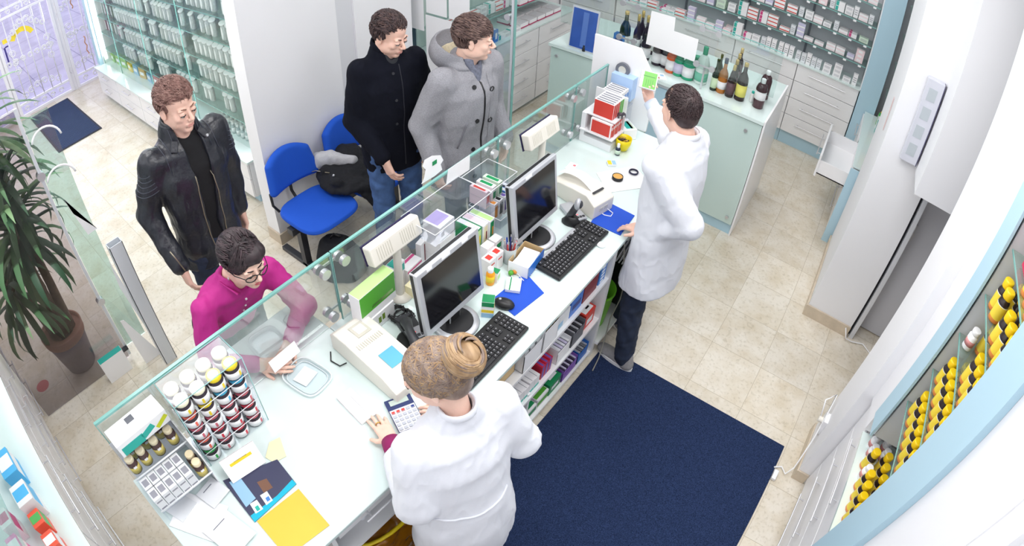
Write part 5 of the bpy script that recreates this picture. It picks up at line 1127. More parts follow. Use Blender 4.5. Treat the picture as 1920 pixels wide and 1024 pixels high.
for (x, y, z) in [(-1.43, -0.085, 1.135), (-1.43, -0.03, 1.135), (-1.43, 0.035, 1.135), (-1.43, 0.105, 1.135), (-1.49, -0.06, 1.135), (-1.49, 0.01, 1.135), (-1.49, 0.08, 1.135), (-1.30, 0.115, 1.045), (-1.345, 0.115, 1.045)]:
    lb = 'gold-capped brown herbal bottle, %s of the small rack' % ['%s in the front row' % n for n in NTH[:4]][k] if k < 4 else ('gold-capped brown herbal bottle in the rear row of the small rack, %s' % NTH[k-4] if k < 7 else 'gold-capped brown herbal bottle beside the grey cartons, %s' % ['nearer the edge', 'further back'][k-7])
    if hp_ is None:
        hp_ = o = thing('herbal_bottle', lb, 'bottle'); MB(BRN, LBG, PAPER).lathe([(0.020, 0), (0.022, 0.003), (0.022, 0.062), (0.014, 0.074)], BRN, seg=18).lathe([(0.0223, 0.008), (0.0223, 0.046)], LBG, seg=18).box((0.0215, 0.0, 0.046), (0.0025, 0.014, 0.012), PAPER).build('bottle_body', o); MB(GLD).lathe([(0.0175, 0.072), (0.018, 0.073), (0.018, 0.090), (0.016, 0.091)], GLD, seg=18).build('cap', o)
    else: o = dup(hp_)
    o['label'] = lb; o['group'] = 'gold-capped bottles in the small rack'; o.location = (x, y, z); k += 1
sl = None
for r in range(2):
    for c in range(5):
        lb = 'slim grey carton in the small rack, %s row, %s from the open end' % (['front', 'rear'][r], NTH[c])
        if sl is None:
            sl = o = MB(CG, mat('print_grey', (150, 150, 160), 0.6)).box((0, 0, 0.045), (0.055, 0.036, 0.09), CG, bev=0.0008).box((0.0278, 0, 0.07), (0.0006, 0.026, 0.008), MATS['print_grey']).box((0.0278, 0, 0.02), (0.0006, 0.026, 0.012), MATS['print_grey']).box((0, 0, 0.0903), (0.03, 0.024, 0.0005), MATS['print_grey']).build('slim_carton'); o['category'] = 'carton'
        else: o = sl.copy(); COL.objects.link(o)
        o['label'] = lb; o['group'] = 'slim grey cartons in the small rack'; o.location = (-1.300-0.060*r, -0.092+0.0385*c, 1.045)
t = thing('promo_box', 'large white carton with a teal and lime wave on top of the small rack', 'carton', (-1.475, 0.02, 1.2445), 0.04)
MB(PAPER, TL, CY).box((0, 0, 0.035), (0.095, 0.235, 0.07), PAPER, bev=0.001).box((0.0478, -0.055, 0.024), (0.0006, 0.10, 0.045), TL).box((0.0478, 0.02, 0.034), (0.0006, 0.06, 0.03), TL, R=Matrix.Rotation(0.35, 3, 'X')).box((0.0484, 0.085, 0.03), (0.0006, 0.06, 0.02), CY, R=Matrix.Rotation(0.5, 3, 'X')).box((-0.02, -0.01, 0.0704), (0.03, 0.035, 0.0006), GRY).build('carton', t)
# leaflets in front of the racks
def sheet(name, label, pts, z, m, th=0.002, patches=()):
    P = [atz(a, c, z) for a, c in pts]; b = MB(m); b.prism([(q.x, q.y) for q in P], th, m, Matrix.Translation((0, 0, z)))
    for (poly, pm, e) in patches: b.prism([(atz(a, c, z).x, atz(a, c, z).y) for a, c in poly], 0.0004, pm, Matrix.Translation((0, 0, z+th+e)))
    return tag(b.build(name), label, 'leaflet')
CYN = mat('leaflet_cyan', (0, 180, 210), 0.4); DNV = mat('leaflet_dark', (62, 64, 92), 0.4); SKN = mat('leaflet_brown', (120, 84, 66), 0.5); YFO = mat('folder_yellow', (236, 190, 66), 0.5, noise=0.04, nscale=5)
sheet('brochure', 'cyan and dark photographic brochure with small product pictures before the vitamin rack', [(418, 902), (520, 862), (556, 908), (478, 980)], 0.9515, DNV, 0.003,
      [([(520, 930), (548, 900), (556, 908), (478, 980), (470, 968)], CYN, 0.0), ([(430, 905), (450, 895), (480, 935), (462, 952)], SKY, 0.0), ([(482, 905), (500, 898), (512, 915), (495, 925)], SKN, 0.0), ([(469, 946), (482, 938), (494, 955), (480, 964)], PAPER, 0.0006), ([(488, 930), (501, 922), (512, 939), (500, 948)], PAPER, 0.0006), ([(478, 952), (484, 948), (489, 956), (483, 960)], TL, 0.0012), ([(498, 935), (504, 931), (508, 938), (502, 942)], CB, 0.0012)])
sheet('folder', 'bright yellow folder at the near corner of the counter', [(482, 978), (560, 917), (618, 985), (545, 1040), (525, 1030)], 0.9515, YFO, 0.002)
sheet('leaflet', 'cream leaflet sticking out under the vitamin rack', [(498, 858), (514, 868), (537, 856), (525, 820), (505, 830)], 0.9515, mat('cream_card', (240, 232, 190)), 0.002)
o = MB(PAPER, YEL).box((0, 0, 0.04), (0.012, 0.16, 0.10), PAPER).box((0.0063, 0, 0.055), (0.0006, 0.10, 0.012), YEL).box((0.0063, 0.0, 0.06), (0.0006, 0.06, 0.003), TX).build('promo_card', loc=(-1.235, 0.262, 0.9545), rz=-0.12); o.rotation_euler = (0, 0.75-PI/2+0.1, -0.12); tag(o, 'white promotional card with a yellow stripe leaning before the vitamin rack', 'card')
o.location.z = 0.962
for k, (px, py, rz, lb, sz) in enumerate([(372, 968, 0.5, 'large blank white pad at the bottom of the counter end', (0.20, 0.16)), (335, 948, 0.3, 'grey-white notice card before the slim grey cartons', (0.12, 0.10)), (400, 925, 0.2, 'square white notice card beside the vitamin rack foot', (0.10, 0.10)), (430, 1000, 0.15, 'white brochure page lying beside the yellow folder', (0.17, 0.13))]):
    p = atz(px, py, 0.955); o = MB(CG if k in (1, 2) else PAPER, TX).box((0, 0, 0.002), (sz[0], sz[1], 0.003)).box((-sz[0]*0.3, 0, 0.0037), (0.004, sz[1]*0.5, 0.0003), TX).build('paper_card', loc=(p.x, p.y, 0.9515+0.0035*k), rz=rz); tag(o, lb, 'card')
# notice on the counter glass and cut-out hanging over it
P = [aty(0, 0, 1)] and [atx(a, c, -1.527) for a, c in ((840, 318), (881, 290), (880, 318), (836, 348))]
o = MB(PAPER).quad([tuple(q) for q in P]).build('notice'); m_ = o.modifiers.new('t', 'SOLIDIFY'); m_.thickness = 0.001; tag(o, 'blank white notice on the counter glass in front of the grey-coated man', 'notice')
pts = [(790, 345), (795, 335), (798, 318), (792, 312), (796, 300), (810, 292), (826, 291), (831, 300), (826, 308), (829, 318), (815, 330)]
P = [atx(a, c, -1.548) for a, c in pts]; b = MB(PAPER, G3); b.quad([tuple(q) for q in P], PAPER); q = atx(815, 305, -1.5455); b.box(q, (0.001, 0.03, 0.022), G3, bev=0.0)
o = b.build('cutout_card'); m_ = o.modifiers.new('t', 'SOLIDIFY'); m_.thickness = 0.001; tag(o, 'white cut-out card with a green mark clipped over the counter glass', 'card')
ZIPM = mat('zip_metal', (170, 160, 140), 0.35, metal=0.8)
# ------------------------------------------------------------------ syrup bottles on the back counter
PZ = 1.0708
def prof_wine(r, h): return [(r*0.94, 0), (r, 0.004), (r, h*0.55), (r*0.85, h*0.66), (r*0.38, h*0.80), (r*0.34, h*0.97)]
def prof_tub(r, h): return [(r*0.95, 0), (r, 0.004), (r, h*0.72), (r*0.86, h*0.82), (r*0.62, h*0.88)]
DG = mat('glass_dark_green', (20, 44, 30), 0.12); DB = mat('glass_dark_brown', (40, 22, 22), 0.12); PL = mat('glass_plum', (44, 30, 46), 0.12); GT = mat('plastic_teal_green', (38, 160, 120), 0.3); ORB = mat('plastic_orange_red', (222, 96, 46), 0.3)
AMB = mat('glass_amber', (176, 108, 40), 0.12); GOLD = mat('cap_gold', (214, 184, 120), 0.3, metal=0.5); LPW = mat('label_paper_white', (238, 236, 238), 0.6); LYE = mat('label_yellow_green', (228, 220, 110), 0.5); LGR = mat('label_pale_green', (206, 226, 190), 0.5)
def put(px, py, lb, prof, m, capm, ch, lab=None, lz=None, dy=0.0):
    p = atz(px, py, PZ); return bottle('syrup_bottle' if prof[-1][0] < 0.02 else 'powder_tub', lb, (p.x, p.y+dy, PZ), prof, m, capm, ch, lab, lz, seg=20, cat='bottle' if prof[-1][0] < 0.02 else 'tub', sc=1.22)
put(1168, 92, 'dark green wine-shaped bottle beside the blue carton in the syrup row', prof_wine(0.038, 0.27), DG, GOLD, 0.02, LPW, (0.03, 0.11))
for k, (px, py) in enumerate([(1188, 96), (1196, 88), (1205, 98), (1213, 90), (1218, 102)]):
    put(px, py, 'slim dark syrup bottle with a pale neck band, %s from the wine-shaped bottle' % NTH[k], prof_wine(0.027, 0.23), PL, GOLD, 0.045, LPW, (0.03, 0.09), dy=0.03)
for k, (px, py, c) in enumerate([(1208, 113, 'red grape'), (1230, 123, 'purple berry'), (1246, 128, 'blue berry')]):
    put(px, py-3, 'black jar-shaped syrup bottle with a %s label' % c, [(0.033, 0), (0.035, 0.004), (0.035, 0.11), (0.020, 0.145)], PL, BLACK, 0.03, LPW, (0.02, 0.09))
put(1256, 134, 'orange plastic tub with a white label', prof_tub(0.036, 0.15), ORB, ORB, 0.02, LPW, (0.02, 0.09))
put(1270, 140, 'green plastic tub with a purple label beside the orange tub', prof_tub(0.034, 0.14), GT, GT, 0.02, CLV, (0.02, 0.09))
put(1288, 147, 'larger green plastic tub below the notice corner', prof_tub(0.041, 0.15), GT, GT, 0.02, LPW, (0.02, 0.09))
put(1300, 142, 'dark blue tub half hidden behind the larger green tub', prof_tub(0.033, 0.13), mat('plastic_blue', (30, 80, 130), 0.3), GT, 0.02, dy=0.03)
put(1312, 154, 'large white and green bottle with a teal pump top', [(0.042, 0), (0.045, 0.004), (0.045, 0.13), (0.030, 0.18), (0.014, 0.20)], mat('plastic_white_green', (222, 236, 230), 0.3), GT, 0.05, mat('label_sea_green', (120, 196, 170), 0.4), (0.02, 0.08))
put(1336, 168, 'slim dark green bottle with a green label', prof_wine(0.022, 0.20), DG, DG, 0.02, LGR, (0.02, 0.09)); put(1341, 160, 'second slim dark green bottle behind the green-labelled one', prof_wine(0.022, 0.20), DG, DG, 0.02, dy=0.03)
put(1350, 172, 'amber cider bottle with a dark cap and oval label', prof_wine(0.032, 0.21), AMB, mat('cap_slate', (60, 66, 90), 0.4), 0.03, LPW, (0.03, 0.08))
for k in range(4): put(1366+5*k, 180-12*k, 'gold-capped dark bottle in the receding file, %s from the front' % NTH[k], prof_wine(0.028, 0.19), DB, GOLD, 0.03, mat('label_dark_rose', (92, 66, 74), 0.5), (0.02, 0.10))
put(1385, 186, 'tall brown bottle with a bright yellow aloe label', prof_wine(0.036, 0.24), DB, GOLD, 0.02, LYE, (0.03, 0.11))
put(1395, 165, 'small dark ornament bottle behind the aloe bottle', [(0.018, 0), (0.02, 0.003), (0.02, 0.04), (0.008, 0.055)], BLACK, SILV, 0.015)
put(1408, 190, 'tiny clear vial with a teal label', [(0.014, 0), (0.015, 0.003), (0.015, 0.05), (0.008, 0.06)], LPW, TL, 0.012)
put(1420, 200, 'large round-shouldered brown bottle with a white cap and white label', [(0.036, 0), (0.038, 0.004), (0.038, 0.13), (0.030, 0.155), (0.013, 0.168)], mat('glass_reddish_brown', (72, 40, 48), 0.12), PAPER, 0.026, LPW, (0.06, 0.115))
put(1428, 185, 'second white-capped brown bottle behind the labelled one', [(0.036, 0), (0.038, 0.004), (0.038, 0.13), (0.030, 0.155), (0.013, 0.168)], MATS['glass_reddish_brown'], PAPER, 0.026, dy=0.03)
p = atz(1148, 75, PZ); tag(MB(CB, PAPER).box((0, 0, 0.07), (0.10, 0.06, 0.14), CB, bev=0.001).box((0, -0.0303, 0.085), (0.07, 0.0006, 0.03), NV).build('carton', loc=(-1.885, 4.42, PZ)), 'blue carton standing beside the wine-shaped bottle', 'carton')
p = atz(1108, 88, PZ); bottle('dropper_bottle', 'tiny dark bottle at the foot of the blue framed sign', (p.x, 4.14, PZ), [(0.012, 0), (0.013, 0.003), (0.013, 0.03), (0.007, 0.038)], BLACK, BLACK, 0.012)
tag(MB(PAPER, SKY, ROSE).box((0, 0, 0.001), (0.09, 0.12, 0.002)).box((0.02, 0.02, 0.0022), (0.03, 0.03, 0.0004), SKY).box((-0.02, -0.03, 0.0022), (0.02, 0.03, 0.0004), ROSE).build('leaflet', loc=(-1.40, 4.17, PZ), rz=0.6), 'small leaflet with blue and pink dots before the orange tub', 'leaflet')
# ------------------------------------------------------------------ under the counter
def ucart(label, y, z, size, m, patches=(), x=-0.925, cat='carton', open_=None, rz=0.0, name='carton'):
    b = MB(m); w, d, h = size
    if open_ is None:
        b.box((0, 0, h/2), size, m, bev=0.0008)
        for (f, u, v, pw, ph, pm) in patches:
            if f == 't': b.box((u*w, v*d, h+0.0003), (pw*w, ph*d, 0.0006), pm)
            else: b.box((w/2+0.0003, u*d, h*v), (0.0006, pw*d, ph*h), pm)
    else:
        t_ = 0.003; b.b2((-w/2, -d/2, 0), (w/2, d/2, t_)).b2((-w/2, -d/2, 0), (-w/2+t_, d/2, h)).b2((w/2-t_, -d/2, 0), (w/2, d/2, h*0.75)).b2((-w/2, -d/2, 0), (w/2, -d/2+t_, h)).b2((-w/2, d/2-t_, 0), (w/2, d/2, h))
        n = open_[1]
        for k in range(n): b.box((0, -d/2+d*(k+0.5)/n, h*0.42), (w*0.9, d/n*0.7, h*0.72), open_[0] if k % 2 else open_[2])
    return tag(b.build(name, loc=(x, y, z+0.0006), rz=rz), label, cat)
FX = -0.905
for k in range(5): ucart('flat bright blue carton in the pile beside the rack end panel, %s from the shelf' % NTH[k], 2.255, 0.70+0.026*k, (0.13, 0.07, 0.025), CB, [('f', 0, 0.5, 0.5, 0.5, PAPER)], x=FX)
ucart('maroon carton on the top shelf under the counter', 2.125, 0.70, (0.13, 0.15, 0.13), MRN, [('t', 0, 0, 0.9, 0.2, CR)], x=FX)
ucart('royal blue carton with a barcode on the top shelf under the counter', 1.98, 0.70, (0.13, 0.12, 0.12), BLB, [('t', 0.2, -0.2, 0.4, 0.3, PAPER), ('f', 0, 0.5, 0.7, 0.3, NV)], x=FX)
ucart('pale carton with small grey print on the top shelf under the counter', 1.855, 0.70, (0.13, 0.12, 0.10), CG, [('t', 0, 0, 0.5, 0.5, CLV), ('f', -0.2, 0.3, 0.4, 0.4, SKY)], x=FX)
ucart('tall white open file box of gold-edged folders under the counter', 1.715, 0.70, (0.16, 0.13, 0.19), WHITE, open_=(BLACK, 9, GOLD), x=FX, cat='file box', name='file_box')
ucart('tall white open file box with a grey pouch under the counter', 1.565, 0.70, (0.16, 0.15, 0.17), WHITE, open_=(CG, 3, CG), x=FX, cat='file box', name='file_box')
ucart('brown open carton of folders behind the black cash box', 1.40, 0.70, (0.15, 0.16, 0.11), CARD, open_=(CARD, 7, DARK), x=-0.94, name='open_carton')
t = thing('cash_box', 'black cash box with a brass key on the top shelf under the counter', 'cash box', (-0.885, 1.27, 0.7006)); MB(BLACK).box((-0.03, 0, 0.05), (0.16, 0.085, 0.10), bev=0.004).build('box', t)
MB(mat('brass', (226, 204, 120), 0.3, metal=0.7), CHROME).cyl((0.05, 0.0, 0.05), (0.062, 0, 0.05), 0.010, m=CHROME, seg=14).cyl((0.062, 0, 0.05), (0.075, 0, 0.048), 0.003, seg=8).cyl((0.080, -0.002, 0.045), (0.080, 0.002, 0.045), 0.014, seg=16).build('key', t)
ucart('red and white carton with a dark blue dot on the middle shelf', 2.225, 0.37, (0.12, 0.11, 0.12), CR, [('t', 0, 0, 0.8, 0.8, PAPER), ('t', 0.1, 0.1, 0.3, 0.3, NV), ('f', 0, 0.4, 0.6, 0.4, PAPER)], x=FX)
ucart('dark grey tray of foil blister strips on the middle shelf', 2.08, 0.37, (0.14, 0.13, 0.13), GRY, open_=(SILV, 7, DARK), x=FX, name='open_tray', cat='tray')
ucart('white tray of silver blisters with a blue front on the middle shelf', 1.93, 0.37, (0.14, 0.13, 0.12), PAPER, open_=(CG, 6, CLV), x=FX, name='open_tray', cat='tray')
for k in range(3): ucart('slim red and violet carton on the middle shelf, %s of three' % NTH[k], 1.745+0.034*k, 0.37, (0.12, 0.031, 0.11), mat('carton_crimson', (196, 30, 60), 0.4), [('t', 0, 0, 0.95, 0.4, PU), ('f', 0, 0.5, 0.6, 0.9, PU)], x=FX)
for k in range(5): ucart('white carton with a teal edge on the middle shelf, %s of the row' % NTH[k], 1.685-0.047*k, 0.37, (0.13, 0.044, 0.085+0.012*(k % 2)), CW, [('t', 0, 0, 0.95, 0.05, TX), ('f', 0, 0.12, 0.95, 0.22, TL)], x=FX)
ucart('empty grey open tray on the middle shelf', 1.37, 0.37, (0.15, 0.16, 0.07), mat('tray_grey', (176, 176, 178), 0.5), open_=(CG, 0, CG), x=FX, name='open_tray', cat='tray')
ucart('blue-edged tray of silver blister packs on the bottom shelf', 2.225, 0.06, (0.14, 0.12, 0.11), BLB, open_=(SILV, 6, GRY), x=FX, name='open_tray', cat='tray')
ucart('purple-fronted tray of dark packs on the bottom shelf', 2.075, 0.06, (0.14, 0.16, 0.11), mat('tray_purple', (140, 96, 190), 0.5), open_=(mat('pack_plum', (60, 50, 74), 0.4), 9, CLV), x=FX, name='open_tray', cat='tray')
ucart('green carton with a white oval on the bottom shelf', 1.925, 0.06, (0.13, 0.12, 0.10), G3, [('t', 0, 0.1, 0.6, 0.6, PAPER), ('f', 0, 0.5, 0.6, 0.3, PAPER)], x=FX)
ucart('white and lime carton with a red stripe on the bottom shelf', 1.80, 0.06, (0.13, 0.11, 0.09), PAPER, [('t', 0.3, 0, 0.2, 0.95, G1), ('f', 0, 0.5, 0.98, 0.5, G1), ('t', 0, 0, 0.1, 0.9, CR)], x=FX)
ucart('white and dark green carton with a red stripe on the bottom shelf', 1.68, 0.06, (0.13, 0.11, 0.08), PAPER, [('t', 0.3, 0, 0.2, 0.95, G3), ('f', 0, 0.5, 0.98, 0.5, G3), ('t', 0, 0, 0.1, 0.9, CR)], x=FX)
bottle('syrup_bottle', 'small dark syrup bottle with a white cap on the bottom shelf', (-0.87, 1.56, 0.0606), [(0.021, 0), (0.023, 0.003), (0.023, 0.07), (0.010, 0.085)], DB, PAPER, 0.02, CLV, (0.01, 0.05))
ucart('grey and black carton beside the dark syrup bottle on the bottom shelf', 1.50, 0.06, (0.12, 0.06, 0.08), CG, [('t', 0.2, 0, 0.3, 0.8, BLACK)], x=FX)
ucart('pale yellow-green carton on the bottom shelf under the bent elbow', 1.05, 0.06, (0.12, 0.12, 0.07), LYE, [('t', 0, 0, 0.6, 0.6, PAPER)], x=FX)
# green bin and computer tower
t = thing('waste_bin', 'bright green plastic waste bin under the counter', 'bin', (-0.94, 2.495, 0.1206)); MB(mat('plastic_lime', (112, 200, 30), 0.35)).lathe([(0.080, 0), (0.084, 0.005), (0.108, 0.27), (0.116, 0.275), (0.116, 0.29), (0.106, 0.29), (0.080, 0.01)], None, seg=32).build('bin', t)
MB(glass_mat('bag_film', (236, 240, 240), 0.2, 0.3, milky=0.35)).sph((0, 0, 0.16), 0.085, sc=(1, 1, 0.8), seg=16).build('liner', t)
t = thing('computer_tower', 'black computer tower standing on the low shelf beside the green bin', 'computer', (-1.02, 2.79, 0.1206)); MB(BLACK, DARK).box((0, 0, 0.20), (0.38, 0.17, 0.40), BLACK, bev=0.006).box((0.191, 0, 0.28), (0.003, 0.14, 0.16), DARK).build('case', t)
b = MB(SILV)
for k in range(5): b.cyl((0.19, -0.04+0.02*k, 0.10+0.025*k), (0.194, -0.04+0.02*k, 0.10+0.025*k), 0.018, seg=14)
b.build('fan_grille', t)
MB(mat('cable_grey', (150, 148, 140), 0.6)).tube([atz(1165, 453, 0.90)+Vector((0.02, 0, 0)), Vector((-0.79, 2.40, 0.78)), Vector((-0.775, 2.47, 0.60)), Vector((-0.785, 2.50, 0.40)), Vector((-0.80, 2.46, 0.25)), Vector((-0.78, 2.40, 0.10)), Vector((-0.76, 2.33, 0.02)), Vector((-0.74, 2.22, 0.018))], 0.004, seg=8).build('power_cable')
tag(bpy.data.objects['power_cable'], 'thin grey cable hanging from the counter edge beside the green bin', 'cable')
for k in range(3): ucart('white paperwork bundle with a blue heading hanging under the counter corner, %s' % ['front', 'middle', 'rear'][k], 2.62, 0.62, (0.008, 0.22, 0.24), PAPER, [('f', 0, 0.75, 0.8, 0.12, NV), ('f', 0, 0.45, 0.8, 0.08, TX)], x=-0.835-0.02*k, cat='papers', name='paper_bundle')
for o in [q for q in COL.objects if q.name.startswith('paper_bundle')]: o.location.z = 0.65; o.rotation_euler = (0, 0.25, 0)
# trash sack and clutter at the near drawers
t = thing('rubbish_sack', 'brown translucent rubbish sack with yellow rim under the counter drawer', 'sack', (-0.94, 0.63, 0.0))
F = Field((-0.20, -0.32, -0.02), (0.20, 0.32, 0.52), 0.008); F.loft([(0.005, 0, 0, 0.12, 0.22, 0), (0.2, 0, 0, 0.14, 0.25, 0), (0.44, 0, 0, 0.13, 0.24, 0)], 0.03); fmesh('sack', F, mat('sack_amber', (150, 96, 14), 0.18, noise=0.2, nscale=9), t, folds=0.012, fscale=34)
MB(CY).tube([(0.12*math.cos(a), 0.235*math.sin(a), 0.46) for a in np.linspace(0, 2*PI, 25)[:-1]], 0.010, mat('sack_rim', (232, 206, 30), 0.3), seg=8, closed=True).build('rim', t)
t = thing('plastic_bags', 'heap of crumpled clear plastic bags on the shelf above the sack', 'bags', (-0.95, 0.62, 0.641)); F = Field((-0.12, -0.28, -0.01), (0.12, 0.28, 0.14), 0.006)
for k in range(9): F.ell((random.uniform(-.07, .07), -0.22+0.055*k, 0.045), (0.06, 0.045, 0.035), k=0.01)
fmesh('film_heap', F, mat('crumpled_film', (214, 218, 226), 0.3), t, folds=0.010, fscale=70)
# ------------------------------------------------------------------ waiting chairs
BLU = mat('chair_blue_fabric', (16, 82, 196), 0.85, bump=0.1, bscale=300)
def seat_shape(F_lo, F_hi, fn, name, parent):
    F = Field(F_lo, F_hi, 0.006); fn(F); return fmesh(name, F, BLU, parent)
def chair(label, y):
    t = thing('waiting_chair', label, 'chair', (-2.86, y, 0), 0.0, 'blue waiting chairs on a shared beam')
    def st(F):
        F.loft([(0.415, 0.06, 0, 0.215, 0.225, 0), (0.432, 0.06, 0, 0.235, 0.24, 0), (0.458, 0.06, 0, 0.225, 0.232, 0)], 0.02, ex=3.6)
    s_ = seat_shape((-0.22, -0.28, 0.38), (0.34, 0.28, 0.50), st, 'seat', t)
    def bk(F):
        n = 10
        for k in range(n+1):
            u = -1+2*k/n; x = -0.185-0.035*(1-u*u)
            F.cone((x+0.010, u*0.19, 0.575), (x-0.035, u*(0.165), 0.80-0.05*u*u), 0.030, 0.028, 0.03)
    seat_shape((-0.36, -0.30, 0.50), (-0.05, 0.30, 0.90), bk, 'backrest', t)
    MB(BLACK).tube([(-0.02, 0.0, 0.40), (-0.18, 0, 0.39), (-0.245, 0, 0.46), (-0.25, 0, 0.62)], 0.012, seg=8).build('back_bracket', t)
    MB(BLACK).tube([(-0.15, -0.19, 0.42), (-0.20, -0.205, 0.46), (-0.205, -0.205, 0.56)], 0.010, seg=8).build('side_bracket', t)
    return t
chair('blue fabric waiting chair, empty, on the showcase side', 1.90); chair('blue fabric waiting chair half covered by a black jacket', 2.42)
t = thing('chair_beam', 'black steel beam with splayed feet carrying the two blue chairs', 'chair frame', (-2.86, 1.70, 0))
MB(DARK).box((0.03, 0.50, 0.37), (0.06, 1.10, 0.05), DARK).build('beam', t)
for y in (0.04, 0.96):
    MB(DARK).box((0.03, y, 0.19), (0.05, 0.05, 0.36), DARK).box((0.0, y, 0.02), (0.50, 0.05, 0.035), DARK, bev=0.004).build('leg', t)
BJ = mat('jacket_black_cotton', (20, 21, 27), 0.9, bump=0.1, bscale=120)
t = thing('folded_jacket', 'black zip jacket with pale grey lining draped over the blue chairs', 'jacket', (-2.86, 2.16, 0.462), 0.0)
rr = random.Random(12); F = Field((-0.30, -0.30, -0.10), (0.36, 0.36, 0.28), 0.0065)
for (x, y, z, a, b_, c_, yw) in [(-0.05, 0.02, 0.07, 0.15, 0.14, 0.06, 0.3), (0.06, -0.02, 0.06, 0.17, 0.12, 0.05, 0.5), (0.02, 0.15, 0.08, 0.14, 0.15, 0.07, 0.0), (0.15, 0.10, 0.04, 0.13, 0.10, 0.045, 0.7), (-0.10, 0.18, 0.12, 0.11, 0.13, 0.08, 0.2), (0.17, 0.20, 0.03, 0.10, 0.08, 0.04, 0.4)]:
    F.ell((x, y, z), (a, b_, c_), Rz(yw), 0.03)
for k in range(9):
    a0 = (rr.uniform(-.2, .1), rr.uniform(-.12, .1), rr.uniform(.08, .13)); F.cone(a0, (a0[0]+rr.uniform(.1, .25), a0[1]+rr.uniform(0, .2), 0.04), 0.032, 0.022, 0.015)
F.cone((0.20, 0.06, 0.02), (0.275, 0.06, -0.06), 0.045, 0.025, 0.03)
j = fmesh('jacket_body', F, BJ, t, folds=0.008, fscale=36, seed=8)
F = Field((-0.30, -0.25, 0.04), (0.2, 0.25, 0.26), 0.005)
F.chain([(-0.20, -0.10, 0.10), (-0.17, -0.02, 0.16), (-0.08, 0.06, 0.165), (0.02, 0.13, 0.16)], [0.035, 0.05, 0.045, 0.035], 0.02); F.chain([(-0.22, 0.0, 0.15), (-0.12, 0.04, 0.18)], [0.04, 0.045], 0.02)
fmesh('lining', F, mat('lining_grey', (190, 190, 194), 0.95, noise=0.08, nscale=160), j, folds=0.006, fscale=44)
MB(ZIPM).tube([(-0.20, -0.135, 0.095), (-0.13, -0.10, 0.128), (-0.03, -0.055, 0.125)], 0.004, seg=6).build('zip', j); MB(CHROME).sph((0.015, -0.055, 0.124), 0.010, seg=10).build('snap_button', j)
t = thing('backpack', 'black backpack with a green corner on the floor under the empty chair', 'bag', (-2.585, 1.86, 0.0), 0.6)
F = Field((-0.26, -0.22, -0.01), (0.26, 0.22, 0.36), 0.007); F.loft([(0.0, 0, 0, 0.15, 0.13, 0), (0.14, 0, 0, 0.17, 0.14, 0), (0.26, -0.02, 0, 0.12, 0.10, 0), (0.31, -0.03, 0, 0.07, 0.06, 0)], 0.03); F.ell((0.13, 0, 0.10), (0.07, 0.10, 0.09), k=0.03)
fmesh('bag_body', F, BJ, t, folds=0.005); MB(G1).box((0.15, 0.10, 0.04), (0.08, 0.04, 0.06), rz=0.5, bev=0.01).build('side_pocket', t)
MB(BLACK).tube([(-0.05, 0.0, 0.30), (-0.02, 0, 0.35), (0.03, 0, 0.33)], 0.008, seg=8).build('strap', t)
# ------------------------------------------------------------------ entrance grille, street
PAV = mat('pavement_lavender', (190, 188, 200), 0.85, noise=0.10, nscale=3)
b = MB(PAV, mat('paving_joint', (150, 146, 164), 0.9)); b.b2((-24, -6, -0.10), (-8.26, 12.0, -0.03), PAV)
for k in range(14): b.b2((-24, -4+0.9*k, -0.03), (-8.26, -3.985+0.9*k, -0.0295), MATS['paving_joint'])
for k in range(16): b.b2((-8.9-0.9*k, -6, -0.03), (-8.885-0.9*k, 12.0, -0.0295), MATS['paving_joint'])
struct(b.build('pavement'))
struct(MB(WALLM).b2((-8.25, -0.95, 2.5), (-8.15, 2.42, 3.4)).build('wall_west'))
struct(MB(WALLM).b2((-8.25, -0.95, 0), (-8.15, -0.52, 2.5)).build('wall_west'))
struct(MB(WALLM).b2((-8.25, 2.32, 0), (-8.15, 2.42, 2.5)).build('wall_west'))
GI = mat('white_wrought_iron', (232, 230, 238), 0.45)
t = thing('entrance_grille', 'white wrought-iron entrance door and side grille with scroll ornaments', 'door grille', (-8.20, 0, 0))
def scroll(b, y, z, r, s=1, turns=1.4, a0=0.0):
    b.tube([(0, y+s*(r*(1-0.6*k/16))*math.cos(a0+turns*2*PI*k/16), z+(r*(1-0.6*k/16))*math.sin(a0+turns*2*PI*k/16)) for k in range(17)], 0.008, GI, seg=6)
for (ya, yb, nm) in ((-0.45, 0.80, 'side_panel'), (0.86, 1.70, 'door_leaf'), (1.80, 2.28, 'side_panel')):
    b = MB(GI); 
    for y in (ya, yb): b.box((0, y, 1.22), (0.045, 0.045, 2.40), GI)
    for z in (0.03, 0.19, 1.44, 1.56, 2.40): b.box((0, (ya+yb)/2, z), (0.035, yb-ya, 0.028), GI)
    f = b.build(nm, t)
    n = max(3, int((yb-ya)/0.125)); b = MB(GI)
    for k in range(1, n):
        y = ya+(yb-ya)*k/n
        b.tube([(0, y, 0.19), (0, y, 1.44)], 0.0085, GI, seg=6); b.tube([(0, y, 1.56), (0, y, 2.4)], 0.0065, GI, seg=6)
        scroll(b, y-0.03, 0.11, 0.040, 1); scroll(b, y-0.03, 1.50, 0.04, -1)
    b.build('bars', f)
    b = MB(GI); ym = (ya+yb)/2
    for s in (-1, 1):
        for q in range(4): scroll(b, ym+s*(0.05+0.07*q), 1.30-0.05*q, 0.050-0.004*q, s, 1.5, 0.6*q)
        for q in range(3): scroll(b, ym+s*(yb-ya)*0.32, 0.92-0.13*q, 0.055, s, 1.4, q)
        for q in range(3): scroll(b, ym+s*(0.06+0.10*q), 0.36-0.03*q, 0.050, -s, 1.4, q)
    for q in range(int((yb-ya)/0.11)): scroll(b, ya+0.06+0.11*q, 0.80, 0.042, 1 if q % 2 else -1, 1.6)
    b.build('scrollwork', f)
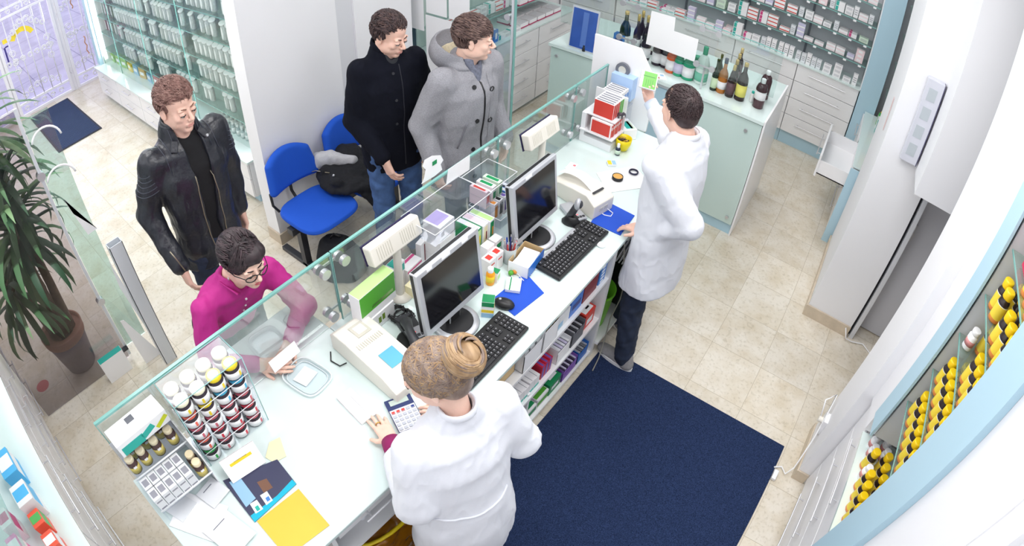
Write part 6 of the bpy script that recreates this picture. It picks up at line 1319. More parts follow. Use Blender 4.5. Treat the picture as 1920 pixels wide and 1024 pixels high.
MB(GI).b2((-0.06, 0.81, 0), (0.0, 0.86, 2.45)).b2((-0.06, 1.71, 0), (0.0, 1.78, 2.45)).build('door_post', t)
gd = thing('entrance_glass', 'glass entrance door behind the grille with a yellow arched band', 'glass door', (-8.245, 0, 0))
MB(glass_mat('door_glass', (236, 234, 246), 0.1)).b2((0, -0.5, 0.0), (0.006, 2.3, 2.45)).build('glass_pane', gd)
b = MB(mat('decal_yellow', (246, 220, 60), 0.5)); arc = []
for k in range(9):
    a0, a1 = PI*(0.12+0.76*k/9), PI*(0.12+0.76*(k+1)/9)
    b.quad([(0.009, 1.22-0.20*math.cos(a0), 1.02+0.20*math.sin(a0)), (0.009, 1.22-0.20*math.cos(a1), 1.02+0.20*math.sin(a1)), (0.009, 1.22-0.13*math.cos(a1), 1.02+0.13*math.sin(a1)), (0.009, 1.22-0.13*math.cos(a0), 1.02+0.13*math.sin(a0))])
b.box((0.009, 0.96, 1.13), (0.002, 0.07, 0.06)); b.build('arch_decal', gd)
b = MB(mat('decal_indigo', (60, 50, 130), 0.5)); b.box((0.009, 0.93, 0.92), (0.002, 0.025, 0.26)).box((0.009, 0.965, 1.05), (0.002, 0.05, 0.02)); b.build('indigo_decal', gd)
for y in (2.02, 2.08): MB(mat('bead_orange', (206, 150, 110), 0.5)).tube([(0.012, y+0.012*math.sin(k*1.6), 0.38+0.03*k+(0.75 if y < 2.05 else 0)) for k in range(11)], 0.009, seg=6, flat=0.4).build('wavy_decal', gd)
# ------------------------------------------------------------------ potted yucca behind the tinted screen
t = thing('potted_yucca', 'tall leafy yucca in a terracotta-rimmed pot behind the tinted glass screen', 'plant', (-3.36, -0.03, 0))
MB(mat('pot_mauve', (112, 96, 116), 0.5), mat('pot_rim', (168, 122, 104), 0.6), mat('soil', (96, 84, 76), 0.95)).lathe([(0.105, 0), (0.115, 0.006), (0.150, 0.26), (0.165, 0.30), (0.170, 0.36), (0.158, 0.36), (0.150, 0.34)], None, seg=36, mats=[None, None, None, MATS['pot_rim'], MATS['pot_rim'], MATS['pot_rim'], MATS['pot_rim']]).lathe([(0.150, 0.335), (0.10, 0.340)], MATS['soil'], seg=24).build('pot', t)
TRK = mat('yucca_trunk', (128, 112, 96), 0.9, noise=0.2, nscale=30, bump=0.4, bscale=60)
tr_ = [((0.02, 0.02, 0.32), (0.0, 0.03, 0.75), (-0.03, 0.05, 1.25)), ((-0.05, -0.05, 0.32), (-0.08, -0.08, 0.55), (-0.10, -0.16, 0.85)), ((0.02, 0.07, 0.32), (-0.02, 0.10, 0.70), (-0.12, 0.12, 1.45)), ((-0.03, 0.0, 0.32), (-0.12, 0.02, 1.0), (-0.26, 0.04, 1.78))]
for q in tr_: MB(TRK).tube(q, 0.03, seg=10, radii=[0.042, 0.032, 0.024]).build('trunk', t)
LF = [mat('leaf_green_dark', (58, 92, 66), 0.4), mat('leaf_green_mid', (86, 128, 84), 0.4), mat('leaf_green_light', (140, 178, 128), 0.4)]
b = MB(*LF); rr = random.Random(77)
def leaf(b, o, az, el, L, w, m, droop):
    prev = None; p = Vector(o); n = 8; e = el
    for k in range(n+1):
        s_ = k/n; d = Vector((math.cos(az)*math.cos(e), math.sin(az)*math.cos(e), math.sin(e))); sd = Vector((-math.sin(az), math.cos(az), 0)); up = d.cross(sd)
        ww = w*(0.45+1.3*s_)*(1-s_)**0.75 if s_ < 1 else 0.0005; ww = max(ww, 0.0008)
        row = [b.bm.verts.new(p-sd*ww-up*ww*0.25), b.bm.verts.new(p), b.bm.verts.new(p+sd*ww-up*ww*0.25)]
        if prev:
            for j in range(2):
                f = b.bm.faces.new((prev[j], prev[j+1], row[j+1], row[j])); f.material_index = m; f.smooth = True
        prev = row; p = p+d*(L/n); e -= droop/n*(0.6+1.0*s_)
for q, (n, L) in zip(tr_, ((52, 0.58), (44, 0.52), (40, 0.52), (56, 0.62))):
    top = Vector(q[2])
    for k in range(n):
        f_ = k/n; leaf(b, top-Vector((0, 0, 0.22*(1-f_))), rr.uniform(0, 2*PI), -0.5+1.7*f_+rr.uniform(-.15, .15), L*rr.uniform(0.75, 1.1), 0.036, rr.choice([0, 0, 1, 1, 2]), rr.uniform(1.2, 2.4))
b.build('leaves', t)
# tinted screen, post and leaflet stands
t = thing('tinted_screen', 'grey-tinted floor-standing glass screen beside the plant with a slim steel edge and round clamps', 'glass screen', (-3.10, 0, 0))
MB(glass_mat('grey_tint', (218, 214, 216), 0.07)).b2((-0.004, -0.46, 0.02), (0.004, 0.285, 1.93)).build('glass_pane', t)
MB(mat('pale_green_glass', (206, 228, 222), 0.2) and glass_mat('pale_glass', (222, 236, 232), 0.12, milky=0.05)).b2((0.0, 0.31, 0.12), (0.008, 0.47, 1.86)).build('side_pane', t)
MB(ALU).box((0, 0.297, 0.99), (0.016, 0.02, 1.90)).build('edge_profile', t)
for z in (0.56, 1.52): MB(CHROME).cyl((0.0, 0.297, z), (0.022, 0.297, z), 0.026, seg=20).cyl((-0.022, 0.297, z), (0, 0.297, z), 0.026, seg=20).build('clamp', t)
MB(DARK).box((0.02, 0.28, 0.12), (0.03, 0.05, 0.02)).build('floor_bracket', t)
MB(mat('floor_decal_red', (206, 90, 100), 0.6)).cyl((0, 0, 0.0004), (0, 0, 0.0012), 0.055, seg=26).build('floor_sticker', loc=(-3.40, -0.39, 0)); tag(bpy.data.objects['floor_sticker'], 'round red sticker on the tinted floor below the screen', 'sticker')
t = thing('tube_stand', 'square white tube standing open-topped on the floor beside the glass screen', 'stand', (-2.875, 0.505, 0)); b = MB(mat('tube_pale_grey', (224, 229, 235), 0.4))
b.b2((-0.03, -0.045, 0), (-0.026, 0.045, 1.03)).b2((0.026, -0.045, 0), (0.03, 0.045, 1.03)).b2((-0.03, -0.045, 0), (0.03, -0.041, 1.03)).b2((-0.03, 0.041, 0), (0.03, 0.045, 1.03)); b.build('tube', t)
for k, (pts, lb) in enumerate([([(203, 487), (225, 540), (312, 672), (330, 690)], 'long white sheet leaning against the square white tube'), ([(225, 602), (232, 600), (318, 690), (292, 712)], 'narrow white sheet standing next to the teal-topped box'), ([(136, 400), (182, 428), (165, 440), (118, 372)], 'short white sheet clipped high on the glass screen')]):
    P = [atx(a, c, -2.955-0.008*k) for a, c in pts]
    for q in P: q.z = max(q.z, 0.002)
    o = MB(PAPER).quad([tuple(q) for q in P]).build('display_sheet'); m_ = o.modifiers.new('t', 'SOLIDIFY'); m_.thickness = 0.003; tag(o, lb, 'sheet')
t = thing('leaflet_holder', 'white leaflet box with a teal top strip standing low beside the glass screen', 'leaflet box', (-3.03, 0.16, 0.0), 0.0)
MB(PAPER, TL, ACRYL).box((0, 0, 0.10), (0.05, 0.19, 0.20), PAPER, bev=0.001).box((0, 0, 0.201), (0.05, 0.185, 0.002), TL).build('box', t)
for k, z in enumerate((1.74, 1.50)):
    o = MB(WHITE).tube([(0, 0.09*math.cos(a), 0.09*math.sin(a)) for a in np.linspace(0.1, PI-0.4, 12)], 0.006, seg=8).build('carrier_handle', loc=(-2.99, 0.39, z-0.02)); tag(o, 'white curved hook on the side pane of the glass screen, %s' % ['upper', 'lower'][k], 'hook')
# ------------------------------------------------------------------ wall unit, sockets, ceiling lamps
t = thing('framed_notice', 'thin framed panel with grey pictures mounted on the pier beside the sliding door', 'frame', (0.545, 3.625, 1.50))
MB(mat('frame_pale', (206, 208, 218), 0.35), mat('frame_edge_indigo', (52, 44, 92), 0.3)).box((0, 0, 0.27), (0.12, 0.05, 0.56), MATS['frame_pale'], bev=0.004).box((0.062, 0, 0.27), (0.004, 0.05, 0.56), MATS['frame_edge_indigo']).build('frame', t)
for k in range(4): MB(mat('picture_grey', (182, 190, 196), 0.4)).box((-0.005, -0.026, 0.08+0.125*k), (0.06, 0.002, 0.08)).build('picture', t)
o = MB(mat('strip_rose', (222, 196, 196), 0.6)).box((0, 0, 0), (0.003, 0.05, 0.24)).build('wall_strip', loc=(0.347, 3.95, 1.60)); tag(o, 'narrow pinkish strip label on the pier edge facing the back wall', 'label strip')
t = thing('wall_socket', 'white double socket with plug low on the pilaster by the mat', 'socket', (0.708, 2.50, 0.30)); MB(WHITE).box((0, 0, 0), (0.03, 0.08, 0.12), bev=0.004).build('plate', t); MB(BEIGE).cyl((-0.015, 0, 0.02), (-0.05, 0, 0.02), 0.018, seg=14).build('plug', t)
o = MB(PAPER).tube([(0.67, 2.50, 0.32), (0.64, 2.56, 0.42), (0.69, 2.60, 0.46), (0.695, 2.42, 0.25), (0.69, 2.30, 0.06), (0.66, 2.26, 0.02), (0.62, 2.30, 0.012), (0.575, 2.27, 0.014)], 0.005, seg=8).build('power_cable'); tag(o, 'white cable running from the pilaster socket to the mat edge', 'cable')
tag(MB(WHITE).box((0, 0, 0.015), (0.03, 0.07, 0.022), bev=0.003).build('cable_connector', loc=(0.60, 2.22, 0.0)), 'white plug connector lying against the edge of the navy mat', 'connector')
o = MB(PAPER).tube([(0.70, 3.62, 0.10), (0.74, 3.60, 0.03), (0.80, 3.62, 0.012), (0.90, 3.66, 0.012), (0.99, 3.60, 0.012), (1.06, 3.40, 0.012)], 0.005, seg=8).build('floor_cable'); tag(o, 'white cable crossing the foot of the sliding door', 'cable')
for i, (x, y) in enumerate(LP):
    t = thing('ceiling_lamp', 'square white ceiling lamp panel, %s of the ceiling' % (NTH+['seventh'])[i], 'ceiling lamp', (x, y, 3.37), 0, 'ceiling lamp panels')
    MB(ALU).b2((-0.62, -0.47, 0.0), (0.62, 0.47, 0.029)).build('housing', t)
# ------------------------------------------------------------------ people
class Person:
    def __init__(s, label, loc, yaw):
        s.root = thing('person', label, 'person', (loc[0], loc[1], 0), yaw); s.loc = loc; s.yaw = yaw
        s.Ri = Rz(-yaw)
    def L(s, p): return s.Ri @ (np.array([p[0], p[1], p[2]], float)-np.array([s.loc[0], s.loc[1], 0]))
    def W(s, px, py, z): return s.L(atz(px, py, z))
    def D(s, v): return s.Ri @ np.array(v, float)
    def hd(s, c, yaw, pitch, roll=0.0, sc=1.0):
        """c local head centre, yaw in world, pitch down positive"""
        s.hc = np.array(c, float); s.hR = Rz(yaw-s.yaw) @ Ry(pitch) @ Rx(roll); s.hs = sc
    def field(s, pts, m, h, zmin=None):
        P = np.array(pts); lo = P.min(0)-m; hi = P.max(0)+m
        if zmin is not None: lo[2] = zmin
        return Field(lo, hi, h)
def skin_body(p, J, hands, m, fem=False, h=0.0034, torso=None):
    k = 0.88 if fem else 1.0
    pts = [J['sL'], J['sR'], J['eL'], J['eR'], J['wL'], J['wR'], p.hc+np.array([0, 0, 0.02]), J['neck']]+[J['w'+q]+hands[q][0]*0.1 for q in hands]
    F = p.field(pts, 0.15, h, zmin=min(J['neck'][2]-0.45, min(J['w'+q][2] for q in 'LR')-0.22))
    head_field(F, p.hc, p.hR, p.hs, fem, neck=J['neck'])
    n = J['neck']
    for q in 'LR': F.chain([n+np.array([0, 0, -0.03]), (J['s'+q]+n)/2+[0, 0, -0.045], J['s'+q]+[0, 0, -0.02]], [0.040*k, 0.028*k, 0.030*k], 0.02)
    F.cone(n+np.array([0, 0, -0.04]), J['chest'], 0.042*k, 0.075*k, 0.04)
    for q in 'LR':
        F.chain([J['s'+q], J['e'+q], J['w'+q]], [0.045*k, 0.038*k, 0.026*k], 0.02)
        if q in hands:
            a = hands[q]; hand_field(F, J['w'+q], a[0], a[1], 1 if q == 'R' else -1, s=(0.90 if fem else 0.98), **(a[2] if len(a) > 2 else {}))
    return fmesh('body', F, m, p.root, it=1)
def torso(J, nodes):
    """nodes (z, depth, width) follow the line pelvis - chest - neck"""
    P = [J['pelvis'], J['chest'], J['neck']]; zs = [q[2] for q in P]; out = []
    sh = J['sL']-J['sR']; tw = math.atan2(sh[1], sh[0])-PI/2
    for (z, d, w, *r) in nodes:
        x = np.interp(z, zs, [q[0] for q in P]); y = np.interp(z, zs, [q[1] for q in P]); t = np.interp(z, [zs[0], zs[1]], [J.get('ptw', 0), tw])
        out.append((z, x+(r[0] if r else 0), y+(r[1] if len(r) > 1 else 0), d, w, t))
    return out
def sleeve(F, J, q, r, k=0.03, endcut=0.02, kk=0.02):
    e, w = J['e'+q], J['w'+q]; d = (w-e)/np.linalg.norm(w-e)
    F.cone(J['s'+q], e, r[0], r[1], k); F.cone(e, w-d*endcut, r[1], r[2], kk)
def cuff(p, J, q, r, m, name='cuff', off=0.0, ln=0.03):
    e, w = J['e'+q], J['w'+q]; d = (w-e)/np.linalg.norm(w-e); a = w-d*(0.005-off)
    b = MB(m); b.tube([a-d*ln, a-d*ln*0.5, a, a+d*0.002, a-d*0.006], r, seg=20, radii=[r*0.98, r, r*0.97, r*0.9, r*0.72]); return b.build(name, p.root)
def legs(p, J, m, r=(0.085, 0.065, 0.05), folds=0.004, shoe=None, seed=3, sole=None):
    F = Field(np.minimum(J['aL'], J['aR'])-[0.2, 0.2, 0.08], np.maximum(J['hL'], J['hR'])+[0.22, 0.2, 0.12], 0.006)
    for q in 'LR':
        F.cone(J['h'+q], J['k'+q], r[0], r[1], 0.03); F.cone(J['k'+q], J['a'+q]+np.array([0, 0, -0.01]), r[1], r[2], 0.02)
    F.ell((J['hL']+J['hR'])/2+[-0.01, 0, 0.0], (0.095, 0.145, 0.10), k=0.05)
    o = fmesh('trousers', F, m, p.root, folds=folds, fscale=34, seed=seed, an=(1, 1, 1.3))
    if shoe is not None:
        for q in 'LR':
            a = J['a'+q]; yw = J.get('f'+q, 0.0); Rr = Rz(yw); T = lambda x, y, z: np.array([a[0], a[1], 0])+Rr@np.array([x, y, z])
            F = Field(T(0.06, 0, 0)-[0.22, 0.22, 0.0], T(0.06, 0, 0)+[0.22, 0.22, 0.17], 0.004)
            F.ell(T(-0.035, 0, 0.045), (0.045, 0.036, 0.045), Rr, 0.02); F.ell(T(0.05, 0, 0.045), (0.085, 0.040, 0.038), Rr, 0.03); F.ell(T(0.135, 0, 0.034), (0.065, 0.043, 0.030), Rr, 0.03)
            F.cone(T(-0.03, 0, 0.05), T(-0.02, 0, 0.10), 0.040, 0.042, 0.02)
            s_ = fmesh('shoe', F, shoe, p.root)
            b = MB(sole or PAPER); poly = []
            for k in range(28):
                t = 2*PI*k/28; x = math.cos(t); y = math.sin(t); poly.append((0.058+0.142*x, (0.046+0.006*x)*y))
            Mt = Matrix.Translation((a[0], a[1], 0.011)) @ Matrix.Rotation(yw, 4, 'Z'); b.prism(poly, 0.022, None, Mt); b.build('sole', s_)
            b = MB(PAPER)
            for k in range(5):
                x = 0.035+0.018*k; z = 0.092-0.006*k; b.tube([T(x, -0.026, z-0.012), T(x+0.005, 0, z), T(x, 0.026, z-0.012)], 0.0022, seg=5)
            b.build('laces', s_)
    return o
def short_region(front=0.052, side=-0.005):
    def f(x, y, z):
        if z < -0.045: return False
        if x > 0.02: return z > front+ (x-0.02)*0.25
        if x > -0.02: return z > side+0.035+(x+0.02)*0.4
        return z > -0.045 if x < -0.045 else z > side
    return f
def short_hair(p, m, m2, seed, ln=0.034, flow=None, n=900, front=0.052, lift=0.008, side=-0.005, wd=0.007):
    F = Field(p.hc-0.16, p.hc+0.18, 0.0034); c = p.hc; R = p.hR; s = p.hs
    L = lambda x, y, z: c+R@(np.array([x, y, z])*s)
    F.ell(L(-0.020, 0, 0.046), np.array((0.096, 0.079, 0.088))*s, R, 0.01); F.ell(L(-0.055, 0, -0.012), np.array((0.050, 0.060, 0.05))*s, R, 0.03)
    F.ell(L(0.096, 0, -0.02), np.array((0.078, 0.10, front+0.030))*s, R, 0.012, True)       # face opening
    for y in (-1, 1): F.ell(L(0.012, y*0.085, -0.040), np.array((0.040, 0.03, 0.052))*s, R, 0.008, True)
    F.ell(L(-0.03, 0, -0.10), np.array((0.12, 0.12, 0.052))*s, R, 0.01, True)
    o = fmesh('hair', F, m, p.root, folds=0.0009, fscale=150, seed=seed)
    fl = flow or (lambda x, y, z: (0.55 if z > 0.06 else -0.25, 0.15*np.sign(y), -0.25 if z > 0.06 else -1.0))
    l = locks('hair_locks', m, o, c, R, s, short_region(front, side), fl, n, ln, wd, lift, seed, m2=m2); return o
def zip_line(p, pts, m, name='zip', r=0.003): return MB(m).tube(pts, r, seg=6).build(name, p.root)
def buttons(p, pts, m, r=0.011, name='button'):
    for (a, n) in pts: MB(m).cyl(np.array(a), np.array(a)+np.array(n)*0.006, r, seg=14).build(name, p.root)
def surf(obj, o, d):
    """point where a ray through an already built mesh (own coordinates) meets it"""
    from mathutils.bvhtree import BVHTree
    if 'bvh' not in CART or CART['bvh'][0] != obj.name:
        me = obj.data; CART['bvh'] = (obj.name, BVHTree.FromPolygons([v.co[:] for v in me.vertices], [pl.vertices[:] for pl in me.polygons]))
    h = CART['bvh'][1].ray_cast(Vector(o), Vector(d).normalized())
    return None if h[0] is None else (h[0], h[1])
def on_front(obj, pts, off=0.003, d=(-1, 0, 0)):
    """project (y, z) points given in front of the body back onto its surface"""
    out = []
    for (y, z) in pts:
        h = surf(obj, (1.0, y, z), d)
        if h: out.append(h[0]+h[1]*off)
    return out
HB = hair_mat('hair_light_brown', (96, 66, 60), (150, 112, 104)); HB2 = hair_mat('hair_brown_tips', (120, 88, 80), (176, 142, 132))
HD = hair_mat('hair_dark_brown', (44, 34, 36), (78, 62, 64)); HM = hair_mat('hair_mid_brown', (66, 50, 48), (104, 82, 78))
HS = hair_mat('hair_short_dark', (50, 38, 40), (76, 60, 60)); HK = hair_mat('hair_black_brown', (26, 20, 24), (66, 52, 56))
HG = hair_mat('hair_ash_blonde', (146, 116, 84), (190, 160, 124)); HG2 = hair_mat('hair_ash_roots', (118, 100, 92), (158, 140, 128))
JEAN = mat('dark_denim', (34, 44, 66), 0.85, noise=0.25, nscale=18, bump=0.1, bscale=300)
JEANB = mat('blue_denim', (62, 92, 140), 0.85, noise=0.25, nscale=16, bump=0.1, bscale=300)
BLK = mat('black_knit', (16, 16, 20), 0.9)
LEATHER = mat('black_leather', (36, 38, 46), 0.34, spec=0.5, noise=0.1, nscale=40, bump=0.25, bscale=60)
WOOLB = mat('black_wool', (18, 20, 30), 0.95, spec=0.15, bump=0.15, bscale=260)
WOOLG = mat('grey_wool', (150, 150, 156), 0.95, spec=0.15, noise=0.14, nscale=170, bump=0.2, bscale=240)
COATW = mat('white_lab_cotton', (226, 228, 236), 0.75, bump=0.04, bscale=120)
MAG = mat('magenta_cotton', (184, 34, 132), 0.7, bump=0.05, bscale=140)
ZIPM = mat('zip_metal', (170, 160, 140), 0.35, metal=0.8)

# --- shared poses
A = lambda *v: np.array(v, float)
def std(p, dz=0.0, sw=0.175, lean=0.0):
    return dict(pelvis=A(-0.02-lean, 0, 0.96+dz), chest=A(-lean*0.3, 0, 1.30+dz), neck=A(-0.01+lean*0.2, 0, 1.53+dz), sL=A(lean*0.1, sw, 1.46+dz), sR=A(lean*0.1, -sw, 1.46+dz),
                hL=A(-lean, 0.09, 0.92+dz), hR=A(-lean, -0.09, 0.92+dz), kL=A(0.02-lean, 0.10, 0.5+dz*0.5), kR=A(0.02-lean, -0.10, 0.5+dz*0.5), aL=A(-lean, 0.11, 0.09), aR=A(-lean, -0.11, 0.09))
UPN = [(0.80, 0.122, 0.184), (0.86, 0.122, 0.182), (0.92, 0.126, 0.186), (1.05, 0.118, 0.172), (1.22, 0.128, 0.184), (1.36, 0.132, 0.190), (1.46, 0.108, 0.176), (1.535, 0.080, 0.105), (1.60, 0.066, 0.078)]
def nz(nodes, dz=0.0, g=0.0): return [(z+dz, d+g, w+g) for (z, d, w) in nodes]
# --- 1 man in the black leather jacket
def person_leather():
    p = Person('young man in a black leather jacket over a black shirt, standing by the showcase', (-2.525, 0.97), 0.02)
    p.root.scale = (1.065, 1.065, 1.065); dz = 0.0
    J = std(p); J['eR'] = A(-0.06, -0.265, 1.19); J['eL'] = A(-0.06, 0.235, 1.19); J['wL'] = A(-0.02, 0.215, 0.93); J['wR'] = A(0.12, -0.255, 0.93)
    p.hd((0.035, 0, 1.675), 0.17, 0.12)
    skin_body(p, J, {'L': (A(0.12, 0, -1), A(0, 1, 0.1)), 'R': (A(0.25, 0, -1), A(0, -1, 0.1))}, SKIN)
    F = Field((-0.24, -0.30, 0.82), (0.24, 0.30, 1.60), 0.006)
    F.loft(torso(J, [(0.88, 0.10, 0.155), (1.05, 0.098, 0.15), (1.22, 0.108, 0.165), (1.36, 0.115, 0.170), (1.46, 0.085, 0.15), (1.54, 0.062, 0.072)]), 0.02)
    F.ell((0.03, 0, 1.585), (0.075, 0.060, 0.05), k=0.01, sub=True)
    fmesh('shirt', F, BLK, p.root, folds=0.003)
    F = Field((-0.30, -0.42, 0.76), (0.32, 0.42, 1.66), 0.0052)
    F.loft(torso(J, UPN), 0.02)
    for q in 'LR': sleeve(F, J, q, (0.072, 0.060, 0.047), 0.03)
    F.loft([(0.7, 0.16, -0.005, 0.13, 0.050, 0), (1.0, 0.16, 0.0, 0.12, 0.030, 0), (1.3, 0.16, 0.01, 0.12, 0.042, 0), (1.48, 0.15, 0.012, 0.12, 0.054, 0), (1.65, 0.12, 0.0, 0.10, 0.058, 0)], 0.008, sub=True, ex=3)
    F.loft([(1.50, 0.0, 0, 0.060, 0.062, 0), (1.70, 0.0, 0, 0.066, 0.068, 0)], 0.006, sub=True)
    j = fmesh('jacket', F, LEATHER, p.root, folds=0.0060, fscale=30, seed=5, an=(1, 1, 0.8))
    for sy in (1, -1):
        pts = on_front(j, [(sy*(0.036+0.016*math.sin(3*t))+0.006, 0.82+0.66*t) for t in np.linspace(0, 1, 16)], 0.002)
        if len(pts) > 3: zip_line(p, pts, ZIPM)
    for q, sy in (('L', 1), ('R', -1)):
        for k in range(5):
            pts = []
            for a in np.linspace(-1.1, 1.1, 13):
                o = J['s'+q]+A(0.12*math.sin(a), sy*0.30, -0.01-0.024*k-0.03*math.cos(a)); h = surf(j, o, (-0.12*math.sin(a)*0.6, -sy*0.30, 0.0))
                if h: pts.append(h[0]+h[1]*0.0008)
            if len(pts) > 4: MB(mat('leather_seam', (62, 66, 78), 0.4)).tube(pts, 0.0022, seg=5).build('piping', j)
    for y0 in (0.06, 0.085, 0.11, -0.06, -0.085, -0.11):
        pts = [h[0]+h[1]*0.0008 for h in (surf(j, (x, y0*1.2, 1.9), (0, 0, -1)) for x in np.linspace(-0.03, 0.09, 8)) if h and h[0].z > 1.3]
        if len(pts) > 3: MB(mat('leather_seam', (62, 66, 78), 0.4)).tube(pts, 0.0022, seg=5).build('piping', j)
    b = MB(LEATHER); b.tube([(-0.004+0.074*math.cos(a), 0.074*math.sin(a), 1.598-0.012*math.cos(a)) for a in np.linspace(0.8, 2*PI-0.8, 20)], 0.0075, seg=8, flat=2.6); b.build('collar', p.root)
    for sy in (1, -1): MB(LEATHER).box((0.075, sy*0.078, 1.515), (0.010, 0.034, 0.055), R=Euler((sy*0.35, -0.55, sy*0.35)).to_matrix(), bev=0.004).build('collar_flap', p.root)
    MB(CHROME).cyl((0.088, 0.086, 1.495), (0.098, 0.088, 1.499), 0.007, seg=10).build('snap_button', p.root)
    MB(ZIPM).tube([J['wR']+A(0.048, -0.005, 0.02), J['wR']+A(0.040, -0.02, 0.09), J['wR']+A(0.025, -0.035, 0.15)], 0.0035, seg=6).build('cuff_zip', p.root)
    legs(p, J, JEAN, shoe=mat('shoe_black', (30, 30, 34), 0.5), sole=DARK)
    short_hair(p, HB, HB2, 21, ln=0.036, n=2600, flow=lambda x, y, z: (0.7, 0.3*math.sin(25*x+20*y), 0.25) if z > 0.05 else (-0.2, 0, -1), front=0.060, lift=0.008, wd=0.0032)
    face_bits(p.root, p.hc, p.hR, p.hs, (120, 88, 74))
person_leather()
# --- 2 woman in magenta leaning on the counter
def person_magenta():
    p = Person('smiling dark-haired woman with black glasses and magenta blouse leaning on the counter', (-2.06, 0.72), 0.0)
    L = p.L
    J = dict(pelvis=A(0.0, 0, 0.90), chest=A(0.17, 0, 1.13), neck=L((-1.795, 0.725, 1.315)), sL=L((-1.79, 0.885, 1.235)), sR=L((-1.80, 0.545, 1.235)),
             eL=L((-1.68, 0.965, 1.015)), eR=L((-1.735, 0.455, 1.015)), wL=L((-1.575, 0.785, 0.998)), wR=L((-1.585, 0.61, 0.998)),
             hL=A(-0.02, 0.09, 0.88), hR=A(-0.02, -0.09, 0.88), kL=A(-0.02, 0.1, 0.47), kR=A(-0.02, -0.1, 0.47), aL=A(-0.05, 0.1, 0.09), aR=A(-0.05, -0.1, 0.09))
    p.hd(L((-1.720, 0.755, 1.420)), 0.02, 0.16, sc=0.97)
    hs = dict(curl=(0.5, 0.5, 0.55, 0.6), spread=0.05)
    skin_body(p, J, {'L': (A(0.45, -0.6, 0.12), A(0.45, 0.5, 0.7), hs), 'R': (A(0.75, 0.5, 0.12), A(0.35, -0.6, 0.7), hs)}, SKIN2, fem=True)
    F = Field((-0.24, -0.40, 0.78), (0.56, 0.40, 1.42), 0.0055)
    F.loft(torso(J, [(0.84, 0.115, 0.165), (0.95, 0.105, 0.145), (1.08, 0.108, 0.150), (1.19, 0.120, 0.170), (1.26, 0.100, 0.152), (1.32, 0.070, 0.085), (1.35, 0.056, 0.062)]), 0.02)
    for y in (-0.07, 0.07): F.ell(J['chest']+A(0.07, y, 0.01), (0.06, 0.06, 0.06), k=0.04)
    for q in 'LR': sleeve(F, J, q, (0.058, 0.050, 0.038), 0.03, endcut=0.012)
    F.ell(J['neck']+A(0.066, 0, 0.03), (0.045, 0.030, 0.070), k=0.01, sub=True); F.loft([(1.335, J['neck'][0]+0.012, J['neck'][1], 0.046, 0.046, 0), (1.45, J['neck'][0]+0.02, J['neck'][1], 0.05, 0.05, 0)], 0.006, sub=True)
    j = fmesh('blouse', F, MAG, p.root, folds=0.0055, fscale=38, seed=9, an=(1, 1, 1))
    for sy in (1, -1):
        MB(MAG).box(J['neck']+A(0.045, sy*0.048, -0.012), (0.095, 0.006, 0.06), R=Euler((sy*-0.75, 0.45, sy*-0.35)).to_matrix(), bev=0.002).build('collar', p.root)
    for q in 'LR': cuff(p, J, q, 0.037, MAG, ln=0.045)
    buttons(p, [(h[0], h[1]) for h in (surf(j, (1.0, 0.0, z), (-1, 0, 0)) for z in (1.22, 1.16, 1.10)) if h], PAPER, r=0.005)
    MB(mat('name_tag', (230, 200, 214), 0.4)).box(J['chest']+A(0.125, -0.05, 0.05), (0.004, 0.05, 0.02), R=Euler((0, -0.4, 0)).to_matrix()).build('badge', p.root)
    legs(p, J, mat('dark_trousers', (40, 40, 48), 0.8), r=(0.08, 0.058, 0.045), shoe=BLACK, sole=BLACK)
    c, R, s = p.hc, p.hR, p.hs; Lh = lambda x, y, z: c+R@(A(x, y, z)*s)
    F = Field(c-0.17, c+0.19, 0.0034)
    F.ell(Lh(-0.022, 0, 0.048), A(0.101, 0.085, 0.090)*s, R, 0.01); F.ell(Lh(-0.045, 0, -0.01), A(0.062, 0.070, 0.06)*s, R, 0.03); F.ell(Lh(0.050, 0.02, 0.066), A(0.050, 0.062, 0.036)*s, R, 0.03)
    F.ell(Lh(0.104, -0.012, -0.036), A(0.080, 0.092, 0.080)*s, R, 0.010, True); F.ell(Lh(-0.02, 0, -0.11), A(0.12, 0.12, 0.055)*s, R, 0.01, True)
    F.ell(Lh(0.02, 0.085, -0.04), A(0.035, 0.03, 0.045)*s, R, 0.008, True); F.ell(Lh(0.02, -0.085, -0.04), A(0.035, 0.03, 0.045)*s, R, 0.008, True)
    F.ell(Lh(-0.115, 0, 0.005), A(0.036, 0.045, 0.04)*s, R, 0.01)
    h = fmesh('hair', F, HK, p.root, folds=0.0006, fscale=120, seed=4)
    reg = lambda x, y, z: z > -0.045 and (x < 0.02 or z > 0.052)
    locks('hair_locks', HK, h, c, R, s, reg, lambda x, y, z: (-1.0, 0.0, -0.35) if x < 0.02 else (0.5, 1.0*(1 if y > -0.02 else -1), -0.5), 1300, 0.11, 0.006, 0.003, 4, rad=(0.104, 0.088, 0.094), m2=hair_mat('hair_highlight', (50, 40, 44), (92, 76, 80)))
    face_bits(p.root, c, R, s, (40, 30, 32), lips=(206, 96, 104), smile=0.006, open_=True)
    b = MB(BLACK, glass_mat('spectacle_lens', (240, 240, 244), 0.1))
    for sy in (1, -1):
        ring = []
        for k in range(18):
            a = 2*PI*k/18; ring.append(Lh(0.108-0.012*abs(math.cos(a))*(1 if math.cos(a)*sy > 0 else 0), sy*0.032+0.025*math.cos(a), -0.002+0.0165*math.sin(a)))
        b.tube(ring, 0.0024, BLACK, seg=6, closed=True); b.tube([Lh(0.100, sy*0.056, 0.006), Lh(0.05, sy*0.078, 0.006), Lh(-0.01, sy*0.080, 0.002)], 0.002, BLACK, seg=6)
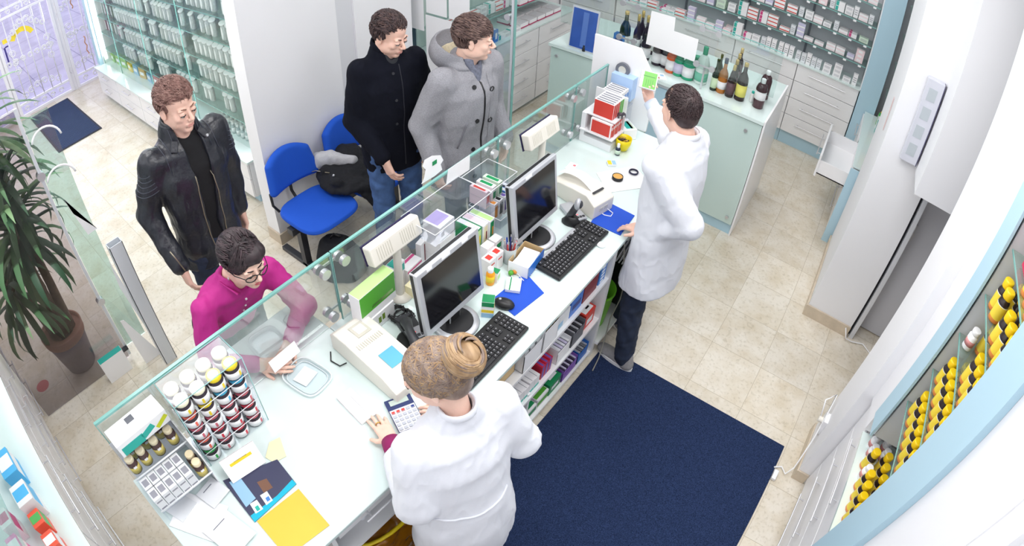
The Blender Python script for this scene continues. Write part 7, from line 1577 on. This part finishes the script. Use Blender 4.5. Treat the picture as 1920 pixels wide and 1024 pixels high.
    b.tube([Lh(0.108, -0.008, 0.002), Lh(0.111, 0, 0.004), Lh(0.108, 0.008, 0.002)], 0.002, BLACK, seg=6); b.build('glasses', p.root)
    MB(CHROME).tube([Lh(0.0, -0.083, -0.040), Lh(0.002, -0.087, -0.048), Lh(0.0, -0.083, -0.056)], 0.003, seg=6).build('earring', p.root)
    hp = (p.L((-1.50, 0.70, 1.03)))
    o = MB(PAPER).box((0, 0, 0), (0.004, 0.15, 0.055), bev=0.001).build('prescription_card', loc=(-1.495, 0.70, 1.045)); o.rotation_euler = (0, -0.5, 0.05)
    tag(o, 'white card held in both hands of the woman in magenta', 'card')
person_magenta()
# --- 3 man in the black wool coat
def person_black():
    p = Person('dark-haired man in a black wool coat and blue jeans, hand in pocket', (-2.370, 2.250), -0.38)
    p.root.scale = (1.03,)*3
    J = std(p, sw=0.165); J['eR'] = A(-0.02, -0.222, 1.165); J['eL'] = A(-0.04, 0.245, 1.18); J['wL'] = A(0.08, 0.22, 0.96); J['wR'] = A(0.165, -0.125, 0.945)
    p.hd((0.050, 0.0, 1.67), 0.08, 0.28)
    skin_body(p, J, {'L': (A(0.2, -0.1, -1), A(0.2, 1, 0.1)), 'R': (A(0.35, 0.25, -1), A(0.3, -1, 0.1))}, SKIN)
    F = Field((-0.32, -0.42, 0.76), (0.32, 0.42, 1.64), 0.0055)
    F.loft(torso(J, [(0.80, 0.132, 0.190), (0.92, 0.132, 0.188), (1.05, 0.130, 0.182), (1.22, 0.138, 0.192), (1.36, 0.138, 0.196), (1.46, 0.112, 0.180), (1.54, 0.084, 0.108), (1.605, 0.072, 0.082)]), 0.02)
    for q in 'LR': sleeve(F, J, q, (0.078, 0.066, 0.052), 0.03, endcut=0.03)
    F.loft([(1.50, 0.004, 0, 0.058, 0.062, 0), (1.70, 0.004, 0, 0.066, 0.068, 0)], 0.006, sub=True)
    F.ell((0.085, 0, 1.58), (0.04, 0.03, 0.07), k=0.01, sub=True)
    j = fmesh('coat', F, WOOLB, p.root, folds=0.0065, fscale=26, seed=15, an=(1, 1, 0.7))
    b = MB(WOOLB); b.tube([(-0.004+0.080*math.cos(a), 0.082*math.sin(a), 1.606-0.014*math.cos(a)) for a in np.linspace(0.55, 2*PI-0.55, 20)], 0.009, seg=8, flat=2.8); b.build('collar', p.root)
    pts = on_front(j, [(0.03, z) for z in np.linspace(0.84, 1.50, 16)], 0.001)
    if len(pts) > 3: MB(mat('coat_piping', (34, 36, 46), 0.7)).tube(pts, 0.003, seg=6).build('placket_edge', p.root)
    buttons(p, [(h[0], h[1]) for h in (surf(j, (1.0, -0.015, z), (-1, 0, 0)) for z in (1.46, 1.30, 1.14)) if h], DARK, r=0.008)
    F = Field((-0.1, -0.12, 1.42), (0.16, 0.12, 1.62), 0.005); F.cone((0.025, 0, 1.44), (0.02, 0, 1.565), 0.066, 0.060, 0.01); F.ell((0.075, 0, 1.60), (0.05, 0.03, 0.07), k=0.01, sub=True); F.loft([(1.53, 0.01, 0, 0.052, 0.052, 0), (1.7, 0.01, 0, 0.056, 0.056, 0)], 0.005, sub=True)
    fmesh('shirt', F, mat('charcoal_shirt', (40, 42, 48), 0.8), p.root)
    cuff(p, J, 'R', 0.040, PAPER, name='shirt_cuff', ln=0.03)
    legs(p, J, JEANB, r=(0.092, 0.070, 0.055), folds=0.005, shoe=mat('shoe_brown', (92, 70, 54), 0.5), sole=DARK)
    short_hair(p, HD, HM, 31, ln=0.042, n=2000, flow=lambda x, y, z: ((-0.4 if x > 0.04 else 0.6), 0.3*math.sin(30*x+50*y), 0.35) if z > 0.055 else (0.1, 0, -1), front=0.058, lift=0.010, wd=0.005)
    face_bits(p.root, p.hc, p.hR, p.hs, (60, 44, 40))
person_black()
# --- 4 man in the grey duffel coat
def person_grey():
    p = Person('brown-haired man in a grey hooded duffel coat looking towards the pharmacist', (-1.965, 2.475), -0.12)
    p.root.scale = (1.03,)*3
    J = std(p, sw=0.18); J['eR'] = A(-0.09, -0.26, 1.17); J['eL'] = A(-0.04, 0.26, 1.18); J['wL'] = A(0.08, 0.25, 0.95); J['wR'] = A(0.02, -0.255, 0.92)
    p.hd((0.055, 0.0, 1.672), 0.58, 0.10)
    skin_body(p, J, {'L': (A(0.2, -0.1, -1), A(0.2, 1, 0.1)), 'R': (A(0.2, 0.1, -1), A(0.1, -1, 0.1))}, SKIN2)
    F = Field((-0.32, -0.44, 0.66), (0.34, 0.44, 1.64), 0.0055)
    F.loft(torso(J, [(0.70, 0.155, 0.215), (0.80, 0.150, 0.208), (0.95, 0.142, 0.196), (1.05, 0.138, 0.190), (1.22, 0.146, 0.198), (1.36, 0.144, 0.200), (1.46, 0.110, 0.180), (1.53, 0.082, 0.100), (1.58, 0.074, 0.086)]), 0.02)
    for q in 'LR': sleeve(F, J, q, (0.082, 0.070, 0.058), 0.03, endcut=0.01)
    F.loft([(1.46, 0.03, 0, 0.060, 0.058, 0), (1.70, 0.02, 0, 0.078, 0.070, 0)], 0.006, sub=True); F.ell((0.13, 0, 1.52), (0.06, 0.04, 0.10), k=0.01, sub=True)
    j = fmesh('coat', F, WOOLG, p.root, folds=0.0065, fscale=24, seed=25, an=(1, 1, 0.7))
    F = Field((-0.30, -0.22, 1.38), (0.16, 0.22, 1.74), 0.005)
    F.ell((-0.090, 0, 1.575), (0.140, 0.152, 0.125), Ry(-0.35), 0.01); F.ell((0.0, 0, 1.52), (0.10, 0.115, 0.045), None, 0.03)
    F.ell((-0.055, 0, 1.640), (0.120, 0.128, 0.125), Ry(-0.35), 0.01, True); F.ell((0.09, 0, 1.60), (0.10, 0.075, 0.12), None, 0.01, True)
    hd_ = fmesh('hood', F, WOOLG, p.root, folds=0.004, fscale=30, seed=2)
    F = Field((-0.24, -0.18, 1.42), (0.12, 0.18, 1.66), 0.005); F.ell((-0.062, 0, 1.560), (0.104, 0.116, 0.075), Ry(-0.35), 0.01); F.ell((-0.045, 0, 1.620), (0.100, 0.108, 0.095), Ry(-0.35), 0.01, True); F.ell((0.09, 0, 1.60), (0.10, 0.06, 0.12), None, 0.01, True)
    fmesh('hood_lining', F, mat('cream_fleece', (226, 214, 186), 0.95, noise=0.1, nscale=90, bump=0.3, bscale=120), hd_, folds=0.002, fscale=120)
    mk_ = mat('coat_black_trim', (24, 24, 28), 0.5)
    for y, m_, r in ((0.0, mk_, 0.006), (0.055, WOOLG, 0.005)):
        pts = on_front(j, [(y, z) for z in np.linspace(0.74, 1.47, 18)], 0.001)
        if len(pts) > 3: MB(m_).tube(pts, r, seg=6).build('zip' if y == 0 else 'placket_edge', p.root)
    hits = [h for h in (surf(j, (1.0, -0.055, z), (-1, 0, 0)) for z in (1.42, 1.22, 1.02, 0.84)) if h]
    buttons(p, [(h[0], h[1]) for h in hits], mk_, r=0.013)
    for z in (1.38, 1.18, 0.98):
        h = surf(j, (1.0, 0.06, z), (-1, 0, 0))
        if h: q0 = h[0]+h[1]*0.005; MB(mk_).tube([q0+Vector((0, 0.014*math.cos(a), 0.026*math.sin(a)*0.5)) for a in np.linspace(0, 2*PI, 12)[:-1]], 0.0035, seg=6, closed=True).build('toggle_loop', p.root)
    for sy in (-1,):
        pts = [h[0]+h[1]*0.002 for h in (surf(j, (1.0, -0.115-0.03*t, 1.22-0.17*t), (-1, 0, 0)) for t in np.linspace(0, 1, 8)) if h]
        if len(pts) > 3: MB(mat('grey_wool_dark', (120, 120, 128), 0.95)).tube(pts, 0.005, seg=6).build('pocket_welt', p.root)
    pts = [h[0]+h[1]*0.001 for h in (surf(j, (0.6*math.cos(a), 0.6*math.sin(a), 0.93), (-math.cos(a), -math.sin(a), 0)) for a in np.linspace(-1.9, 1.9, 30)) if h]
    if len(pts) > 3: MB(mat('grey_wool_dark', (120, 120, 128), 0.95)).tube(pts, 0.003, seg=5).build('waist_seam', j)
    F = Field((-0.12, -0.12, 1.40), (0.18, 0.12, 1.62), 0.005); F.cone((0.035, 0, 1.42), (0.03, 0, 1.55), 0.070, 0.060, 0.01); F.loft([(1.52, 0.02, 0, 0.050, 0.052, 0), (1.7, 0.02, 0, 0.056, 0.056, 0)], 0.005, sub=True); F.ell((0.095, 0, 1.58), (0.05, 0.025, 0.08), k=0.01, sub=True)
    fmesh('shirt', F, mat('checked_shirt_grey', (112, 116, 132), 0.8, noise=0.3, nscale=60), p.root)
    legs(p, J, JEAN, shoe=mat('shoe_brown', (92, 70, 54), 0.5), sole=DARK)
    short_hair(p, HM, hair_mat('hair_brown_light', (98, 76, 70), (134, 110, 102)), 41, ln=0.05, n=1500, flow=lambda x, y, z: (0.9, 0.25*math.sin(25*x+20*y), -0.1) if z > 0.03 else (0.25, 0, -1), front=0.056, lift=0.010, wd=0.0055)
    face_bits(p.root, p.hc, p.hR, p.hs, (84, 62, 54))
person_grey()
# --- 5 pharmacist, man
def coat_details(p, j): pass
def person_ph_man():
    p = Person('pharmacist man in a white lab coat holding up a green box', (-0.665, 2.52), 2.86)
    L = p.L
    J = std(p, dz=0.02); J['sL'] = A(0.0, 0.178, 1.475); J['sR'] = A(0.03, -0.175, 1.485)
    J['eL'] = L((-0.50, 2.39, 1.20)); J['wL'] = L((-0.725, 2.395, 1.035)); J['eR'] = L((-0.84, 2.90, 1.31)); J['wR'] = L((-1.035, 2.975, 1.455))
    p.hd(L((-0.715, 2.530, 1.695)), 2.62, 0.05)
    skin_body(p, J, {'L': (p.D((-0.95, 0.30, -0.28)), p.D((-0.25, 0.0, 1)), dict(curl=(0.35, 0.35, 0.4, 0.45), spread=0.10)),
                     'R': (p.D((-0.30, -0.10, 0.95)), p.D((-0.85, 0.55, -0.25)), dict(curl=(0.75, 0.8, 0.8, 0.85), spread=0.05, thumb=(0.8, 0.55, -0.5)))}, SKIN)
    F = Field((-0.36, -0.46, 0.58), (0.46, 0.50, 1.66), 0.0055)
    F.loft(torso(J, [(0.66, 0.150, 0.215), (0.80, 0.135, 0.205), (0.95, 0.122, 0.196), (1.08, 0.132, 0.182), (1.24, 0.134, 0.188), (1.38, 0.134, 0.194), (1.48, 0.112, 0.182), (1.555, 0.084, 0.110), (1.61, 0.066, 0.078)]), 0.02)
    for q in 'LR': sleeve(F, J, q, (0.080, 0.072, 0.056), 0.03, endcut=0.085)
    F.loft([(1.52, 0.0, 0, 0.056, 0.060, 0), (1.70, 0.0, 0, 0.060, 0.064, 0)], 0.006, sub=True)
    j = fmesh('lab_coat', F, COATW, p.root, folds=0.0085, fscale=20, seed=33, an=(1, 1, 0.6))
    CUFB = mat('shirt_pale_blue', (214, 226, 244), 0.7)
    for q in 'LR': cuff(p, J, q, 0.041, CUFB, name='shirt_cuff', ln=0.075)
    b = MB(COATW); b.tube([(-0.006+0.068*math.cos(a), 0.070*math.sin(a), 1.605-0.008*math.cos(a)) for a in np.linspace(0.7, 2*PI-0.7, 20)], 0.006, seg=8, flat=2.8); b.build('collar', p.root)
    buttons(p, [(h[0], h[1]) for h in (surf(j, (1.0, 0.02, z), (-1, 0, 0)) for z in (1.50, 1.40, 1.28, 1.14, 1.0)) if h], mat('button_white', (226, 226, 232), 0.4), r=0.008)
    for q, xy in (('L', (-0.62, 2.385)), ('R', (-0.80, 2.66))):
        a = L((xy[0], xy[1], 0.09)); J['a'+q] = a; h_ = J['h'+q]; J['k'+q] = A((a[0]+h_[0])/2+0.02, (a[1]+h_[1])/2, 0.50)
    J['fL'] = 0.12; J['fR'] = -0.15
    legs(p, J, JEAN, r=(0.090, 0.072, 0.058), folds=0.006, shoe=mat('grey_canvas', (150, 148, 150), 0.9, noise=0.08, nscale=60), sole=PAPER)
    short_hair(p, HS, HD, 51, ln=0.020, n=2000, flow=lambda x, y, z: (0.5-x*6, -y*3, -0.4) if x > -0.08 else (0.0, 0, -1), front=0.056, lift=0.0035, wd=0.005)
    face_bits(p.root, p.hc, p.hR, p.hs, (50, 38, 36))
    o = thing('medicine_box', 'small green and white box held up in the raised hand of the pharmacist man', 'box', (-1.045, 2.925, 1.598))
    GBX = mat('box_leaf_green', (112, 182, 84), 0.4)
    q = MB(PAPER, GBX, mat('box_dark_green', (70, 140, 60), 0.4)); q.box((0, 0, 0), (0.095, 0.030, 0.098)).box((0.006, -0.0155, 0), (0.074, 0.001, 0.092), GBX).box((0.0, -0.0162, 0.02), (0.07, 0.0006, 0.004), MATS['box_dark_green'])
    for k in range(4): q.box((-0.012+0.012*k, -0.0162, -0.015), (0.002, 0.0006, 0.04), MATS['box_dark_green'])
    b = q.build('carton', o); o.rotation_euler = Euler((-0.62, 0.10, 0.42))
person_ph_man()
# --- 6 pharmacist, woman
def person_ph_woman():
    p = Person('pharmacist woman with an ash-blonde bun and white lab coat using a calculator', (-0.60, 0.76), 2.72)
    L = p.L
    J = dict(pelvis=A(-0.03, 0, 0.90), chest=L((-0.62, 0.775, 1.17)), neck=L((-0.655, 0.80, 1.375)), sL=L((-0.695, 0.635, 1.300)), sR=L((-0.60, 0.945, 1.305)),
             eL=L((-0.635, 0.565, 1.07)), eR=L((-0.515, 1.00, 1.10)), wL=L((-0.905, 0.725, 0.995)), wR=L((-0.805, 0.955, 1.01)),
             hL=A(-0.02, 0.09, 0.88), hR=A(-0.02, -0.09, 0.88), kL=A(-0.02, 0.1, 0.47), kR=A(-0.02, -0.1, 0.47), aL=A(-0.05, 0.1, 0.09), aR=A(-0.05, -0.1, 0.09))
    p.hd(L((-0.735, 0.805, 1.495)), 3.62, 0.34, sc=1.0)
    skin_body(p, J, {'L': (p.D((-0.93, 0.34, -0.10)), p.D((-0.1, 0, 1)), dict(curl=(0.16, 0.14, 0.16, 0.2), spread=0.10)),
                     'R': (p.D((-0.9, -0.20, -0.15)), p.D((-0.1, 0.1, 1)), dict(curl=(0.4, 0.3, 0.35, 0.4), spread=0.10))}, SKIN2, fem=True)
    F = Field((-0.34, -0.44, 0.42), (0.42, 0.44, 1.48), 0.0055)
    F.loft(torso(J, [(0.50, 0.150, 0.205), (0.65, 0.150, 0.205), (0.80, 0.148, 0.200), (0.95, 0.135, 0.180), (1.08, 0.126, 0.172), (1.20, 0.128, 0.180), (1.30, 0.106, 0.166), (1.37, 0.072, 0.096), (1.42, 0.056, 0.066)]), 0.02)
    sleeve(F, J, 'L', (0.074, 0.068, 0.052), 0.03, endcut=0.10); sleeve(F, J, 'R', (0.074, 0.068, 0.055), 0.03, endcut=0.05)
    n = J['neck']; F.loft([(1.36, n[0], n[1], 0.046, 0.050, 0), (1.55, n[0], n[1], 0.05, 0.055, 0)], 0.006, sub=True)
    j = fmesh('lab_coat', F, COATW, p.root, folds=0.0085, fscale=21, seed=43, an=(1, 1, 0.7))
    b = MB(COATW); b.tube([n+A(-0.004+0.056*math.cos(a), 0.060*math.sin(a), 0.042-0.008*math.cos(a)) for a in np.linspace(0.6, 2*PI-0.6, 20)], 0.006, seg=8, flat=2.6); b.build('collar', p.root)
    cuff(p, J, 'L', 0.040, mat('plum_knit', (142, 26, 92), 0.85, bump=0.15, bscale=200), name='jumper_cuff', ln=0.07, off=0.012)
    cuff(p, J, 'R', 0.036, MATS['plum_knit'], name='jumper_cuff', ln=0.05)
    w = J['wL']; d = (w-J['eL'])/np.linalg.norm(w-J['eL'])
    wl = atz(752, 845, 1.02); MB(mat('pen_clip_blue', (40, 80, 190), 0.3)).sph(L((wl.x, wl.y, 1.045)), 0.008, seg=8).build('wrist_clip', p.root)
    # ring on the left hand
    r0 = w+p.D((-0.93, 0.34, -0.1))/1.0*0.107+p.D((0.34, 0.93, 0))*(-0.008)
    b = MB(mat('gold', (220, 180, 90), 0.25, metal=1.0))
    b.tube([r0+p.D((0.3*0, 0, 0))+ (np.array([0, 0, 1])*math.cos(a)+p.D((-0.34, -0.93, 0))*math.sin(a))*0.0100 for a in np.linspace(0, 2*PI, 13)[:-1]], 0.0022, seg=6, closed=True); b.build('ring', p.root)
    pts = [h[0]+h[1]*0.001 for h in (surf(j, (-0.6*math.cos(a), 0.6*math.sin(a), 0.98+0.03*abs(a)), (math.cos(a), -math.sin(a), 0)) for a in np.linspace(-1.0, 1.0, 20)) if h]
    if len(pts) > 3: MB(COATW).tube(pts, 0.005, seg=6).build('waist_seam', j)
    legs(p, J, mat('dark_trousers', (40, 40, 48), 0.8), r=(0.085, 0.062, 0.05), shoe=BLACK, sole=BLACK)
    c, R, s = p.hc, p.hR, p.hs; Lh = lambda x, y, z: c+R@(A(x, y, z)*s)
    F = Field(c-0.2, c+0.2, 0.0034)
    F.ell(Lh(-0.020, 0, 0.046), A(0.100, 0.084, 0.092)*s, R, 0.01); F.ell(Lh(-0.050, 0, -0.02), A(0.058, 0.066, 0.055)*s, R, 0.03)
    F.ell(Lh(0.104, 0, -0.02), A(0.075, 0.105, 0.078)*s, R, 0.010, True); F.ell(Lh(-0.02, 0, -0.11), A(0.12, 0.12, 0.048)*s, R, 0.01, True)
    for y in (-1, 1): F.ell(Lh(0.018, y*0.085, -0.04), A(0.035, 0.03, 0.050)*s, R, 0.008, True)
    h = fmesh('hair', F, HG2, p.root, folds=0.0006, fscale=120, seed=4)
    bc = A(-0.100, 0.0, 0.080)
    reg = lambda x, y, z: z > -0.05 and (x < 0.03 or z > 0.055) and ((x-bc[0])**2+y*y+(z-bc[2])**2 > 0.0022)
    locks('hair_locks', HG2, h, c, R, s, reg, lambda x, y, z: (bc[0]-x, bc[1]-y, bc[2]-z), 1900, 0.10, 0.0052, 0.003, 6, rad=(0.103, 0.087, 0.095), m2=HG)
    # bun: coiled strands wound round a soft knot
    b = MB(HG, HG2); rdm = random.Random(5); ax = R@A(-0.80, 0, 0.60); ax /= np.linalg.norm(ax); u = R@A(0, 1, 0); v = np.cross(ax, u); cc = Lh(-0.118, 0.0, 0.092)
    b.sph(cc-ax*0.004, 0.052*s, HG, sc=(1, 1, 0.8), seg=20)
    for k in range(230):
        a0 = rdm.uniform(0, 2*PI); tl = rdm.uniform(0.7, 1.3); pts = []
        th = rdm.uniform(-1.2, 1.25)
        for q in range(8):
            t = q/7; a = a0+t*1.5; e = th+0.5*t; rr = 0.036+0.030*math.cos(e)
            pts.append(cc+(u*math.cos(a)+v*math.sin(a))*rr*s+ax*(0.036*math.sin(e)*s))
        b.tube(pts, 0.004, HG if k % 4 else HG2, seg=5, radii=[0.0015, 0.003, 0.004, 0.0045, 0.0045, 0.004, 0.003, 0.001])
    b.build('bun', h)
    face_bits(p.root, c, R, s, (120, 96, 80), lips=(196, 110, 112))
person_ph_woman()
# a thing made of a single mesh needs no empty above it
for r in [o for o in COL.objects if o.type == 'EMPTY' and o.parent is None]:
    ch = list(r.children)
    if len(ch) != 1: continue
    c = ch[0]; nm = r.name
    for k in ('label', 'category', 'group'):
        if k in r: c[k] = r[k]
    m = r.matrix_basis @ c.matrix_basis; c.parent = None; c.matrix_basis = m
    bpy.data.objects.remove(r); c.name = nm
